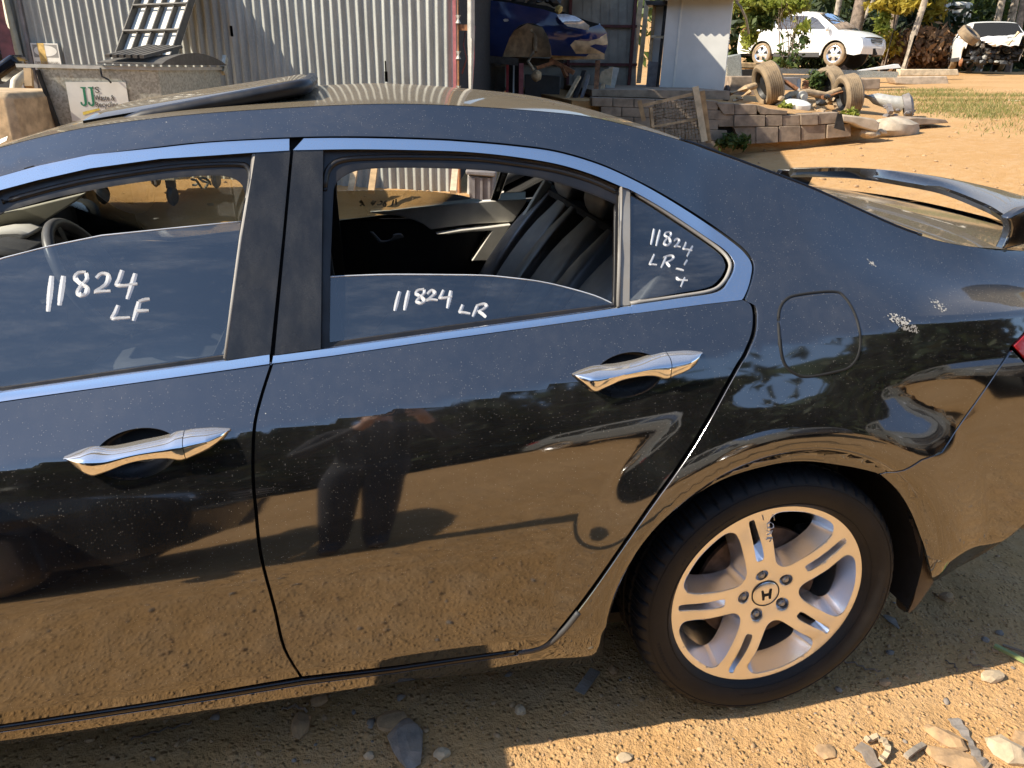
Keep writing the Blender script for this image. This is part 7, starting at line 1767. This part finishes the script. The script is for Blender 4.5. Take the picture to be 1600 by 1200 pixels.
leaves('foliage', yl, (1.1, .5, .28), 700, .12, 'leaf_yellow', 31, ylw); leaves('foliage', at(1382, 35, 26.2), (.35, .3, .5), 220, .12, 'leaf_bright', 32, ylw); mb = MB(); mb.tube([np.array([0, 0, -.6]), np.array([.1, 0, .6]), yl-np.array(ylw.location)], .03, 7); mb.build('stem', 'bark', ylw, 60)
leaves('undergrowth', at(1395, 62, 30), (7, 1.5, 1.6), 5200, .16, 'leaf_dark', 41, None, 'stuff', 60)
leaves('undergrowth', at(1450, 78, 27.5), (2.2, 1.0, .95), 2600, .13, 'leaf_brown', 42, None, 'stuff', 40)
leaves('undergrowth', at(1392, 70, 27), (.5, .4, .55), 420, .11, 'leaf_yellow', 43, None, 'stuff', 10)
leaves('undergrowth', at(1480, 20, 36), (14, 2.5, 4.2), 9000, .26, 'leaf_dark', 44, None, 'stuff', 90)
leaves('undergrowth', at(1250, 10, 34), (9, 2.5, 4.0), 5200, .26, 'leaf_mid', 45, None, 'stuff', 60)
leaves('undergrowth', at(1560, 30, 33), (5, 1.5, 2.0), 2200, .18, 'leaf_mid', 46, None, 'stuff', 40)
leaves('undergrowth', at(1440, 15, 30), (1.2, .6, .7), 500, .14, 'leaf_mid', 47, None, 'stuff', 10)
leaves('undergrowth', at(1462, 8, 29), (.6, .5, 1.0), 350, .14, 'leaf_yellow', 48, None, 'stuff', 10)
van = px_prism('white_van', [(1466, 18), (1476, 6), (1500, 2), (1522, 4), (1516, 40), (1480, 40), (1467, 30)], at(1490, 30, 31), rad(-14), 1.6, 'white_wreck', None, .08); tag(van, 'pale van body showing between the trunks above the wreck', 'van')
mb = MB()
for k, y in enumerate((9, 20)): mb.add(pln([(1484, y), (1510, y-1), (1509, y+5), (1484, y+6)], at(1490, 30, 30.9), rad(-14))[0], [(0, 1, 2, 3)])
o = mb.build('van_window', 'grey_trim_dark'); o.parent = van
# the dark wall of forest far behind
mb = MB()
for i in range(9): mb.ico((-18+i*11, 62+(i % 3)*4, 5), 9, 2, (1.1, .6, 1.0), .12, seed=i)
o = mb.build('forest_hill', 'leaf_dark', None, 180); o['kind'] = 'structure'
# grass on the bank
def grass(name, pts, n, h, mat, seed):
    rg = np.random.RandomState(seed); P = np.array([onground(x, y) for x, y in pts]); ctr = P[rg.randint(0, len(P), n)]; xy = ctr[:, :2]+rg.normal(size=(n, 2))*.28
    z = np.maximum(terrain(xy[:, 0], xy[:, 1]), np.where(inside(xy, np.array([q[:2] for q in tv])), .78, -9)); an = rg.uniform(0, 6.28, n); w_ = .006; hh = h*(.5+rg.rand(n)); tip = rg.normal(size=(n, 2))*.4*hh[:, None]
    d = np.stack([np.cos(an), np.sin(an)], 1)*w_; b0 = np.c_[xy-d, z]; b1 = np.c_[xy+d, z]; t = np.c_[xy+tip, z+hh]
    V = np.stack([b0, b1, t], 1).reshape(-1, 3); return bulk(name, V, np.arange(3*n).reshape(-1, 3), mat)
gl = [(x, y) for x in range(1430, 1600, 14) for y in (150, 158, 166, 174)]+[(x, y) for x in range(1400, 1500, 14) for y in (142, 148)]+[(x, 182) for x in range(1500, 1610, 16)]+[(1590, 196), (1600, 205)]
grass('grass', gl, 8000, .055, 'grass', 5)
def tuft(px, zc, n, r, mat, seed): return leaves('weeds', at(*px, zc), (r, r*.7, r*.7), n, .05, mat, seed, None, 'stuff', 8)
tuft((1150, 222), 9.9, 260, .22, 'leaf_mid', 61); tuft((1275, 126), 13.2, 400, .28, 'leaf_mid', 62); tuft((1225, 168), 11.4, 160, .2, 'leaf_bright', 63); tuft((1330, 176), 11.6, 90, .15, 'leaf_bright', 64)

# ================================================================== what stands behind the photographer (seen in the paint)
back1 = yard_car('pale grey wagon standing across the yard behind the photographer', (2.3, -7.6, 0), rad(70), 'grey_paint')
back2 = yard_car('black wagon parked close behind the front of the black sedan', (-3.95, -3.42, 0), rad(2), 'black_paint')
back3 = yard_car('grey wagon parked beyond the tail of the black sedan', (6.6, -6.2, 0), rad(120), 'grey_paint')
leaves('treeline', (-3, -15.5, 3.4), (15, 2.2, 4.2), 14000, .42, 'leaf_dark', 71, None, 'stuff', 150)
leaves('treeline', (13, -13, 4.2), (4, 4, 5.0), 5000, .42, 'leaf_dark', 72, None, 'stuff', 50)
leaves('treeline', (-17, -11, 3.6), (4, 5, 4.0), 4000, .42, 'leaf_dark', 73, None, 'stuff', 50)
mb = MB()
for i_ in range(7): mb.ico((-16+i_*5.5, -19, 2), 5.0, 2, (1, .5, 1.3), .15, seed=i_)
o = mb.build('forest_bank', 'leaf_dark', None, 180); o['kind'] = 'structure'
# ================================================================== the photographer, who shows only as a dark reflection in the paint
def person():
    root = empty('person', (-.985, -2.52, 0), 0, 'photographer in dark clothes holding a phone up in both hands', 'person')
    c0 = np.array(root.location)
    J = {}; E_ = []; V = []; Rr = []
    def jt(n, p, r, par=None):
        J[n] = len(V); V.append(np.array(p, float)); Rr.append(r)
        if par is not None: E_.append((J[par], J[n]))
    ph = CC+np.array([-.012, -.035, -.01])-c0           # phone
    jt('pelvis', (0, 0, .94), .155); jt('waist', (0, 0, 1.08), .145, 'pelvis'); jt('chest', (0, .01, 1.30), .165, 'waist'); jt('neckbase', (0, .01, 1.45), .075, 'chest'); jt('neck', (0, .02, 1.52), .056, 'neckbase'); jt('head', (.0, .05, 1.60), .085, 'neck'); jt('crown', (0, .04, 1.70), .082, 'head')
    for s in (-1, 1):
        k = 'LR'[s > 0]
        jt('hip'+k, (s*.085, 0, .88), .115, 'pelvis'); jt('knee'+k, (s*.085, .02, .49), .088, 'hip'+k); jt('ankle'+k, (s*.085, -.02, .12), .062, 'knee'+k); jt('toe'+k, (s*.10, .15, .045), .045, 'ankle'+k)
        jt('shoulder'+k, (s*.19, .01, 1.41), .066, 'chest'); 
        hand = ph+np.array([s*.080, -.015, -.02]); elb = np.array([s*.30, .10, 1.18])
        jt('elbow'+k, elb, .047, 'shoulder'+k); jt('wrist'+k, hand+np.array([s*.03, -.075, -.035]), .028, 'elbow'+k); jt('palm'+k, hand+np.array([s*.012, -.02, -.005]), .030, 'wrist'+k)
        for q in range(4):
            b = hand+np.array([s*.0, .004, .034-.021*q]); jt('f%d%s' % (q, k), b, .0095, 'palm'+k); L = (.9, 1, .95, .75)[q]
            jt('g%d%s' % (q, k), b+np.array([-s*.026*L, .012, 0]), .0085, 'f%d%s' % (q, k)); jt('h%d%s' % (q, k), b+np.array([-s*.045*L, .006, 0]), .0075, 'g%d%s' % (q, k))
        jt('t0'+k, hand+np.array([-s*.004, -.026, .020]), .011, 'palm'+k); jt('t1'+k, hand+np.array([-s*.040, -.020, .030]), .009, 't0'+k)
    me = bpy.data.meshes.new('body'); me.from_pydata([tuple(v) for v in V], E_, []); o = link(bpy.data.objects.new('body', me), root)
    o.modifiers.new('skin', 'SKIN')
    for sv_, r in zip(me.skin_vertices[0].data, Rr): sv_.radius = (r, r)
    me.skin_vertices[0].data[0].use_root = True
    for n in ('waist', 'chest', 'pelvis'): i = J[n]; me.skin_vertices[0].data[i].radius = (Rr[i]*1.08, Rr[i]*.72)
    s = o.modifiers.new('sub', 'SUBSURF'); s.levels = 2; s.render_levels = 2
    bpy.context.view_layer.update(); ev = o.evaluated_get(bpy.context.evaluated_depsgraph_get()); nm = bpy.data.meshes.new_from_object(ev); o.modifiers.clear(); o.data = nm
    for m_ in ('cloth', 'trousers', 'skin', 'boot'): nm.materials.append(MAT[m_])
    hands = [V[J['palmL']], V[J['palmR']]]
    for p in nm.polygons:
        c = np.array(p.center); p.use_smooth = True
        if min(np.linalg.norm(c-h) for h in hands) < .10 or c[2] > 1.47: p.material_index = 2
        elif c[2] < .085: p.material_index = 3
        elif c[2] < .95: p.material_index = 1
        else: p.material_index = 0
    MB().ico((0, .03, 1.685), .105, 3, (.92, 1.05, .80), .02, seed=1).build('hair', 'hair', root, 60)
    hd = V[J['head']]
    for s in (-1, 1):
        MB().ico(hd+np.array([s*.032, .088, .028]), .011, 2).build('eye', 'sign_white', root, 180); MB().ico(hd+np.array([s*.086, .0, .01]), .028, 2, (.35, .7, 1.1)).build('ear', 'skin', root, 180)
    MB().tube([hd+np.array([0, .088, .03]), hd+np.array([0, .112, -.008])], [.008, .014], 8).build('nose', 'skin', root, 180)
    MB().box(hd+np.array([0, .088, -.038]), (.045, .012, .010)).build('mouth', 'rust_pale', root, None, .004)
    phn = MB().box(ph+c0+np.array([0, -.004, 0]), (.150, .009, .074)).build('mobile_phone', 'black_gloss', None, None, .003); tag(phn, 'black mobile phone held up by the photographer', 'phone')
    return root
person()
